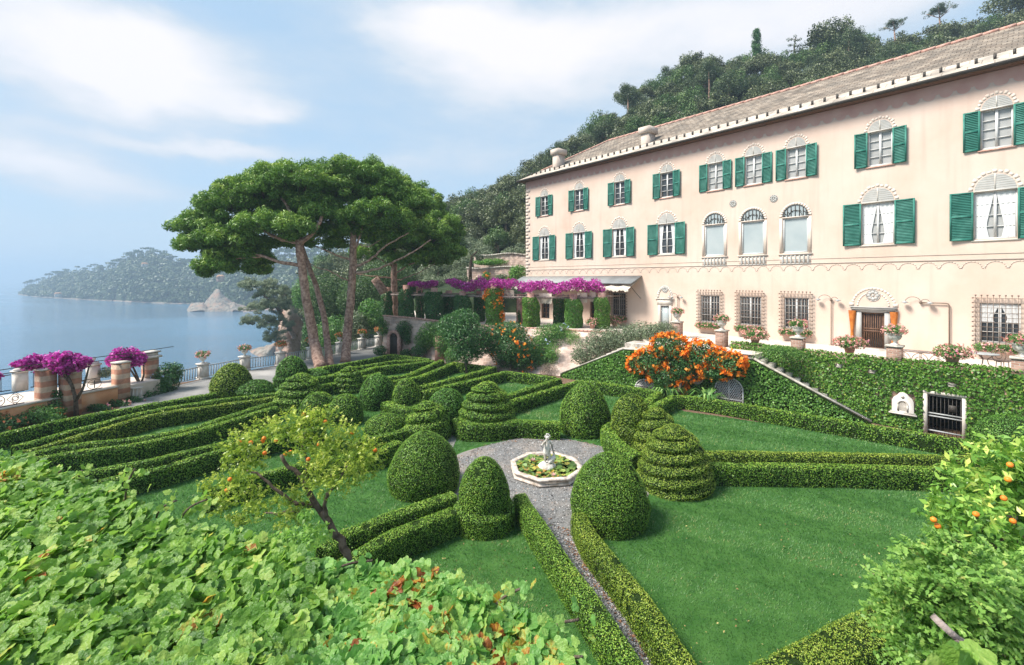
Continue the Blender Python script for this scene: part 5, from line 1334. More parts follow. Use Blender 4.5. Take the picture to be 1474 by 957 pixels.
    fg.tube([(.172, -.07, .57), (.155, -.085, .555), (.15, -.09, .54)], [.008, .007, .004], 6); fg.tube([(-.08, -.095, .96), (-.06, -.085, .97), (-.05, -.088, .98)], [.008, .007, .004], 6)
    fg.build('fingers', 'marble', st, smooth=True)
    D = {'a': (.12, -.05, .24, .085), 'b': (.20, -.02, .27, .095), 'c': (.26, .03, .33, .065), 'd': (.27, .05, .44, .04), 'e': (.25, .03, .52, .025), 'f': (.29, .05, .56, .03), 'h': (.05, -.10, .235, .06), 'g': (.03, -.15, .23, .03)}
    skin('fish', D, [('a', 'b'), ('b', 'c'), ('c', 'd'), ('d', 'e'), ('e', 'f'), ('a', 'h'), ('h', 'g')], 'b', st, 'marble')
    cl = MB()
    V = []
    for j in range(8):
        for i in range(14):
            a = -2.6 + 5.2 * i / 13; V.append((.0 + .115 * math.cos(a - PI / 2) * (1 + .06 * math.sin(i * 2)), .10 * math.sin(a - PI / 2) * (1 + .06 * math.sin(i * 2)), .65 - .02 * j - .012 * i * (j / 8)))
    cl.add(V, grid_faces(8, 14)); cl.build('drapery', 'marble', st, smooth=True)
make_fountain()
# ------------------------------------------------------------------ terrace, walls, stairs
TZ = 2.62
A_ = np.array([3.3, 29.6]); B_ = np.array([15.3, 19.7]); AB = B_ - A_; ABL = np.linalg.norm(AB); ABu = AB / ABL; ABn = np.array([ABu[1], -ABu[0]])   # ABn faces the garden
if ABn[1] > 0: ABn = -ABn
def ab_t(px):
    u = (px - HX) / FP; return (u * A_[1] - A_[0]) / (ABu[0] - u * ABu[1])
W0 = np.array(facade_point(1085, 25.5))
def wl(px, py=None):
    """position along the ivy wall (and height) seen at a photo position"""
    q = np.array(facade_point(px, 25.5)); x = (q - W0) @ RV
    return x if py is None else (x, EYE - (py - HY) * q[1] / FP)
TOPL = [(-11.2, 39.6, 3.25), (-8.6, 38.9, 3.1), (-5.6, 38.0, 2.85), (-.9, 36.2, 2.6), (3.8, 34.9, 2.55), (7.2, 33.6, 2.5), (8.6, 30.4, 2.45), (8.0, 27.0, 2.3)]
BOTL = [(-11.2, 39.4, 0), (-8.4, 38.6, 0), (-5.2, 35.0, 0), (-1.0, 31.9, 0), (2.2, 30.6, 0), (3.5, 29.9, .0), (5.2, 28.5, .9), (6.9, 27.2, 1.9)]
def make_terrace():
    q = [(-11.1, 39.8)] + [(x, y + .1) for x, y, z in TOPL[1:]] + [tuple(A_ + ABu * 4.2 - ABn * .3), tuple(A_ + ABu * 11.2 - ABn * .3), tuple(W0 + NV * .2 + RV * .5), tuple(W0 + NV * .2 + RV * 22), tuple(W0 + NV * 9 + RV * 22), (12, 62), (-12, 62)]
    mb = MB(); n = len(q); mb.add([(x, y, TZ) for x, y in q], [tuple(range(n))]); mb.add([(x, y, TZ - .25) for x, y in q] + [(x, y, TZ) for x, y in q], [(i, (i + 1) % n, n + (i + 1) % n, n + i) for i in range(n)])
    tag(mb.build('terrace_floor', 'tile'), kind='structure')
    # rubble retaining wall, upright at the left and battered into a stony bank at the right
    T, Bt = resample(TOPL, .3), np.array(BOTL); s = np.linspace(0, 1, len(T))
    d = np.linspace(0, 1, len(TOPL)); tt = np.r_[0, np.cumsum(np.linalg.norm(np.diff(np.array(TOPL), axis=0), axis=1))]; tt /= tt[-1]
    Bb = np.stack([np.interp(s, tt, Bt[:, k]) for k in range(3)], 1); V = []; nz = 14
    for i in range(len(T)):
        for j in range(nz):
            w = j / (nz - 1); p = Bb[i] * (1 - w) + T[i] * w; bank = min(1, max(0, (s[i] - .25) / .3))
            p = p + np.array([0, -.35 * math.sin(PI * w) * bank, .0]); k = wob(p * 2.1)[0] * (.07 + .13 * bank) + wob(p * 5)[0] * .03
            V.append(p + np.array([-.3, -.9, .3 * bank]) * k)
    t = empty('retaining_wall', (0, 0, 0), 'pink and cream rubble retaining wall below the pergola', 'wall')
    o = MB().add(V, grid_faces(len(T), nz)).build('stonework', 'rubble', t)
    mb = MB()
    for i in range(len(T) - 1): mb.bar(T[i] + [0, .1, .0], T[i + 1] + [0, .1, .0], .45, .10)
    mb.build('coping', 'brickpink', t)
    MB().box((-.35, -.35, 0), (.35, .35, 2.0)).build('pier', 'brickpink', t).location = (-5.6, 35.5, 0)
    # doorway
    mb = MB(); pd = at(569, 495, 39.0); a = math.atan2(-.25, 1)
    d = empty('garden_doorway', (pd[0], 38.55, 0), 'small arched doorway with a dark slatted door in the pink rubble wall', 'doorway', rz=a)
    w = .36; mb.box((-w - .22, -.12, 0), (-w, .3, 1.5)); mb.box((w, -.12, 0), (w + .22, .3, 1.5)); arch_ring(mb, 0, 1.5, w, w + .22, -.12, .3, 12); mb.build('door_frame', 'brickpink', d)
    mb = MB(); mb.box((-w, .0, 0), (w, .06, 1.5)); mb.prism([(-w * math.cos(t_), 1.5 + w * math.sin(t_)) for t_ in np.linspace(0, PI, 12)], 0, .06)
    for k in range(6): x = -w + .06 + k * (2 * w - .12) / 5; mb.box((x - .02, -.03, .05), (x + .02, -.001, 1.55))
    mb.build('door', 'iron', d)
make_terrace()
def make_stairs():
    t = empty('garden_staircase', (A_[0], A_[1], 0), 'ivy clad double staircase wall with pale coping on its two slopes', 'staircase', rz=math.atan2(AB[1], AB[0]))
    tl, tr = ab_t(897), ab_t(1085)
    poly = [(-.2, -.2), (ABL + .2, -.2), (ABL + .2, .22), (tr, 2.42), (tl, 2.25), (-.2, .22)]
    MB().prism(poly, 0, .3).build('wall', 'core', t)
    mb = MB()
    for p, q in (((-.2, .22), (tl, 2.25)), ((tl, 2.25), (tr, 2.42)), ((tr, 2.42), (ABL + .2, .22))):
        mb.bar((p[0], .12, p[1] + .05), (q[0], .12, q[1] + .05), .24, .07)
    mb.build('coping', 'stone', t)
    mb = MB(); n = 12
    for k in range(n):
        x0 = -.2 + tl * k / n; mb.box((x0, .3, -.2), (x0 + tl / n, 1.5, 2.2 * (k + 1) / n)); x1 = ABL - (ABL - tr) * (k + 1) / n; mb.box((x1, .3, -.2), (x1 + (ABL - tr) / n, 1.5, 2.35 * (k + 1) / n))
    mb.box((tl, .3, -.2), (tr, 1.6, TZ - .003)); mb.build('step', 'stone', t)
    # arched lattice grilles
    for pa, pb, lab in ((916, 944, 'left'), (1031, 1069, 'right')):
        a, b = ab_t(pa), ab_t(pb); c, w = (a + b) / 2, (b - a) / 2; u = ((A_ + ABu * c)); z1 = EYE - (560 - HY) * u[1] / FP; ztop = EYE - (544 - HY) * u[1] / FP
        if lab == 'left': ztop -= .1
        zs = ztop - w * .95; mb = MB()
        mb.box((a - .06, -.10, .0), (a, -.0, zs)); mb.box((b, -.10, 0), (b + .06, 0, zs)); arch_ring(mb, c, zs, w, w + .06, -.10, 0, 14, k=.95); mb.box((a, -.09, .28), (b, -.03, .34)); mb.box((c - .025, -.09, .0), (c + .025, -.03, ztop - .02))
        def inside(x, z): return a < x < b and (z < zs or ((x - c) / w) ** 2 + ((z - zs) / (w * .95)) ** 2 < 1)
        for sgn in (-1, 1):
            for k in range(-16, 24):
                pts = [(a + (b - a) * i / 40, .0 + k * .17 + sgn * (b - a) * i / 40 * 1.7) for i in range(41)]
                run = [p for p in pts if p[1] > .0 and inside(*p)]
                if len(run) > 2: mb.bar((run[0][0], -.06, run[0][1]), (run[-1][0], -.06, run[-1][1]), .026)
        g = mb.build('arched_grille', 'white', t)
        pts = [(a, 0)] + [(b, 0), (b, zs)] + [(c + w * math.cos(q), zs + w * .95 * math.sin(q)) for q in np.linspace(0, PI, 12)][1:]
        MB().add([(x, -.012, z) for x, z in pts], [tuple(range(len(pts)))]).build('arch_shade_sheet', 'paned', g)  # flat dark sheet in place of the shade within the arch
    # carved mask over the little spout basin
    x = ab_t(1003); z = EYE - (543 - HY) * (A_ + ABu * x)[1] / FP
    mb = MB(); mb.lathe([(.36, 0), (.36, .08), (.30, .12), (.28, .07), (.22, .10), (.12, .17), (0, .19)], (0, 0, 0), 18)
    for dx, dz, r in ((-.09, .08, .05), (.09, .08, .05), (0, -.02, .05), (0, -.13, .07)): mb.lathe([(r, .12), (r * .7, .20), (0, .22)], (dx, dz, 0), 8)
    mb.V = [np.stack([v[:, 0] + x, -v[:, 2] - .02, v[:, 1] + z], 1) for v in mb.V]; mb.build('carved_mask', 'stone', t)
    return t
stairs = make_stairs()
def leaf_cover(label, name, mat, V, F, size, dens, seed, flat=.6, droop=.3, core=None, keep=None, cat='ivy', thick=.06, mats=None):
    rg = np.random.default_rng(seed); P, N = scatter(V, F, dens=dens, rg=rg); P = P + N * rg.uniform(-.01, thick, (len(P), 1)) + N * (.05 * wob(P * 1.5))[:, None]
    if keep is not None: k = keep(P); P, N = P[k], N[k]
    mb = MB().cards(P, N, size, 0, asp=.8, flat=flat, v=np.clip(rg.normal(.45, .22, len(P)) + .15 * wob(P * .9), 0, 1), rg=rg, droop=droop)
    c = P.mean(0); o = mb.build(name, mat, loc=c); return tag(o, label, cat)
def make_ivy():
    # on the staircase wall
    tl, tr = ab_t(897), ab_t(1085)
    def w3(x, z, o): p = A_ + ABu * x + ABn * o; return (p[0], p[1], z)
    xs = np.linspace(0, ABL, 60); top = np.interp(xs, [0, tl, tr, ABL], [.2, 2.2, 2.36, .2]); V = []
    for j in range(5):
        for x, zt in zip(xs, top): V.append(w3(x, zt * j / 4, .02))
    F = [(a, b, c, d) for a, b, c, d in grid_faces(5, 60)]
    g = [(ab_t(916), ab_t(944), .1), (ab_t(1031), ab_t(1069), 0)]
    def keep(P):
        x = (P[:, :2] - A_) @ ABu; k = np.ones(len(P), bool)
        for a, b, dz in g:
            c, w = (a + b) / 2, (b - a) / 2; u = A_ + ABu * c; zt = EYE - (544 - HY) * u[1] / FP - dz
            k &= ~((np.abs(x - c) < w) & (P[:, 2] < zt - w * .95 + np.sqrt(np.maximum(0, w * w - (x - c) ** 2)) * .95))
        return k
    leaf_cover('fresh green ivy clothing the double staircase wall', 'climbing_ivy', 'ivyb', V, F, .095, 420, 61, keep=keep)
    # the tall wall at the right
    L = wl(1700); x0 = -1.2; gate = (wl(1335), wl(1385)); gz = (-.1, EYE - (568 - HY) * 18.7 / FP); pl = (wl(1283), wl(1318)); 
    t = empty('ivy_wall', (W0[0], W0[1], 0), 'tall terrace wall hidden by ivy below the villa, with a barred opening', 'wall', rz=RZ)
    ztop = 2.80
    xs = [x0, gate[0], gate[1], L]; mb = MB()
    mb.box((x0, 0, -.2), (gate[0], .5, ztop)); mb.box((gate[1], 0, -.2), (L, .5, ztop)); mb.box((gate[0], 0, gz[1]), (gate[1], .5, ztop)); mb.build('masonry', 'brick', t); MB().box((gate[0] - .5, 1.4, -.1), (gate[1] + .5, 1.5, gz[1])).build('gate_shade_board', 'gate_shade', t)  # black board added for the shade behind the bars
    mb = MB(); mb.box((x0, .05, ztop), (L, .45, ztop + .07)); mb.build('coping', 'brickpink', t)
    mb = MB(); a, b = gate; mb.box((a - .13, -.10, -.1), (a, .2, gz[1])); mb.box((b, -.10, -.1), (b + .13, .2, gz[1])); mb.box((a - .13, -.10, gz[1]), (b + .13, .2, gz[1] + .12)); mb.build('opening_frame', 'trim', t)
    gt = empty('iron_gate', vw(0, 0, 0), 'black barred iron gate in the ivy wall at the right', 'gate', rz=RZ); gt.location = (W0[0] + RV[0] * a, W0[1] + RV[1] * a, 0)
    mb = MB(); w = b - a
    for k in range(9): x = .05 + (w - .1) * k / 8; mb.tube([(x, .02, 0), (x, .02, gz[1] - .03)], .011, 6)
    mb.build('bars', 'iron', gt)
    for z in (.15, gz[1] * .45, gz[1] * .52, gz[1] - .05): MB().box((.0, -.01, z - .025), (w, .05, z + .025)).build('crossbar', 'grey', gt)
    MB().box((w * .62, -.02, gz[1] * .62), (w * .82, .0, gz[1] * .78)).build('lock_plate', 'iron', gt)
    # ivy over it
    nx = 140; V = []
    for z in np.r_[np.linspace(0, ztop + .06, 7)]:
        for x in np.linspace(x0, L, nx): p = W0 + RV * x - NV * .03; V.append((p[0], p[1], z))
    for o in (.2, .42):
        for x in np.linspace(x0, L, nx): p = W0 + RV * x + NV * o; V.append((p[0], p[1], ztop + .09))
    F = grid_faces(9, nx)
    slots = [(wl(1208), 2.38), (wl(1256), 2.3), (wl(1370), 2.15)]
    def keep(P):
        x = (P[:, :2] - W0) @ RV; d = (P[:, :2] - W0) @ NV; k = ~((x > gate[0] - .12) & (x < gate[1] + .12) & (P[:, 2] < gz[1] + .1)) & ~((x > pl[0]) & (x < pl[1]) & (P[:, 2] > .85) & (P[:, 2] < 1.55))
        edge = .25 + .25 * wob(np.c_[x * 1.2, np.zeros(len(x)), np.zeros(len(x))]); k &= ~((d > edge))
        for sx, sz in slots: k &= ~((np.abs(x - sx) < .16) & (np.abs(P[:, 2] - sz) < .09))
        return k
    leaf_cover('dark and yellowing ivy covering the tall terrace wall at the right', 'climbing_ivy', 'ivy', V, F, .095, 760, 62, keep=keep, thick=.12)
    for i, (sx, sz) in enumerate(slots): 
        mb = MB().box((sx - .13, -.05, sz - .06), (sx + .13, .0, sz + .06)); mb.box((sx - .09, -.12, sz - .08), (sx + .09, -.05, sz - .05)); mb.build('drain_slot', 'stone', t)
    # wall plaque niche
    c = (pl[0] + pl[1]) / 2; q = W0 + RV * c; zc = EYE - (594 - HY) * (q[1]) / FP
    p = empty('wall_shrine', (q[0], q[1], zc), 'cream stone shrine plaque with a small niche set in the ivy', 'shrine', rz=RZ)
    mb = MB(); prof = [(-.42, 0), (.42, 0), (.42, .06), (.36, .08), (.36, .52), (.30, .66), (.20, .74), (.12, .86), (0, .9), (-.12, .86), (-.20, .74), (-.30, .66), (-.36, .52), (-.36, .08), (-.42, .06)]
    mb.prism(prof, -.16, 0); mb.box((-.46, -.22, -.05), (.46, 0, 0)); mb.build('slab', 'trim', p)
    mb = MB(); pts = [(-.13, .12), (.13, .12), (.13, .38)] + [(.13 * math.cos(a_), .38 + .13 * math.sin(a_)) for a_ in np.linspace(0, PI, 9)][1:]
    mb.add([(x, -.165, z) for x, z in pts], [tuple(range(len(pts)))]); arch_ring(mb, 0, .38, .13, .18, -.19, -.16, 10); mb.box((-.18, -.19, .1), (-.13, -.16, .38)); mb.box((.13, -.19, .1), (.18, -.16, .38)); mb.build('niche', 'stone', p)
    mb = MB(); mb.lathe([(.07, 0), (.05, .03), (0, .05)], (0, 0, 0), 8); mb.V = [np.stack([v[:, 0], -v[:, 2] - .16, v[:, 1] + .70], 1) for v in mb.V]; mb.build('rosette', 'stone', p)
make_ivy()

# ------------------------------------------------------------------ plants
bush_no = [0]
def bush(name, label, cat, parts, size, mat, dens=1.0, flowers=None, stem=None, asp=.5, flat=.7, droop=.0, loc=None, group=None, flat_up=0, core=True):
    """parts: (centre, (rx, ry, rz)) lobes; leaves fill their outer shells; flowers = (material, count, size)"""
    bush_no[0] += 1; rg = np.random.default_rng(900 + bush_no[0])
    base = np.asarray(loc if loc is not None else np.mean([p[0] for p in parts], 0), float)
    t = empty(name, base, label, cat, group); mb = MB(); Ps, Ns, Vs = [], [], []; fp, fn = [], []
    for c, r in parts:
        c, r = np.asarray(c, float) - base, np.asarray(r, float); area = 4 * PI * ((r[0] * r[1]) ** 1.6 / 3 + (r[0] * r[2]) ** 1.6 / 3 + (r[1] * r[2]) ** 1.6 / 3) ** (1 / 1.6)
        n = int(dens * area * 3.6 / size ** 2) + 20; d = rg.normal(size=(n, 3)); d /= np.linalg.norm(d, axis=1)[:, None]
        lump = 1 + .16 * wob(d * 3.2 + bush_no[0] * 3)
        k = (rg.random(n) ** .35)[:, None] * lump[:, None]; q = c + d * r * k
        Ps.append(q); Ns.append(d + [0, 0, .3]); Vs.append(np.clip(rg.normal(.38, .2, n) + .35 * (k[:, 0] - .75) + .1 * wob(q * 4), 0, 1))  # inner leaves darker: shade inside the bush put into the leaf tone
        if flowers:
            m = int(flowers[1] * area); dd = rg.normal(size=(m * 3, 3)); dd /= np.linalg.norm(dd, axis=1)[:, None]; dd = dd[dd[:, 2] > -.75][:m]
            cl = wob(dd * r * 3 + bush_no[0]) > (flowers[3] if len(flowers) > 3 else -9)
            dd = dd[cl]; fp.append(c + dd * r * rg.uniform(.92, 1.1, (len(dd), 1)) * (1 + .16 * wob(dd * 3.2 + bush_no[0] * 3))[:, None]); fn.append(dd)
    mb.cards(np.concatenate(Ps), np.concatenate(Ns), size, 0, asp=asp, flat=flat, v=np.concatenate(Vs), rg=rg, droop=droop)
    mb.build('foliage', mat, t)
    if flowers and sum(map(len, fp)):
        FP_, FN = np.concatenate(fp), np.concatenate(fn); fb = MB(); s = flowers[2]
        for k in range(4): fb.cards(FP_ + rg.normal(size=FP_.shape) * s * .35, FN, s, 0, asp=.85, flat=.8, rg=rg)
        fb.build('blossom', flowers[0], t)
    if stem is not None:
        sb = MB()
        for P, R in stem: sb.tube(np.asarray(P, float) - base, R, 7, noise=.08)
        sb.build('stem', 'barkg', t)
    return t
def pxb(px, py, Y, rx, ry, rz=None):
    """lobe from photo centre and pixel half-sizes at depth Y"""
    k = Y / FP; return (at(px, py, Y), (rx * k, (rz if rz is not None else rx) * k, ry * k))
def make_plants():
    S1 = 'shrub'
    # along the rubble wall
    base = G(672, 538); t = bush('citrus_tree', 'little round citrus tree with a pale trunk in front of the rubble wall', 'tree', [pxb(668, 482, 31, 30, 26), pxb(650, 470, 31.5, 22, 20), pxb(690, 490, 31, 22, 24), pxb(668, 460, 31.6, 24, 16), pxb(672, 506, 30.8, 24, 16)], .13, 'dark', stem=[([base, at(671, 520, 31), at(668, 490, 31)], [.11, .09, .05])], loc=base)
    bush('trumpet_bush', 'leafy bush dotted with orange trumpets right of the little citrus tree', 'bush', [pxb(735, 500, 31.8, 34, 30), pxb(712, 490, 32, 22, 26), pxb(755, 515, 31.6, 24, 24), pxb(735, 478, 32.4, 26, 16)], .12, 'dark', flowers=('orangef', 5.5, .15, .25), stem=[([G(735, 541), at(735, 520, 31.8)], [.08, .05])])
    bush('plumbago', 'loose bush with pale blue flowers above the stony bank', 'bush', [pxb(790, 487, 33.6, 24, 22), pxb(772, 505, 32.4, 22, 22), pxb(806, 478, 34.2, 16, 14), pxb(785, 520, 32, 20, 18)], .11, S1, flowers=('bluef', 6, .08, .3))
    bush('hanging_creeper', 'pale green creeper tumbling over the rubble wall left of the citrus tree', 'plant', [pxb(625, 480, 36.5, 22, 18), pxb(640, 492, 35, 16, 22), pxb(612, 490, 37, 16, 14), pxb(652, 512, 33.5, 12, 14)], .12, S1, droop=.5, flowers=('orangef', .6, .14, .5))
    bush('wall_creeper', 'round dark creeper clinging above the garden doorway', 'plant', [pxb(581, 474, 38.6, 12, 14, 8), pxb(586, 487, 38.4, 6, 10, 5)], .11, 'dark')
    bush('wall_creeper', 'small creeper at the left corner of the rubble wall', 'plant', [pxb(553, 472, 39.4, 8, 12, 6), pxb(549, 462, 39.8, 8, 8, 6)], .11, S1)
    bush('oleander', 'long grey green oleander sloping beside the left stair', 'bush', [pxb(850, 503, 30.3, 26, 18), pxb(868, 490, 30.8, 26, 20), pxb(836, 513, 30, 16, 12)], .15, 'olive', asp=.3)
    bush('oleander', 'tall grey green oleander under the grille window by the awning', 'bush', [pxb(900, 487, 30.2, 34, 20), pxb(922, 480, 29.8, 26, 18), pxb(882, 493, 30.4, 18, 18)], .15, 'olive', asp=.3)
    bush('oleander', 'grey green oleander in front of the small painted doorway', 'bush', [pxb(955, 474, 27.8, 20, 12), pxb(942, 480, 28.2, 20, 14)], .14, 'olive', asp=.3)
    bush('yellow_bush', 'yellow green grassy bush on the stony bank below the ivy pillars', 'bush', [pxb(824, 488, 33.2, 14, 14), pxb(795, 508, 31.6, 12, 14)], .11, 'ivyb', asp=.25)
    bush('dry_bush', 'bare brown dry bush at the foot of the stony bank', 'bush', [pxb(790, 533, 30.6, 14, 11)], .10, 'dry', asp=.2)
    bush('broadleaf_shrub', 'dark low shrub left of the garden doorway', 'bush', [pxb(547, 505, 38.5, 10, 8)], .12, 'dark')
    bush('hydrangea', 'low hydrangea with pink heads right of the garden doorway', 'bush', [pxb(603, 505, 36.5, 12, 9), pxb(585, 508, 37, 9, 6)], .12, 'dark', flowers=('pinkf', 4, .14, .1))
    for x, lab in ((650, 'low dark shrub at the wall foot left of the pale citrus trunk'), (700, 'low dark shrub at the wall foot between citrus and trumpet bush'), (745, 'low dark shrub at the wall foot below the trumpet bush')):
        y = np.interp(x, [640, 760], [527, 538]); bush('low_shrub', lab, 'bush', [pxb(x, y, 32.4, 24, 6, 14)], .11, 'dark')
    # beyond the wall corner, left
    for px, py, Y, rx, ry, m, lab in ((535, 455, 50, 22, 26, 'shrub', 'bright billowing shrub left of the rubble wall corner'), (512, 470, 48, 18, 26, 'olive', 'pale flowering shrub behind the right pine trunk'), (522, 425, 56, 34, 30, 'oak', 'dark leafy tree behind the right pine trunk'),
        (470, 430, 60, 30, 40, 'oak', 'leafy green tree between the pine trunks'), (443, 420, 72, 20, 26, 'shrub', 'bright leafy tree crowning the pink cliff'), (480, 480, 52, 26, 26, 'shrub', 'bright shrub beside the promenade between the pine trunks'), (448, 492, 60, 13, 24, 'oak', 'leafy shrub at the foot of the pink cliff'), (455, 470, 58, 18, 26, 'dark', 'dark shrub behind the left pine trunk'), (560, 400, 62, 40, 34, 'oak', 'shaded tree below the rightmost pine crown')):
        bush('shrub', lab, 'bush', [pxb(px, py, Y, rx, ry), pxb(px - rx * .5, py + ry * .35, Y - .5, rx * .6, ry * .6), pxb(px + rx * .5, py + ry * .4, Y - .3, rx * .6, ry * .55)], .22, m, dens=.9)
    # bed against the promenade wall
    bush('low_shrub', 'blue green bushy plant left of the front striped pier', 'bush', [pxb(58, 596, 20.3, 26, 13), pxb(42, 590, 20.5, 12, 9), pxb(78, 603, 20.2, 12, 8)], .085, 'shrub')
    bush('low_shrub', 'dark bush with coral leaves at the left edge', 'bush', [pxb(12, 609, 19.3, 24, 10), pxb(-14, 606, 19, 20, 12)], .085, 'dark', flowers=('redf', 14, .07, 0))
    bush('low_shrub', 'dark hanging bush between the two left striped piers', 'bush', [pxb(78, 570, 21.0, 11, 11, 6), pxb(76, 583, 20.8, 12, 9, 6)], .085, 'dark')
    bush('flower_bed', 'bed of pink and magenta flowers along the ochre wall', 'flower bed', [pxb(140, 588, 22.2, 20, 7, 8), pxb(165, 582, 23, 22, 7, 8), pxb(190, 577, 23.8, 16, 7, 8)], .085, 'dark', flowers=('pinkf', 16, .085, -.1))
    bush('coral_flowers', 'coral flowers at the foot of the front striped pier', 'flower bed', [pxb(84, 593, 20.6, 8, 6), pxb(73, 590, 20.8, 6, 5)], .07, 'shrub', flowers=('redf', 20, .07))
    bush('climber', 'green climber with pale blue flowers over the last striped pier', 'plant', [pxb(241, 545, 26.2, 18, 24), pxb(228, 560, 25.6, 14, 16), pxb(252, 535, 26.6, 12, 14), pxb(212, 569, 25, 14, 9)], .10, 'dark', flowers=('bluef', 4, .08, .2))
    bush('far_shrub', 'small grey green shrub on the paving behind the second pier', 'bush', [pxb(152, 536, 25, 10, 8)], .09, 'olive')
    # orange trumpet vine over the stair landing
    def tv(px, py, dY=0): return at(px, py, np.interp(px, [890, 1080], [26.3, 22.2]) + dY)
    parts = [pxb(px, py, np.interp(px, [890, 1080], [26.3, 22.2]), rx, ry) for px, py, rx, ry in ((940, 520, 24, 20), (965, 500, 26, 20), (985, 525, 24, 26), (1010, 512, 22, 22), (920, 525, 16, 14), (1035, 520, 20, 18), (1055, 525, 18, 18), (960, 540, 26, 16), (1030, 535, 22, 12), (975, 555, 14, 16))]
    bush('trumpet_vine', 'huge trumpet vine blazing orange over the stair landing', 'vine', parts, .11, 'dark', dens=1.0, flowers=('orangef', 44, .16, -.03), stem=[([tv(975, 590, -.6), tv(978, 560, -.6), tv(985, 530)], [.09, .08, .05])])
    for px, py, rx, ry, lab in ((962, 566, 20, 15, 'clump of glossy strap leaves below the trumpet vine, left of its stem'), (1018, 568, 22, 12, 'clump of strap leaves between the carved mask and the right grille')):
        Yb = np.interp(px, [890, 1080], [25.8, 21.8]) - .3; c = at(px, 585, Yb); c[2] = 0; t = empty('strap_leaf_plant', c, lab, 'plant'); mb = MB(); rg = np.random.default_rng(px)
        for k in range(90):
            a = rg.uniform(0, 6.28); L = rg.uniform(.5, 1.0); d = np.array([math.cos(a), math.sin(a), 0]); s0 = d * rg.uniform(0, .3) ; w = np.cross(d, [0, 0, 1]) * .045
            pts = [s0, s0 + d * L * .25 + [0, 0, L * .7], s0 + d * L * .6 + [0, 0, L * .85], s0 + d * L * .95 + [0, 0, L * .55]]
            V = [pts[0] - w * .4, pts[0] + w * .4, pts[1] - w, pts[1] + w, pts[2] - w, pts[2] + w, pts[3]]
            mb.add(V, [(0, 1, 3, 2), (2, 3, 5, 4)], 0, rg.random()); mb.add(V, [(4, 5, 6)], 0, rg.random())
        mb.build('foliage', 'shrub', t)
    # arching bush on the ivy wall
    q = at(1122, 515, 22.3); t = empty('arching_shrub', q, 'fountain shaped arching shrub spilling over the ivy wall', 'bush'); rg = np.random.default_rng(50); mb = MB(); P, N = [], []
    for k in range(170):
        a = rg.uniform(0, 6.28); L = rg.uniform(.7, 1.35); d = np.array([math.cos(a), math.sin(a) * .8, 0])
        for u in np.linspace(.1, 1, 22): P.append(d * L * u ** .8 + np.array([0, 0, .2 + .75 * L * (u * 1.5 - 1.75 * u * u)]) + rg.normal(size=3) * .03); N.append(d * .3 + [0, 0, 1])
    mb.cards(np.array(P), np.array(N), .10, 0, asp=.25, flat=.7, droop=.6, rg=rg); mb.build('foliage', 'shrub', t)
make_plants()

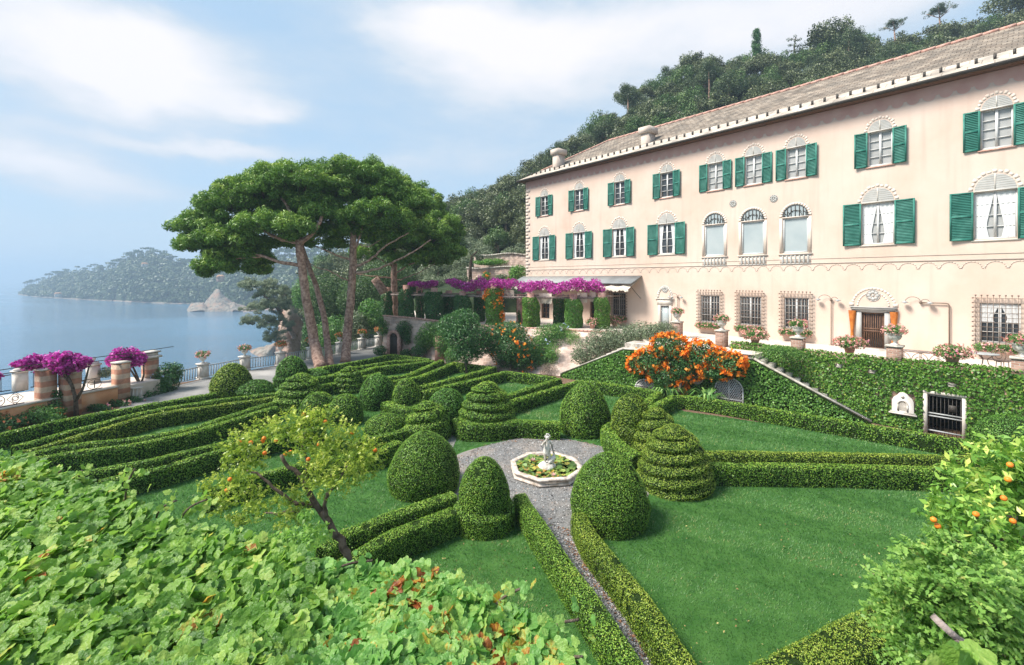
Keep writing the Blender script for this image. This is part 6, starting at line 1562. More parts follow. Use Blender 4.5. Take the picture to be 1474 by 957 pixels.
# ------------------------------------------------------------------ pergola with ivy pillars and bougainvillea
def make_pergola():
    front = [(866, 472, 428, 11.5, 35.2, 'ivy'), (825, 473, 430, 13.5, 35.7, 'ivyb'), (764, 470, 428, 13, 36.6, 'ivy'), (711, 468, 415, 13, 38.0, 'ivy'), (666, 466, 425, 13, 39.6, 'dark'), (625, 462, 420, 14.5, 41.0, 'dark'), (585, 458, 416, 11, 42.4, 'dark'), (557, 452, 419, 8, 43.6, 'dark')]
    back = [(804, 470, 427, 8.5, 37.4, 'dark'), (748, 466, 430, 5, 38.8, 'dark'), (690, 462, 425, 8, 40.8, 'dark'), (646, 460, 424, 9, 42.2, 'dark'), (604, 455, 418, 6, 43.8, 'dark')]
    labs = ['ivy pillar at the right end of the pergola, beside the grille window', 'palest ivy pillar, second from the right end of the pergola', 'ivy pillar under the gap between the two bougainvillea humps', 'ivy pillar threaded with orange trumpets', 'shaded ivy pillar behind the little citrus tree', 'wide dark ivy pillar above the pink rubble wall', 'dark ivy pillar just right of the third pine trunk', 'leftmost dark ivy pillar, left of the third pine trunk',
            'thin dark back pillar between the two rightmost front pillars', 'thin back pillar left of the middle valance', 'back pillar right of the shaded one behind the citrus', 'back pillar right of the wide dark one', 'thin back pillar at the left end of the pergola']
    tops = []
    for (px, yb, yt, hw, Y, m), lab in zip(front + back, labs):
        X = (px - HX) / FP * Y; zt = EYE - (yt - HY) * Y / FP; r = hw * Y / FP; tops.append((X, Y, zt))
        t = empty('ivy_pillar', (X, Y, TZ), lab, 'pillar'); h = zt - TZ; rg = np.random.default_rng(px)
        MB().box((-.26, -.26, 0), (.26, .26, h + .38)).build('pier', 'brickpink', t)
        V, F = spin_grid(lambda z, a: r * (.92 + .10 * math.sin(3 * a + z * 2) + .07 * math.sin(z * 5 + a)) * (1 - .25 * (z / h) ** 8), h, 16, 20)
        P, N = scatter(V, F, dens=520, rg=rg); mb = MB().cards(P, N, .12, 0, asp=.8, flat=.6, v=np.clip(rg.normal(.42, .2, len(P)) + .12 * wob(P * 2), 0, 1), rg=rg, droop=.3)
        mb.build('foliage', m, t)
        if m == 'ivy' and px == 711:
            P = P[rg.random(len(P)) < .06]; P = P[wob(P * 1.6) > .15]; fb = MB()
            for k in range(4): fb.cards(P + rg.normal(size=P.shape) * .06 + P * [.15, .15, 0], P, .15, 0, asp=.8, flat=.8, rg=rg)
            fb.build('blossom', 'orangef', t)
    # timber and iron frame
    t = empty('pergola', (tops[3][0], tops[3][1], TZ), 'long pergola frame carrying the bougainvillea along the villa terrace', 'pergola'); o = np.array(t.location)
    mb = MB(); fr = sorted([np.array([x, y, 4.95]) for x, y, z in tops[:8]], key=lambda p: p[0])
    for a, b in zip(fr[:-1], fr[1:]): mb.bar(a - o, b - o, .14, .16)
    for p in fr:
        q = p + np.array([NV[0], NV[1], 0]) * 3.2; mb.bar(p - o + [0, 0, .13], q - o + [0, 0, .13], .09, .1)
    for k in range(26):
        p = fr[0] + (fr[-1] - fr[0]) * (k + .5) / 26 + [0, 0, .12]; mb.bar(p - o, p + np.array([NV[0], NV[1], 0]) * 3 - o, .05, .06)
    mb.build('beam', 'wood', t)
    # cream valances hanging between the pillars
    for px, py, w, h, Y, lab in ((785, 429, 20, 14, 36.6, 'cream scalloped valance left of the pale ivy pillar'), (838, 428, 15, 13, 36.0, 'cream scalloped valance right of the pale ivy pillar'), (733, 423, 17, 11, 38.6, 'cream valance right of the trumpet threaded pillar'), (853, 427, 9, 13, 35.9, 'narrow cream valance left of the rightmost ivy pillar'), (697, 424, 9, 10, 39.2, 'small cream valance left of the trumpet threaded pillar')):
        c = at(px, py, Y); ww = w * Y / FP / .8; hh = h * Y / FP / 2; mb = MB(); V = []; nx, nz = 34, 6
        for j in range(nz):
            for i in range(nx):
                u = i / (nx - 1); z = hh - 2 * hh * j / (nz - 1) - (.07 * abs(math.sin(u * PI * 5)) if j == nz - 1 else 0); V.append((RV[0] * (u - .5) * ww, RV[1] * (u - .5) * ww + .05 * math.sin(u * 22) * (j / nz), z))
        mb.add(V, grid_faces(nz, nx)); ob = mb.build('valance', 'canvas'); ob.location = c; tag(ob, lab, 'valance')
    def boug(lab, pts, thick, seed, leafy=.22, rxa=8):
        """canopy along a line of photo points (px, centre y, half height px, depth Y)"""
        lobes = []; rg = np.random.default_rng(seed)
        for k in range(len(pts) - 1):
            a, b = pts[k], pts[k + 1]; n = max(2, int(abs(b[0] - a[0]) / 6))
            for i in range(n):
                f = i / n; px, py, hy, Y = (a[m] * (1 - f) + b[m] * f for m in range(4)); lobes.append(pxb(px + rg.normal() * 2, py + rg.normal() * 1.5, Y + rg.uniform(-.6, 1.4) * thick / 22, rxa + rg.uniform(0, 3), hy * rg.uniform(.8, 1.1), thick))
        P = []; N = []
        for c, r in lobes:
            n = 330; d = rg.normal(size=(n, 3)); d /= np.linalg.norm(d, axis=1)[:, None]; P.append(c + d * np.array(r) * (rg.random((n, 1)) ** .3) * (1 + .15 * wob(d * 4))[:, None]); N.append(d)
        P, N = np.concatenate(P), np.concatenate(N); c = P.mean(0); t = empty('bougainvillea', c, lab, 'bougainvillea')
        MB().cards(P - c, N, .135, 0, asp=.8, flat=.8, rg=rg, v=np.clip(rg.normal(.5, .22, len(P)) + .15 * wob(P * 3), 0, 1)).build('bracts', 'boug', t)
        k = rg.random(len(P)) < leafy; MB().cards((P - c)[k] * 1.0 - [0, 0, .05], N[k], .12, 0, rg=rg).build('leaves', 'dark', t)
        return t
    boug('magenta bougainvillea arched over the rightmost ivy pillars', [(798, 416, 7, 35.8), (815, 411, 9, 35.6), (838, 408, 9, 35.4), (856, 411, 9, 35.2), (868, 419, 5, 35)], 22, 1)
    boug('magenta bougainvillea hump above the middle pillar, left of the arched one', [(752, 414, 9, 37), (768, 411, 8, 36.6), (785, 409, 8, 36.2), (798, 412, 8, 36)], 22, 2)
    boug('longest magenta bougainvillea mass left of the villa corner', [(646, 408, 5, 40.2), (670, 410, 7, 39.6), (690, 411, 9, 38.8), (712, 408, 8, 38), (735, 408, 8, 37.4), (752, 408, 6, 37)], 22, 3)
    boug('small detached magenta bougainvillea strip at the left end of the pergola', [(597, 409, 4, 42.2), (612, 409, 4, 41.8), (630, 411, 3, 41.2)], 14, 4)
    # bougainvilleas of the sea terrace, spread over low wires
    def umbrella(lab, pts, Yd, trunk, seed):
        t = boug(lab, pts, 13, seed, .08, 7); c = np.array(t.location); sb = MB()
        for P, R in trunk: sb.tube(np.array(P) - c, R, 7, noise=.12)
        sb.build('stem', 'barkg', t)
    umbrella('broadest bougainvillea canopy over the front striped pier', [(32, 525, 6, 20.6), (48, 523, 11, 20.8), (70, 523, 15, 20.9), (92, 523, 17, 21), (112, 521, 13, 21.2), (124, 519, 8, 21.4)], 20.8,
        [([at(110, 603, 21.2), at(109, 575, 21.1), at(104, 555, 21), at(96, 538, 21)], [.10, .08, .06, .04]), ([at(109, 577, 21.1), at(119, 560, 21.1), at(125, 540, 21.2), at(128, 528, 21.2)], [.07, .05, .04, .03]), ([at(106, 560, 21), at(98, 548, 21), at(85, 535, 20.9)], [.05, .04, .03]), ([at(110, 572, 21.1), at(100, 556, 21.3), at(94, 540, 21.2)], [.04, .03, .02])], 5)
    umbrella('compact bougainvillea canopy between the second and last striped piers', [(163, 517, 9, 24.4), (170, 514, 14, 24.6), (184, 514, 15, 24.8), (196, 515, 13, 25), (202, 517, 9, 25.1)], 24.7, [([at(204, 567, 25), at(201, 552, 25), at(196, 538, 24.9), at(190, 525, 24.8)], [.09, .07, .05, .04]), ([at(202, 555, 25), at(207, 540, 25), at(207, 525, 25)], [.06, .04, .03]), ([at(201, 553, 25), at(190, 535, 24.9), at(180, 522, 24.7)], [.05, .04, .03])], 6)
    umbrella('bougainvillea end peeping in at the left edge', [(-50, 545, 9, 19.0), (-30, 545, 10, 19.1), (-4, 543, 8, 19.2)], 19.5, [([at(-25, 620, 19.4), at(-26, 580, 19.4), at(-22, 548, 19.5)], [.09, .07, .05])], 7)
make_pergola()
# ------------------------------------------------------------------ urns, pots, pedestals
def urn_mesh(s=1.0):
    return MB().lathe([(.16, 0), (.16, .05), (.07, .09), (.06, .16), (.10, .20), (.20, .27), (.25, .38), (.24, .46), (.29, .50), (.28, .53), (.22, .52), (.20, .46)], (0, 0, 0), 18)
def geranium(label, c, r, h, mat='pinkf', seed=0, dens=34):
    return bush('geranium', label, 'flower', [(np.array(c) + [0, 0, h * .45], (r, r, h * .6))], .085, 'shrub', dens=.7, flowers=(mat, dens, .085, -.6))
def urn(label, c, s=1.0, rz=0):
    o = urn_mesh().build('urn', 'marble', smooth=False); o.location = c; o.scale = (s,) * 3; o.rotation_euler = (0, 0, rz); return tag(o, label, 'urn')
def pedestal(label, c, w, h, mat, rz):
    t = empty('pedestal', c, label, 'pedestal', rz=rz); MB().box((-w / 2, -w / 2, 0), (w / 2, w / 2, h)).build('shaft', mat, t); MB().box((-w / 2 - .05, -w / 2 - .05, h), (w / 2 + .05, w / 2 + .05, h + .07)).build('cap', 'trim' if mat != 'brick' else 'stone', t); return t
def make_pots():
    def edge(px, D=26.1, z=2.98): q = facade_point(px, D); return np.array([q[0], q[1], z])
    for px, ytop, lab in ((975, 464, 'by the small painted doorway'), (1039, 480.5, 'in front of the first barred window'), (1149, 487, 'in front of the third barred window'), (1288, 502, 'right of the lattice door'), (1470, 515, 'at the right edge of the photo')):
        c = edge(px, 25.75 if px > 1000 else 27.5, TZ); 
        zt = EYE - (ytop - HY) * c[1] / FP; hh = max(.5, zt - TZ + .0)
        if px > 1000: hh = {1039: .86, 1149: .83, 1288: .83, 1470: .78}[px]
        pedestal('brick pedestal of the terrace edge ' + lab, c, .5, hh, 'brick', RZ)
        urn('pale stone urn of the terrace edge ' + lab, c + [0, 0, hh + .07], 1.0)
        geranium('pink geranium in the urn ' + lab, c + [0, 0, hh + .56], .42, .36)
    for px, lab in ((1087, 'between the first and second pedestals of the terrace edge'), (1223, 'left of the lattice door'), (1371, 'right of the wrought iron bench'), (885, 'beside the rightmost ivy pillar, lower one'), (853, 'at the foot of the rightmost ivy pillar')):
        c = edge(px, 25.95 if px > 1000 else 27.6 if px == 853 else 29.6, 2.92 if px > 1000 else TZ)
        o = MB().lathe([(.16, 0), (.22, .26), (.25, .27), (.25, .32), (.2, .31), (.19, .28)], (0, 0, 0), 14).build('flower_pot', 'brickpink'); o.location = c; tag(o, 'clay flower pot ' + lab, 'pot')
        geranium('pink geranium in the pot ' + lab, c + [0, 0, .28], .62 if px > 1000 else .5, .5)
    for x, lab in zip(GR, ('under the barred window by the awning', 'under the first barred window right of the painted doorway', 'under the middle barred window', 'under the barred window left of the lattice door', 'under the widest barred window at the right')):
        c = vw(x, -.22, .36); t = empty('flower_box', c, 'window box ' + lab, 'window box', rz=RZ); MB().box((-.8, -.12, -.10), (.8, .12, .06)).build('box', 'brickpink', t)
        bush('geranium', 'pink geraniums filling the window box ' + lab, 'flower', [(vw(x + dx, -.26, .52), (.34, .26, .22)) for dx in (-.6, -.2, .2, .6)], .08, 'shrub', dens=.8, flowers=('pinkf', 26, .08, -.3))
    # pots by the painted doorway are hidden; wrought iron furniture on the terrace
    t = empty('bench', np.r_[facade_point(1325, 27.6), TZ], 'long bench with half round iron legs right of the lattice door', 'bench', rz=RZ)
    MB().box((-1.0, -.22, .46), (1.0, .22, .52)).build('seat', 'wood', t)
    mb = MB()
    for x in (-.6, .0, .6):
        for r in (.30, .18): mb.tube([(x + r * math.cos(a), -.18, .02 + r * 1.4 * math.sin(a)) for a in np.linspace(0, PI, 12)], .014, 5)
        mb.bar((x, -.18, .0), (x, -.18, .46), .02); mb.bar((x, .18, 0), (x, .18, .46), .02)
    mb.build('leg', 'ironr', t)
    t = empty('table', np.r_[facade_point(1417, 27.0), TZ], 'round iron garden table left of the iron chair', 'table', rz=RZ)
    MB().lathe([(.44, .70), (.46, .72), (.44, .74), (0, .745)], (0, 0, 0), 24).build('table_top', 'grey', t); mb = MB()
    for k in range(3): a = k * 2.09; mb.tube([(.40 * math.cos(a), .40 * math.sin(a), 0), (.12 * math.cos(a), .12 * math.sin(a), .3), (.08 * math.cos(a), .08 * math.sin(a), .5), (.3 * math.cos(a), .3 * math.sin(a), .70)], .016, 6)
    mb.build('leg', 'ironr', t)
    t = empty('chair', np.r_[facade_point(1443, 27.2), TZ], 'iron chair with a round scrolled back by the right edge', 'chair', rz=RZ + 2.6)
    MB().lathe([(.20, .44), (.21, .45), (0, .46)], (0, 0, 0), 18).build('seat', 'ironr', t); mb = MB()
    for k in range(4): a = k * PI / 2 + PI / 4; mb.tube([(.2 * math.cos(a), .2 * math.sin(a), 0), (.17 * math.cos(a), .17 * math.sin(a), .44)], .013, 6)
    mb.build('leg', 'ironr', t); mb = MB(); mb.tube([(.24 * math.cos(a), .2, .70 + .27 * math.sin(a)) for a in np.linspace(0, 2 * PI, 20)], .013, 6); mb.tube([(.12 * math.cos(a), .2, .70 + .14 * math.sin(a)) for a in np.linspace(0, 2 * PI, 16)], .01, 5); mb.bar((-.14, .18, .44), (-.16, .2, .52), .02); mb.bar((.14, .18, .44), (.16, .2, .52), .02)
    mb.build('backrest', 'ironr', t)
make_pots()

# ------------------------------------------------------------------ promenade railing and the sea terrace
def make_rail():
    posts = [(232, 559), (292, 545), (352, 532.7), (404, 525.6), (448, 517.5), (489.5, 509), (521, 502.5), (545, 498)]
    where = ['hidden by the blue flowered climber', 'left of the tall egg topiary', 'just right of the tall egg topiary', 'left of the collared egg topiary', 'just left of the big pine trunk', 'between the pine trunks', 'right of the right pine trunk', 'by the corner of the rubble wall']
    P = [G(x, y) for x, y in posts]; d = P[3] - P[1]; a = math.atan2(d[1], d[0])
    for p, wh, (px, py) in zip(P, where, posts):
        t = empty('railing_post', p, 'white square stone post of the promenade railing, ' + wh, 'post', rz=a)
        MB().box((-.24, -.24, 0), (.24, .24, .92)).build('shaft', 'trim', t); MB().box((-.30, -.30, .92), (.30, .30, 1.0)).build('cap', 'trim', t); MB().box((-.28, -.28, -.1), (.28, .28, .12)).build('plinth', 'trim', t)
        if px == 232: continue
        urn('small white urn on the promenade post ' + wh, p + [0, 0, 1.0], .85)
        geranium('geranium in the urn on the post ' + wh, p + [0, 0, 1.42], .42, .36, 'pinkf' if px < 400 else 'redf', dens=40)
    sp = ['half hidden by the blue flowered climber', 'behind the tall egg topiary', 'right of the tall egg topiary', 'behind the collared egg topiary', 'behind the big pine trunk', 'between the pine trunks', 'far end of the promenade']
    for p, q, wh in zip(P[:-1], P[1:], sp):
        L = np.linalg.norm(q - p) - .56; t = empty('railing', (p + q) / 2, 'iron baluster panel of the promenade railing, ' + wh, 'railing', rz=math.atan2((q - p)[1], (q - p)[0])); mb = MB()
        mb.box((-L / 2, -.03, .78), (L / 2, .03, .83)); mb.box((-L / 2, -.02, .10), (L / 2, .02, .14)); mb.build('rail', 'grey', t); mb = MB()
        n = int(L / .17)
        for k in range(n): x = -L / 2 + L * (k + .5) / n; mb.bar((x, 0, .14), (x, 0, .78), .04)
        o = mb.build('baluster', 'grey', t)
make_rail()
def make_sea_terrace():
    wd = np.array([1.7, 4.8]); wd /= np.linalg.norm(wd); wn = np.array([wd[1], -wd[0]]); o = np.array([-21.3, 20.5]); ang = math.atan2(wd[1], wd[0])
    q = [tuple(o + wd * s + wn * w) for s, w in ((-9, -.12), (5.2, -.12))] + [(-21.9, 26.1), (-26.6, 19), (-31.5, 9.3)]
    mb = MB(); n = len(q); mb.add([(x, y, .80) for x, y in q], [tuple(range(n))]); mb.add([(x, y, 0) for x, y in q] + [(x, y, .8) for x, y in q], [(i, (i + 1) % n, n + (i + 1) % n, n + i) for i in range(n)])
    tag(mb.build('sea_terrace_floor', 'tile'), kind='structure')
    t = empty('terrace_wall', (o[0], o[1], 0), 'low ochre wall with white coping below the bougainvilleas', 'wall', rz=ang)
    MB().box((-9, -.14, 0), (3.0, .14, .88)).build('body', 'stucco', t); MB().box((-9, -.20, .88), (3.0, .20, .96)).build('coping', 'trim', t)
    # scrolled iron screen on it, in three bays
    for a, b, lab in ((-8.5, -4.4, 'scrolled iron screen on the ochre wall, at the left edge'), (-4.0, -.5, 'scrolled iron screen left of the second striped pier'), (.45, 2.4, 'scrolled iron screen between the second striped pier and the compact bougainvillea')):
        c = o + wd * (a + b) / 2; s = empty('iron_screen', (c[0], c[1], .96), lab, 'screen', rz=ang); L = b - a; mb = MB(); h = .55
        mb.bar((-L / 2, 0, .02), (L / 2, 0, .02), .03); mb.bar((-L / 2, 0, h), (L / 2, 0, h), .03); mb.build('rail', 'iron', s); mb = MB()
        n = max(2, round(L / .62)); w = L / n
        for k in range(n):
            x = -L / 2 + w * (k + .5)
            if k % 2 == 0:
                for sg in (-1, 1):
                    for sz in (-1, 1):
                        pts = [(x + sg * (w * .44 * math.cos(q_)) , 0, h / 2 + sz * (h * .42 * math.sin(q_))) for q_ in np.linspace(0, PI / 2, 7)]; mb.tube(pts, .013, 5)
                mb.bar((x - w * .3, 0, h / 2), (x + w * .3, 0, h / 2), .03); mb.bar((x, 0, h * .15), (x, 0, h * .85), .03, up=(1, 0, 0))
            else:
                for sg in (-1, 1):
                    pts = [(x + sg * .02 + sg * (.05 + .12 * u) * math.cos(u * 5.2), 0, h / 2 + (.04 + .17 * u) * math.sin(u * 5.2) * sg) for u in np.linspace(0, 1, 14)]; mb.tube(pts, .013, 5)
                    mb.tube([(x + sg * .02, 0, .03), (x + sg * w * .45, 0, h * .5), (x + sg * .02, 0, h - .02)], .012, 5)
        mb.build('scroll', 'iron', s)
    for px, py, Y, w, ztop, lab in ((101, 603, 21.4, .58, 2.0, 'front striped pier with the bare bougainvillea trunk against it'), (66, 580, 20.9, .56, 2.25, 'striped pier second from the left, behind the front one'), (174, 575, 23.7, .56, 2.05, 'striped pier under the compact bougainvillea'), (216, 567, 26.2, .58, 1.9, 'last striped pier with a moulded cap beside the flowering climber')):
        X = (px - HX) / FP * Y; t = empty('striped_pier', (X, Y, 0), lab, 'pier', rz=ang); MB().box((-w / 2, -w / 2, 0), (w / 2, w / 2, ztop)).build('shaft', 'stripe', t)
        mb = MB()
        if px == 216: mb.box((-w / 2 - .12, -w / 2 - .12, ztop), (w / 2 + .12, w / 2 + .12, ztop + .12)); mb.box((-w / 2 + .02, -w / 2 + .02, ztop + .12), (w / 2 - .02, w / 2 - .02, ztop + .3)); mb.box((-w / 2 - .08, -w / 2 - .08, ztop + .3), (w / 2 + .08, w / 2 + .08, ztop + .37))
        else: mb.box((-w / 2 - .03, -w / 2 - .03, ztop), (w / 2 + .03, w / 2 + .03, ztop + .07))
        mb.build('cap', 'trim', t)
    for px, Y, lab in ((29, 22.9, 'thick cream post with a domed top on the sea side of the paving'), (134, 24.7, 'cream post seen between the two bougainvillea canopies')):
        X = (px - HX) / FP * Y; t = empty('terrace_post', (X, Y, .8), lab, 'post', rz=ang); MB().box((-.22, -.22, 0), (.22, .22, .95)).build('shaft', 'trim', t)
        mb = MB(); mb.box((-.27, -.27, .95), (.27, .27, 1.03)); mb.lathe([(.24, 1.03), (.26, 1.10), (.10, 1.16), (.07, 1.2), (.12, 1.26), (.1, 1.34), (0, 1.37)], (0, 0, 0), 14); mb.build('cap', 'trim', t)
    a, b = np.array([-29.6, 13.4]), np.array([-24.9, 22.6]); 
    for p, q_, lab in ((a, b, 'iron sea railing left of the domed cream post'), (b + [.35, .6], np.array([-22.8, 25.0]), 'iron sea railing right of the domed cream post')):
        L = np.linalg.norm(q_ - p); c = (p + q_) / 2; t = empty('railing', (c[0], c[1], .8), lab, 'railing', rz=math.atan2((q_ - p)[1], (q_ - p)[0])); mb = MB(); mb.box((-L / 2, -.02, .84), (L / 2, .02, .88)); mb.box((-L / 2, -.02, .08), (L / 2, .02, .12)); mb.build('rail', 'iron', t); mb = MB()
        for k in range(int(L / .3)): mb.bar((-L / 2 + .3 * k + .1, 0, .1), (-L / 2 + .3 * k + .1, 0, .85), .025)
        mb.build('baluster', 'iron', t)
    # two stretched wires carrying the climbers, and the short white balustrade
    t = empty('wire_frame', at(60, 530, 21.5), 'thin wire lines running between the bougainvillea canopies over the piers', 'wire'); o2 = np.array(t.location); mb = MB()
    for dz, dn in ((0, .5), (-.35, -.6)):
        pts = [np.array([*(o + wd * s + wn * dn), 2.62 + dz + .02 * math.cos(s)]) - o2 for s in np.linspace(-7, 5.5, 14)]; mb.tube(pts, .018, 5)
    mb.build('wire', 'iron', t)
    mb = MB()
    p0, p1 = at(178, 563, 24.0), at(200, 568, 24.2); t = empty('balustrade', (*((p0 + p1) / 2)[:2], 0), 'short white balustrade by the pink flower bed', 'balustrade', rz=math.atan2((p1 - p0)[1], (p1 - p0)[0])); mb.box((-.5, -.1, .60), (.5, .1, .68)); mb.box((-.5, -.1, .1), (.5, .1, .16)); mb.build('rail', 'trim', t); mb = MB()
    for k in range(6): mb.lathe([(.05, .16), (.07, .3), (.04, .45), (.05, .6)], (-.42 + k * .17, 0, 0), 8)
    mb.build('baluster', 'trim', t)
make_sea_terrace()

# ------------------------------------------------------------------ stone pines
def stone_pine(label, trunk, radii, lobes, limbs, seed, mat='pine', per=165, more=2.0):
    """trunk: world points; lobes: (centre, (rx,ry,rz), tufts) of foliage; limbs: world polylines"""
    rg = np.random.default_rng(seed); base = np.array(trunk[0], float); t = empty('stone_pine', base, label, 'tree')
    sm = MB(); pts = resample(trunk, .35); rr = np.interp(np.linspace(0, 1, len(pts)), np.linspace(0, 1, len(radii)), radii)
    pts = pts + np.stack([wob(pts * .5), wob(pts * .5 + 9), 0 * pts[:, 0]], 1) * .05
    rr[0] *= 1.25; sm.tube(pts - base, rr, 14, noise=.06); sm.build('trunk', 'bark', t, smooth=True)
    for L_, r0 in limbs:
        p = resample(L_, .4); p[1:-1] += rg.normal(size=p[1:-1].shape) * .04; MB().tube(p - base, np.linspace(r0, r0 * .35, len(p)), 8, noise=.06).build('limb', 'bark', t, smooth=True)
    P, N, Vv = [], [], []; tw = MB()
    for c, r, n in lobes:
        c = np.asarray(c, float)
        for _ in range(int(n * more)):
            d = rg.normal(size=3); d /= np.linalg.norm(d)
            if d[2] < -.1: d[2] *= -.35 if rg.random() < .75 else .6
            q = c + d * np.array(r) * rg.uniform(.72, 1.03); s = rg.uniform(.36, .70) * (1 if d[2] > 0 else .8)
            dd = rg.normal(size=(per, 3)); dd /= np.linalg.norm(dd, axis=1)[:, None]; dd[:, 2] += .25
            k = rg.uniform(.35, 1.0, (per, 1)) ** .6
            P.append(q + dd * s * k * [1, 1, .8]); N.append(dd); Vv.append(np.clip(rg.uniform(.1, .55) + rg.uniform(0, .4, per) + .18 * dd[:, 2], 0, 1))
            if rg.random() < .35: tw.tube([q, q * .55 + (c - [0, 0, r[2] * .5]) * .45], [.02, .045], 4)
    P, N, Vv = np.concatenate(P), np.concatenate(N), np.concatenate(Vv); mb = MB()
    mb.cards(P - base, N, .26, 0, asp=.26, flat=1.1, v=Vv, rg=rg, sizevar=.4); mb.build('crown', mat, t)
    if tw.n: tw.V = [v - base for v in tw.V]; tag(tw.build('twigs', 'barkg', t), kind='stuff')
    return t
def make_pines():
    def A(px, py, Y): return at(px, py, Y)
    def lb(px, py, rx, ry, Y, n, ry2=None): k = Y / FP; return (at(px, py, Y), (rx * k, (ry2 or rx) * k, ry * k), n)
    Y = 35.5; b = G(462, 531)
    lobes = [lb(300, 330, 46, 26, 35, 40), lb(340, 305, 50, 34, 35.5, 50), lb(385, 283, 52, 36, 36, 55), lb(430, 272, 50, 36, 36, 55), lb(290, 355, 30, 18, 34, 22), lb(330, 350, 45, 22, 34, 36), lb(380, 330, 44, 26, 34, 36), (at(310, 385, 33), (1.3, 1.2, .45), 14), (at(296, 392, 33), (.7, .7, .25), 6), lb(360, 372, 30, 14, 35, 18), lb(370, 390, 16, 10, 36, 10), lb(420, 330, 30, 20, 33.5, 18), lb(345, 275, 30, 14, 36, 18), lb(400, 255, 40, 16, 36.5, 26), lb(455, 300, 34, 24, 36.5, 34), lb(425, 300, 40, 20, 38, 30), lb(470, 335, 26, 14, 38, 16), lb(330, 372, 30, 12, 34, 18), lb(395, 352, 30, 12, 36.5, 16)]
    fork = A(431, 352, 34.6)
    stone_pine('leaning stone pine with the thick red trunk, leftmost of the three', [b, A(452, 490, 35), A(443, 440, 34.8), A(436, 395, 34.7), fork], [.40, .38, .34, .30, .27], lobes,
        [([fork, A(424, 325, 34.6), A(415, 300, 35), A(405, 285, 35)], .26), ([fork, A(436, 330, 34.8), A(432, 305, 35), A(432, 285, 35)], .24), ([fork, A(450, 335, 34.4), A(462, 318, 34.5), A(466, 300, 35)], .22), ([A(431, 350, 34.6), A(405, 345, 34.2), A(375, 330, 34.3), A(350, 322, 34.5)], .17), ([A(434, 382, 34.7), A(405, 378, 34), A(375, 368, 33.8), A(340, 360, 34)], .15), ([A(375, 370, 33.8), A(345, 372, 33.4), A(315, 380, 33)], .06)], 71)
    stone_pine('slender pine trunk leaning beside the thick red one', [G(475, 527), A(471, 490, 37), A(465, 450, 37.2), A(456, 415, 37.4), A(443, 380, 37.6), A(430, 340, 37.8)], [.30, .27, .24, .21, .18, .14], [lb(470, 290, 40, 30, 38, 36), lb(440, 305, 40, 26, 38, 30), lb(455, 262, 36, 20, 38, 26)], [([A(430, 340, 37.8), A(445, 315, 38), A(460, 295, 38)], .1)], 72)
    lobes = [lb(490, 275, 42, 34, 37.5, 45), lb(530, 262, 46, 28, 38, 45), lb(505, 250, 44, 18, 38, 34), lb(560, 285, 40, 34, 38, 45), lb(540, 310, 44, 26, 36.5, 36), lb(590, 300, 32, 28, 38, 36), lb(515, 320, 30, 22, 36, 20), (at(455, 310, 35), (1.2, 1.1, .7), 10), lb(575, 325, 30, 18, 37, 20), lb(470, 352, 26, 10, 39, 14), lb(540, 338, 44, 14, 39, 30), lb(500, 335, 30, 12, 39, 16), lb(570, 345, 34, 12, 39, 20)]
    tf = A(508, 312, 37.2)
    stone_pine('upright stone pine in the middle of the three, right of the slender trunk', [G(497, 521.5), A(500, 480, 37.4), A(505, 430, 37.3), A(508, 370, 37.2), tf], [.36, .34, .31, .28, .22], lobes,
        [([A(508, 385, 37.2), A(535, 372, 36.6), A(560, 350, 36.4), A(588, 335, 36.6)], .12), ([A(507, 395, 37.2), A(540, 388, 36.5), A(580, 372, 36.3), A(620, 345, 36.5)], .12), ([A(508, 375, 37.2), A(480, 365, 36.6), A(455, 355, 36.4)], .1), ([A(509, 360, 37.2), A(520, 335, 37), A(525, 315, 37)], .12), ([tf, A(500, 290, 37.4)], .14), ([tf, A(522, 290, 37.5)], .14), ([A(506, 405, 37.2), A(480, 392, 36.4), A(440, 378, 36)], .07), ([A(509, 350, 37.2), A(530, 355, 36.6), A(548, 345, 36.4)], .06)], 73)
    lobes = [lb(600, 300, 38, 34, 45, 50), lb(630, 335, 36, 32, 44, 50), lb(575, 300, 40, 32, 46, 44), lb(612, 345, 40, 30, 42.5, 45), lb(645, 365, 24, 18, 43, 24), lb(585, 355, 40, 26, 43, 40), lb(560, 270, 34, 22, 47, 30), lb(625, 370, 30, 16, 43, 20), lb(560, 345, 36, 22, 44, 30), lb(600, 375, 40, 12, 43, 22), lb(540, 365, 34, 12, 45, 18), lb(525, 325, 30, 14, 46, 18)]
    stone_pine('rightmost stone pine rooted on the pergola terrace, crown drooping to the right', [np.r_[A(568, 456, 44.8)[:2], TZ], A(567, 420, 44.8), A(567, 390, 44.8), A(566, 355, 44.8), A(568, 320, 45)], [.34, .32, .29, .24, .16], lobes,
        [([A(567, 395, 44.8), A(590, 380, 44), A(615, 370, 43.6), A(640, 360, 43.4)], .1), ([A(566, 385, 44.8), A(545, 372, 44), A(530, 360, 43.6)], .09), ([A(566, 400, 44.8), A(540, 398, 44), A(515, 395, 43.4)], .08), ([A(567, 405, 44.8), A(600, 395, 43.6), A(628, 378, 43)], .07), ([A(568, 330, 45), A(585, 310, 45), A(600, 300, 45)], .1)], 74)
    # the shaggy pine over the water in front of the cliff
    lobes = [lb(372, 412, 26, 14, 84, 30), lb(395, 425, 26, 16, 84, 30), lb(385, 445, 34, 14, 83, 34), lb(372, 465, 24, 12, 83, 22), lb(400, 470, 22, 18, 84, 24), lb(395, 490, 14, 16, 84, 16), lb(410, 440, 20, 30, 86, 26)]
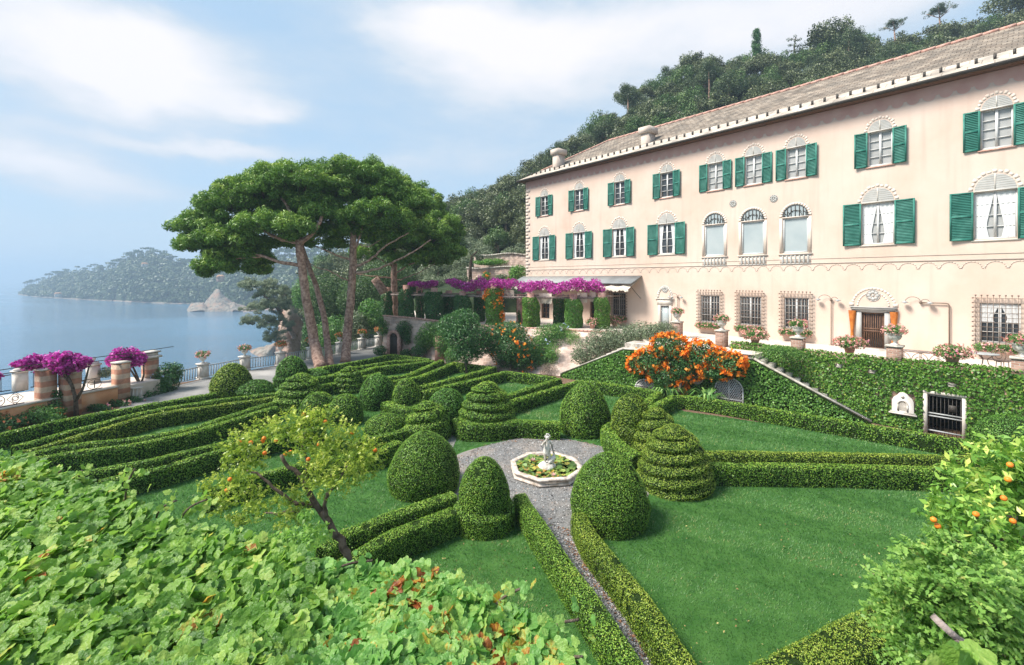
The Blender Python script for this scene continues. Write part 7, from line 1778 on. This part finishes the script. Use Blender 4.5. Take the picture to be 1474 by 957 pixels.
    stone_pine('shaggy grey green pine leaning over the water in front of the cliff', [A(424, 485, 90), A(412, 465, 88), A(400, 445, 86), A(390, 430, 85)], [.5, .4, .3, .2], lobes, [([A(408, 460, 87), A(390, 465, 85), A(370, 465, 84)], .2), ([A(400, 445, 86), A(385, 430, 85), A(370, 415, 84)], .2)], 75, 'olive', 160)
    # cut leaning trunk above the pergola
    t = empty('tree_stump', A(545, 408, 42), 'leaning sawn off trunk left of the rightmost pine', 'tree'); o = np.array(t.location)
    MB().tube(np.array([A(553, 421, 42), A(546, 410, 42), A(539, 401, 41.8)]) - o, [.45, .40, .36], 12, noise=.05).build('trunk', 'bark', t, smooth=True)
make_pines()
# dry stone terraces with planting between the villa and the pines
def make_hill_terraces():
    for x0, x1, ya, yb, Y, lab in ((672, 760, 385, 408, 54.5, 'lower dry stone terrace wall behind the bougainvillea'), (682, 760, 366, 384, 57.5, 'upper brown dry stone terrace wall left of the villa corner')):
        t = empty('terrace_wall', at((x0 + x1) / 2, yb, Y), lab, 'wall'); o = np.array(t.location); V = []; nx, nz = 40, 8
        for j in range(nz):
            for i in range(nx):
                f, w = i / (nx - 1), j / (nz - 1); p = at(x0 + (x1 - x0) * f, yb + (ya - yb) * w + 1.5 * math.sin(f * 7), Y - 3 * f); p = p + np.array([0, -1, 0]) * wob(p * 2.5)[0] * .12; V.append(p - o)
        mb = MB().add(V, grid_faces(nz, nx)); mb.build('stonework', 'rubble', t)
        mb = MB(); top = [np.array(V[(nz - 1) * nx + i]) for i in range(nx)]
        for a, b in zip(top[:-1], top[1:]): mb.bar(a + [0, .1, 0], b + [0, .1, 0], .5, .16)
        mb.build('coping', 'stone', t)
    for px, py, Y, rx, ry, m, fl, lab in ((695, 404, 52, 12, 7, 'shrub', None, 'low bright shrub on the lower terrace behind the bougainvillea'), (746, 394, 50.5, 14, 14, 'ivyb', None, 'bright green bush at the villa corner on the lower terrace'), (700, 396, 52.5, 6, 5, 'shrub', ('orangef', 9, .16, 0), 'orange flowering clump on the lower terrace'), (722, 400, 52, 10, 6, 'olive', None, 'grey tuft on the lower terrace left of the bright bush'), (660, 402, 52, 16, 7, 'olive', None, 'pale grey shrub at the left end of the terrace walls'), (733, 402, 51, 7, 4, 'shrub', ('redf', 9, .15, 0), 'coral flowering clump beside the bright bush'), (710, 377, 56, 30, 5, 'yellow', None, 'yellowish grass strip on the upper terrace')):
        bush('terrace_plant', lab, 'plant', [pxb(px, py, Y, rx, ry, 10), pxb(px - rx * .4, py + 1, Y - .3, rx * .6, ry * .8, 8)], .2, 'ivyb' if m == 'yellow' else m, flowers=fl)
    t = empty('bare_trunk', at(677, 405, 53), 'thin pale trunk rising between the terrace walls and the pine crown', 'tree'); o = np.array(t.location); MB().tube(np.array([at(677, 406, 53), at(677, 385, 53), at(679, 370, 53), at(688, 360, 53)]) - o, [.22, .18, .14, .06], 8, noise=.08).build('trunk', 'barkg', t)
    crown = MB(); rg = np.random.default_rng(3); crown_mesh(crown, [(at(684, 362, 53) - o, .8), (at(672, 365, 53) - o, .6), (at(690, 370, 53) - o, .5)], 160, .22, rg=rg); crown.build('crown', 'olive', t)
make_hill_terraces()

# ------------------------------------------------------------------ orange trees in the foreground
def orange_tree(label, base, lobes, limbs, seed, size, mat, dens, fruits, fsize, asp=.42):
    rg = np.random.default_rng(seed); base = np.array(base, float); t = empty('orange_tree', base, label, 'tree'); P, N, Vv = [], [], []; shell = []
    for c, r in lobes:
        r = np.array(r); n = int(dens * r[0] * r[2] * 4 / size ** 2); 
        # sprigs: short twigs carrying leaves all along
        ns = max(6, n // 9); d = rg.normal(size=(ns, 3)); d /= np.linalg.norm(d, axis=1)[:, None]; root = np.asarray(c) + d * r * (rg.random((ns, 1)) ** .45) * (1 + .2 * wob(d * 3 + seed))[:, None]
        out = d + rg.normal(size=(ns, 3)) * .45 + [0, 0, .4]; out /= np.linalg.norm(out, axis=1)[:, None]
        b = rg.uniform(.15, .7, ns) + .16 * d[:, 2]
        for k in range(9):
            f = (k / 8 - .35) * size * 2.4; P.append(root + out * f + rg.normal(size=(ns, 3)) * size * .22); N.append(out * .4 + rg.normal(size=(ns, 3)) * .6 + [0, 0, .5]); Vv.append(np.clip(b + rg.uniform(-.15, .25, ns) + .02 * k, 0, 1))
        shell.append((np.asarray(c), r))
    P, N, Vv = np.concatenate(P), np.concatenate(N), np.concatenate(Vv)
    MB().cards(P - base, N, size, 0, asp=asp, flat=.6, v=Vv, rg=rg).build('crown', mat, t)
    for k, (L_, r0, r1) in enumerate(limbs):
        p = resample(L_, .12); p[1:-1] += rg.normal(size=p[1:-1].shape) * .012; MB().tube(p - base, np.linspace(r0, r1, len(p)), 9, noise=.07).build('trunk' if k == 0 else 'limb', 'barkg', t, smooth=True)
    for f in fruits:
        o = MB().lathe([(0, -.5), (.3, -.42), (.48, -.18), (.5, .05), (.42, .3), (.2, .46), (0, .48)], (0, 0, 0), 14).build('orange', 'fruit', t, smooth=True) if f is fruits[0] else None
        if o is None: o = orange_tree.proto.copy(); COL.objects.link(o); o.parent = t
        else: orange_tree.proto = o
        o.location = np.array(f) - base; o.scale = (fsize,) * 3
    return t
def make_orange_trees():
    Yt = 8.0
    def A(px, py, Y=Yt): return at(px, py, Y)
    L = [(345, 640, 28, 26), (385, 622, 30, 22), (420, 612, 32, 22), (455, 603, 28, 20), (490, 630, 34, 22), (522, 652, 30, 22), (470, 655, 32, 24), (440, 640, 28, 20), (340, 690, 28, 26), (368, 722, 34, 24), (318, 722, 24, 20), (420, 742, 30, 18), (480, 690, 36, 20), (530, 668, 20, 18), (360, 662, 22, 20), (455, 680, 26, 20), (430, 716, 20, 18), (505, 680, 30, 16), (300, 700, 16, 14), (350, 745, 24, 12)]
    rg = np.random.default_rng(12); lobes = []
    for px, py, rx, ry in L: y = Yt + rg.uniform(-.9, .7); k = y / FP; lobes.append((at(px, py, y), (rx * k, rx * k * .9, ry * k)))
    fr = [A(x, y, 7.55 + .1 * (i % 3)) for i, (x, y) in enumerate([(345, 637), (378, 635), (397, 634), (437, 597), (411, 653), (418, 651), (381, 652), (444, 661), (507, 623), (361, 637), (380, 631), (459, 640), (331, 690), (540, 648), (326, 706), (468, 607)])]
    base = A(512, 905, 8.0); base[2] = 0
    orange_tree('fruiting orange tree with pale yellowish leaves in the left foreground', base, lobes, [([base, A(508, 840), A(500, 800), A(488, 775), A(470, 748), A(462, 735)], .085, .06), ([A(470, 748), A(466, 730), A(470, 712), A(480, 700)], .04, .025), ([A(464, 738), A(448, 718), A(440, 700), A(428, 680), A(412, 672), A(405, 655)], .055, .03), ([A(440, 702), A(443, 670), A(436, 645), A(440, 620)], .035, .015), ([A(455, 728), A(425, 725), A(400, 705), A(375, 685), A(350, 675)], .04, .015), ([A(430, 735), A(400, 740), A(380, 738)], .03, .012), ([A(470, 712), A(490, 690), A(500, 670)], .03, .012)], 5, .062, 'citrus', 7.0, fr, .07)
    Y2 = 4.7; A2 = lambda px, py, Y=Y2: at(px, py, Y); lobes = []
    for px, py, rx, ry in [(1400, 730, 52, 50), (1440, 690, 56, 44), (1480, 720, 60, 60), (1385, 760, 40, 40), (1430, 770, 60, 48), (1500, 790, 70, 60), (1460, 660, 40, 24), (1400, 800, 40, 30), (1550, 700, 70, 60)]:
        y = Y2 + rg.uniform(-.3, .5); k = y / FP; lobes.append((at(px, py, y), (rx * k, rx * k, ry * k)))
    fr = [A2(x, y, 4.3) for x, y in [(1454, 669), (1451, 690), (1445, 717), (1405, 740), (1458, 750), (1344, 748), (1350, 757)]]
    base = A2(1455, 900); base[2] = 0
    orange_tree('rounded green orange tree leaning in at the right edge', base, lobes, [([base, A2(1450, 880), A2(1448, 800), A2(1455, 740)], .09, .05), ([A2(1449, 810), A2(1420, 770), A2(1400, 740)], .05, .02), ([A2(1449, 800), A2(1490, 760), A2(1500, 720)], .05, .02)], 6, .095, 'citrusg', 11, fr, .052, .40)
make_orange_trees()

# ------------------------------------------------------------------ grape vines on the pergola below the viewer
LOBE = [(0, .02), (.16, -.10), (.40, -.08), (.50, .10), (.50, .22), (.60, .38), (.50, .52), (.38, .58), (.34, .76), (.18, .84), (0, .98)]
LEAF = np.array([(x, y) for x, y in LOBE] + [(-x, y) for x, y in LOBE[-2:0:-1]])
def grape_leaves(mb, P, N, size, v, rg, m=0):
    n = len(P); nn = N + rg.normal(size=(n, 3)) * .55; nn /= np.linalg.norm(nn, axis=1)[:, None]
    t = rg.normal(size=(n, 3)); t[:, 1] -= .8; t[:, 2] -= .3; t -= nn * np.sum(t * nn, 1)[:, None]; t /= np.linalg.norm(t, axis=1)[:, None]; b = np.cross(nn, t)
    s = (size * rg.uniform(.55, 1.25, n))[:, None, None]; k = len(LEAF); x, y = LEAF[:, 0], LEAF[:, 1] - .35
    cup = rg.uniform(-.30, .12, n)[:, None] * (np.abs(x) * 1.1)[None] + rg.uniform(-.22, .10, n)[:, None] * (y ** 2)[None] + rg.normal(size=(n, k)) * .035
    ring = P[:, None] + s * (b[:, None] * x[None, :, None] + t[:, None] * y[None, :, None] + nn[:, None] * cup[:, :, None])
    c = P[:, None] + s * (nn[:, None] * (-.02))
    V = np.concatenate([c, ring], 1).reshape(-1, 3); i0 = np.arange(n)[:, None] * (k + 1)
    F = np.stack([np.stack([i0[:, 0], i0[:, 0] + 1 + j, i0[:, 0] + 1 + (j + 1) % k], 1) for j in range(k)], 1).reshape(-1, 3)
    mb.add(V, F, m, np.clip(np.repeat(v, k) + rg.normal(size=n * k) * .045, 0, 1))
VZV = 4.42
def vine(label, poly_px, seed, mat, n, size, extra=(), vmax=1.0, hot=()):
    rg = np.random.default_rng(seed); poly = [tuple(G(x, y, VZV)[:2]) for x, y in poly_px]; pa = np.array(poly); lo, hi = pa.min(0), pa.max(0)
    P = rg.uniform(lo, hi, (n * 6, 2)); P = P[inpoly(P, poly)]
    w = np.minimum(1, (2.9 / np.linalg.norm(P, axis=1)) ** .5); P = P[rg.random(len(P)) < w]; P = P[:n]; n = len(P)
    big = .13 * wob(np.c_[P * 1.1, np.full(n, seed)]) + .07 * wob(np.c_[P * 2.9, np.full(n, seed)]); lay = rg.random(n) ** 1.2
    z = VZV + big - lay * .55 + .08
    c = np.array([*pa.mean(0), VZV]); t = empty('grape_vine', c, label, 'vine'); mb = MB()
    N = np.tile([-.12, -.42, 1.0], (n, 1)); v = np.clip(rg.normal(.42, .20, n) + .12 * wob(np.c_[P * 1.6, z]), 0, vmax)
    for hx, hy, hr, ha in hot: hp = G(hx, hy, VZV)[:2]; v = np.clip(v + ha * np.exp(-((P - hp) ** 2).sum(1) / hr ** 2) * rg.uniform(.3, 1, n), 0, 1)
    grape_leaves(mb, np.c_[P, z] - c, N, np.full(n, size), v, rg)
    # shoots that stand up out of the mass
    sm = MB()
    for px, py, L_ in extra:
        p = G(px, py, VZV); m = int(L_ / .03); u = np.linspace(0, 1, m)[:, None]; dr = np.array([rg.normal() * .5, -.05, 1.0]); dr /= np.linalg.norm(dr); q = p + dr * L_ * u + np.array([.14, 0, -.05]) * u ** 2
        sm.tube(q - c, .008, 5); Q = np.repeat(q, 3, 0) + rg.normal(size=(m * 3, 3)) * .045
        grape_leaves(mb, Q - c, np.tile([0, -.7, .7], (len(Q), 1)) + rg.normal(size=(len(Q), 3)) * .4, np.full(len(Q), size * .6), np.clip(rg.normal(.6, .15, len(Q)), 0, .9), rg)
    mb.build('foliage', mat, t)
    for _ in range(40):
        p = P[rg.integers(n)]; d = rg.normal(size=2); d /= np.linalg.norm(d); L_ = rg.uniform(.5, 1.3); q = np.array([[*(p + d * L_ * f), VZV - .12 + .05 * math.sin(f * 5 + p[0])] for f in np.linspace(-.5, .5, 6)])
        if inpoly(pa.mean(0) + (q[[0, -1], :2] - pa.mean(0)) * 1.7, poly).all(): sm.tube(q - c, .013, 6)
    if sm.n: tag(sm.build('stems', 'barkg', t), kind='stuff')
    return t
def make_vines():
    vine('wide green grape vine filling the lower left corner', [(-160, 662), (0, 660), (60, 684), (110, 690), (160, 714), (215, 748), (290, 762), (380, 782), (440, 812), (470, 838), (440, 930), (390, 1030), (-160, 1030)], 81, 'vine', 25000, .088, extra=[(182, 735, .42), (262, 745, .22), (120, 700, .25), (90, 690, .2), (30, 670, .2), (225, 745, .2)], hot=[(295, 885, .10, .7), (5, 700, .3, .5), (380, 800, .12, .5), (60, 815, .12, .35)], vmax=.92)
    vine('yellowing grape vine with russet leaves at the bottom centre', [(440, 808), (500, 816), (560, 822), (620, 838), (700, 866), (770, 902), (835, 945), (885, 1010), (390, 1030), (440, 930)], 82, 'vinea', 12500, .086, extra=[(565, 830, .14), (708, 880, .22), (780, 915, .16), (640, 856, .12), (830, 955, .14), (480, 822, .18)], hot=[(605, 858, .12, .62), (690, 940, .15, .66), (640, 905, .09, .45), (565, 850, .09, .45), (520, 930, .10, .4), (735, 950, .10, .5), (500, 855, .1, .5), (800, 985, .1, .6)])
    vine('few large pale grape leaves at the bottom right under the climber', [(1345, 990), (1400, 975), (1440, 990), (1474, 1010), (1474, 1040), (1345, 1040)], 83, 'vine', 90, .14, vmax=.8)
    # pale climber threading out between vine and orange tree
    Yc = 4.9
    bush('climbing_rose', 'pale climber with orange tinted tips between the grape vine and the orange tree trunk', 'climber', [pxb(425, 778, 4.9, 34, 16), pxb(455, 772, 4.8, 26, 16), pxb(395, 785, 4.9, 34, 14), pxb(440, 745, 4.8, 12, 10)], .055, 'rosel', dens=.45, flowers=('redf', 5, .03, .3))
    # timber frame carrying the vines
    t = empty('timber_pergola', (-2.0, 2.6, 0), 'weathered timber pergola under the grape vines', 'pergola'); o = np.array(t.location)
    for a, b in (((-6.2, 5.3), (.7, 2.0)), ((-5.4, 3.4), (.2, 1.2))):
        MB().bar(np.array([*a, VZV - .42]) - o, np.array([*b, VZV - .42]) - o, .10, .12).build('beam', 'wood', t)
    for f in np.linspace(.05, .95, 9):
        p = np.array([-6.2, 5.3]) * (1 - f) + np.array([.7, 2.0]) * f; MB().bar(np.array([*p, VZV - .32]) - o, np.array([*(p + np.array([-.55, -2.6])), VZV - .32]) - o, .06, .07).build('rafter', 'wood', t)
    for p in ((-5.9, 5.15), (-2.6, 3.57), (.45, 2.12)): MB().bar(np.array([*p, 0]) - o, np.array([*p, VZV - .48]) - o, .12).build('post', 'wood', t)
    # bottom right: pale shrubby climber over a timber rail
    rg = np.random.default_rng(19); c = at(1390, 880, 3.9); t = empty('climbing_shrub', c, 'pale green feathery climber spilling over a timber rail at the bottom right', 'climber'); P, N, Vv = [], [], []; sm = MB()
    lob = [(1390, 850, 60, 40), (1440, 880, 70, 50), (1350, 880, 60, 40), (1340, 920, 60, 40), (1420, 930, 80, 50), (1370, 820, 50, 30), (1500, 850, 60, 60), (1310, 860, 40, 26), (1440, 830, 50, 26), (1520, 930, 70, 60)]
    def spray(q, d, L_):
        m = int(L_ / .02) + 2; u = np.linspace(0, 1, m)[:, None]; s = q + d * L_ * u + np.array([0, 0, -.35 * L_]) * u ** 2; side = np.cross(d, [0, 0, 1]); side /= np.linalg.norm(side) + 1e-9
        for sg in (-1, 1): P.append(s + side * sg * .022); N.append(np.tile([0, -.4, 1.], (m, 1)) + rg.normal(size=(m, 3)) * .35); Vv.append(np.clip(rg.uniform(.1, .8) + rg.uniform(-.12, .2, m), 0, 1))
    for px, py, rx, ry in lob:
        a, r = pxb(px, py, 3.9 + rg.uniform(-.15, .3), rx, ry)
        for _ in range(int(rx * ry / 16)):
            d = rg.normal(size=3); d /= np.linalg.norm(d); q = a + d * r * rg.random() ** .4; dd = d * .6 + rg.normal(size=3) * .5 + [-.2, -.1, .35]; dd /= np.linalg.norm(dd); spray(q, dd, rg.uniform(.1, .24))
    for pts in ([(1350, 850), (1310, 838), (1280, 832), (1256, 826)], [(1380, 810), (1345, 795), (1318, 790), (1298, 788)], [(1330, 870), (1295, 858), (1270, 846)], [(1400, 790), (1370, 775), (1340, 772)]):
        q = resample([at(x, y, 3.9) for x, y in pts], .03); sm.tube(q - c, .006, 5)
        for k in range(len(q)): 
            for _ in range(2): dd = rg.normal(size=3) * .7 + [-.3, -.1, .4]; dd /= np.linalg.norm(dd); spray(q[k], dd, rg.uniform(.05, .12))
    P, N, Vv = np.concatenate(P), np.concatenate(N), np.concatenate(Vv); MB().cards(P - c, N, .045, 0, asp=.55, flat=.35, v=Vv, rg=rg).build('foliage', 'rosel', t)
    tag(sm.build('stems', 'barkg', t), kind='stuff')
    t = empty('timber_rail', at(1385, 930, 3.35), 'short weathered timber rail showing through the pale climber', 'rail'); o = np.array(t.location)
    MB().bar(at(1346, 890, 3.42) - o, at(1388, 928, 3.38) - o, .07, .045).build('rail', 'wood', t); MB().bar(at(1388, 926, 3.36) - o, at(1336, 962, 3.2) - o, .045, .07).build('brace', 'wood', t)
    b = at(1388, 928, 3.40) - o; MB().bar(b, b - [0, 0, 4.0], .06).build('post', 'wood', t)
make_vines()
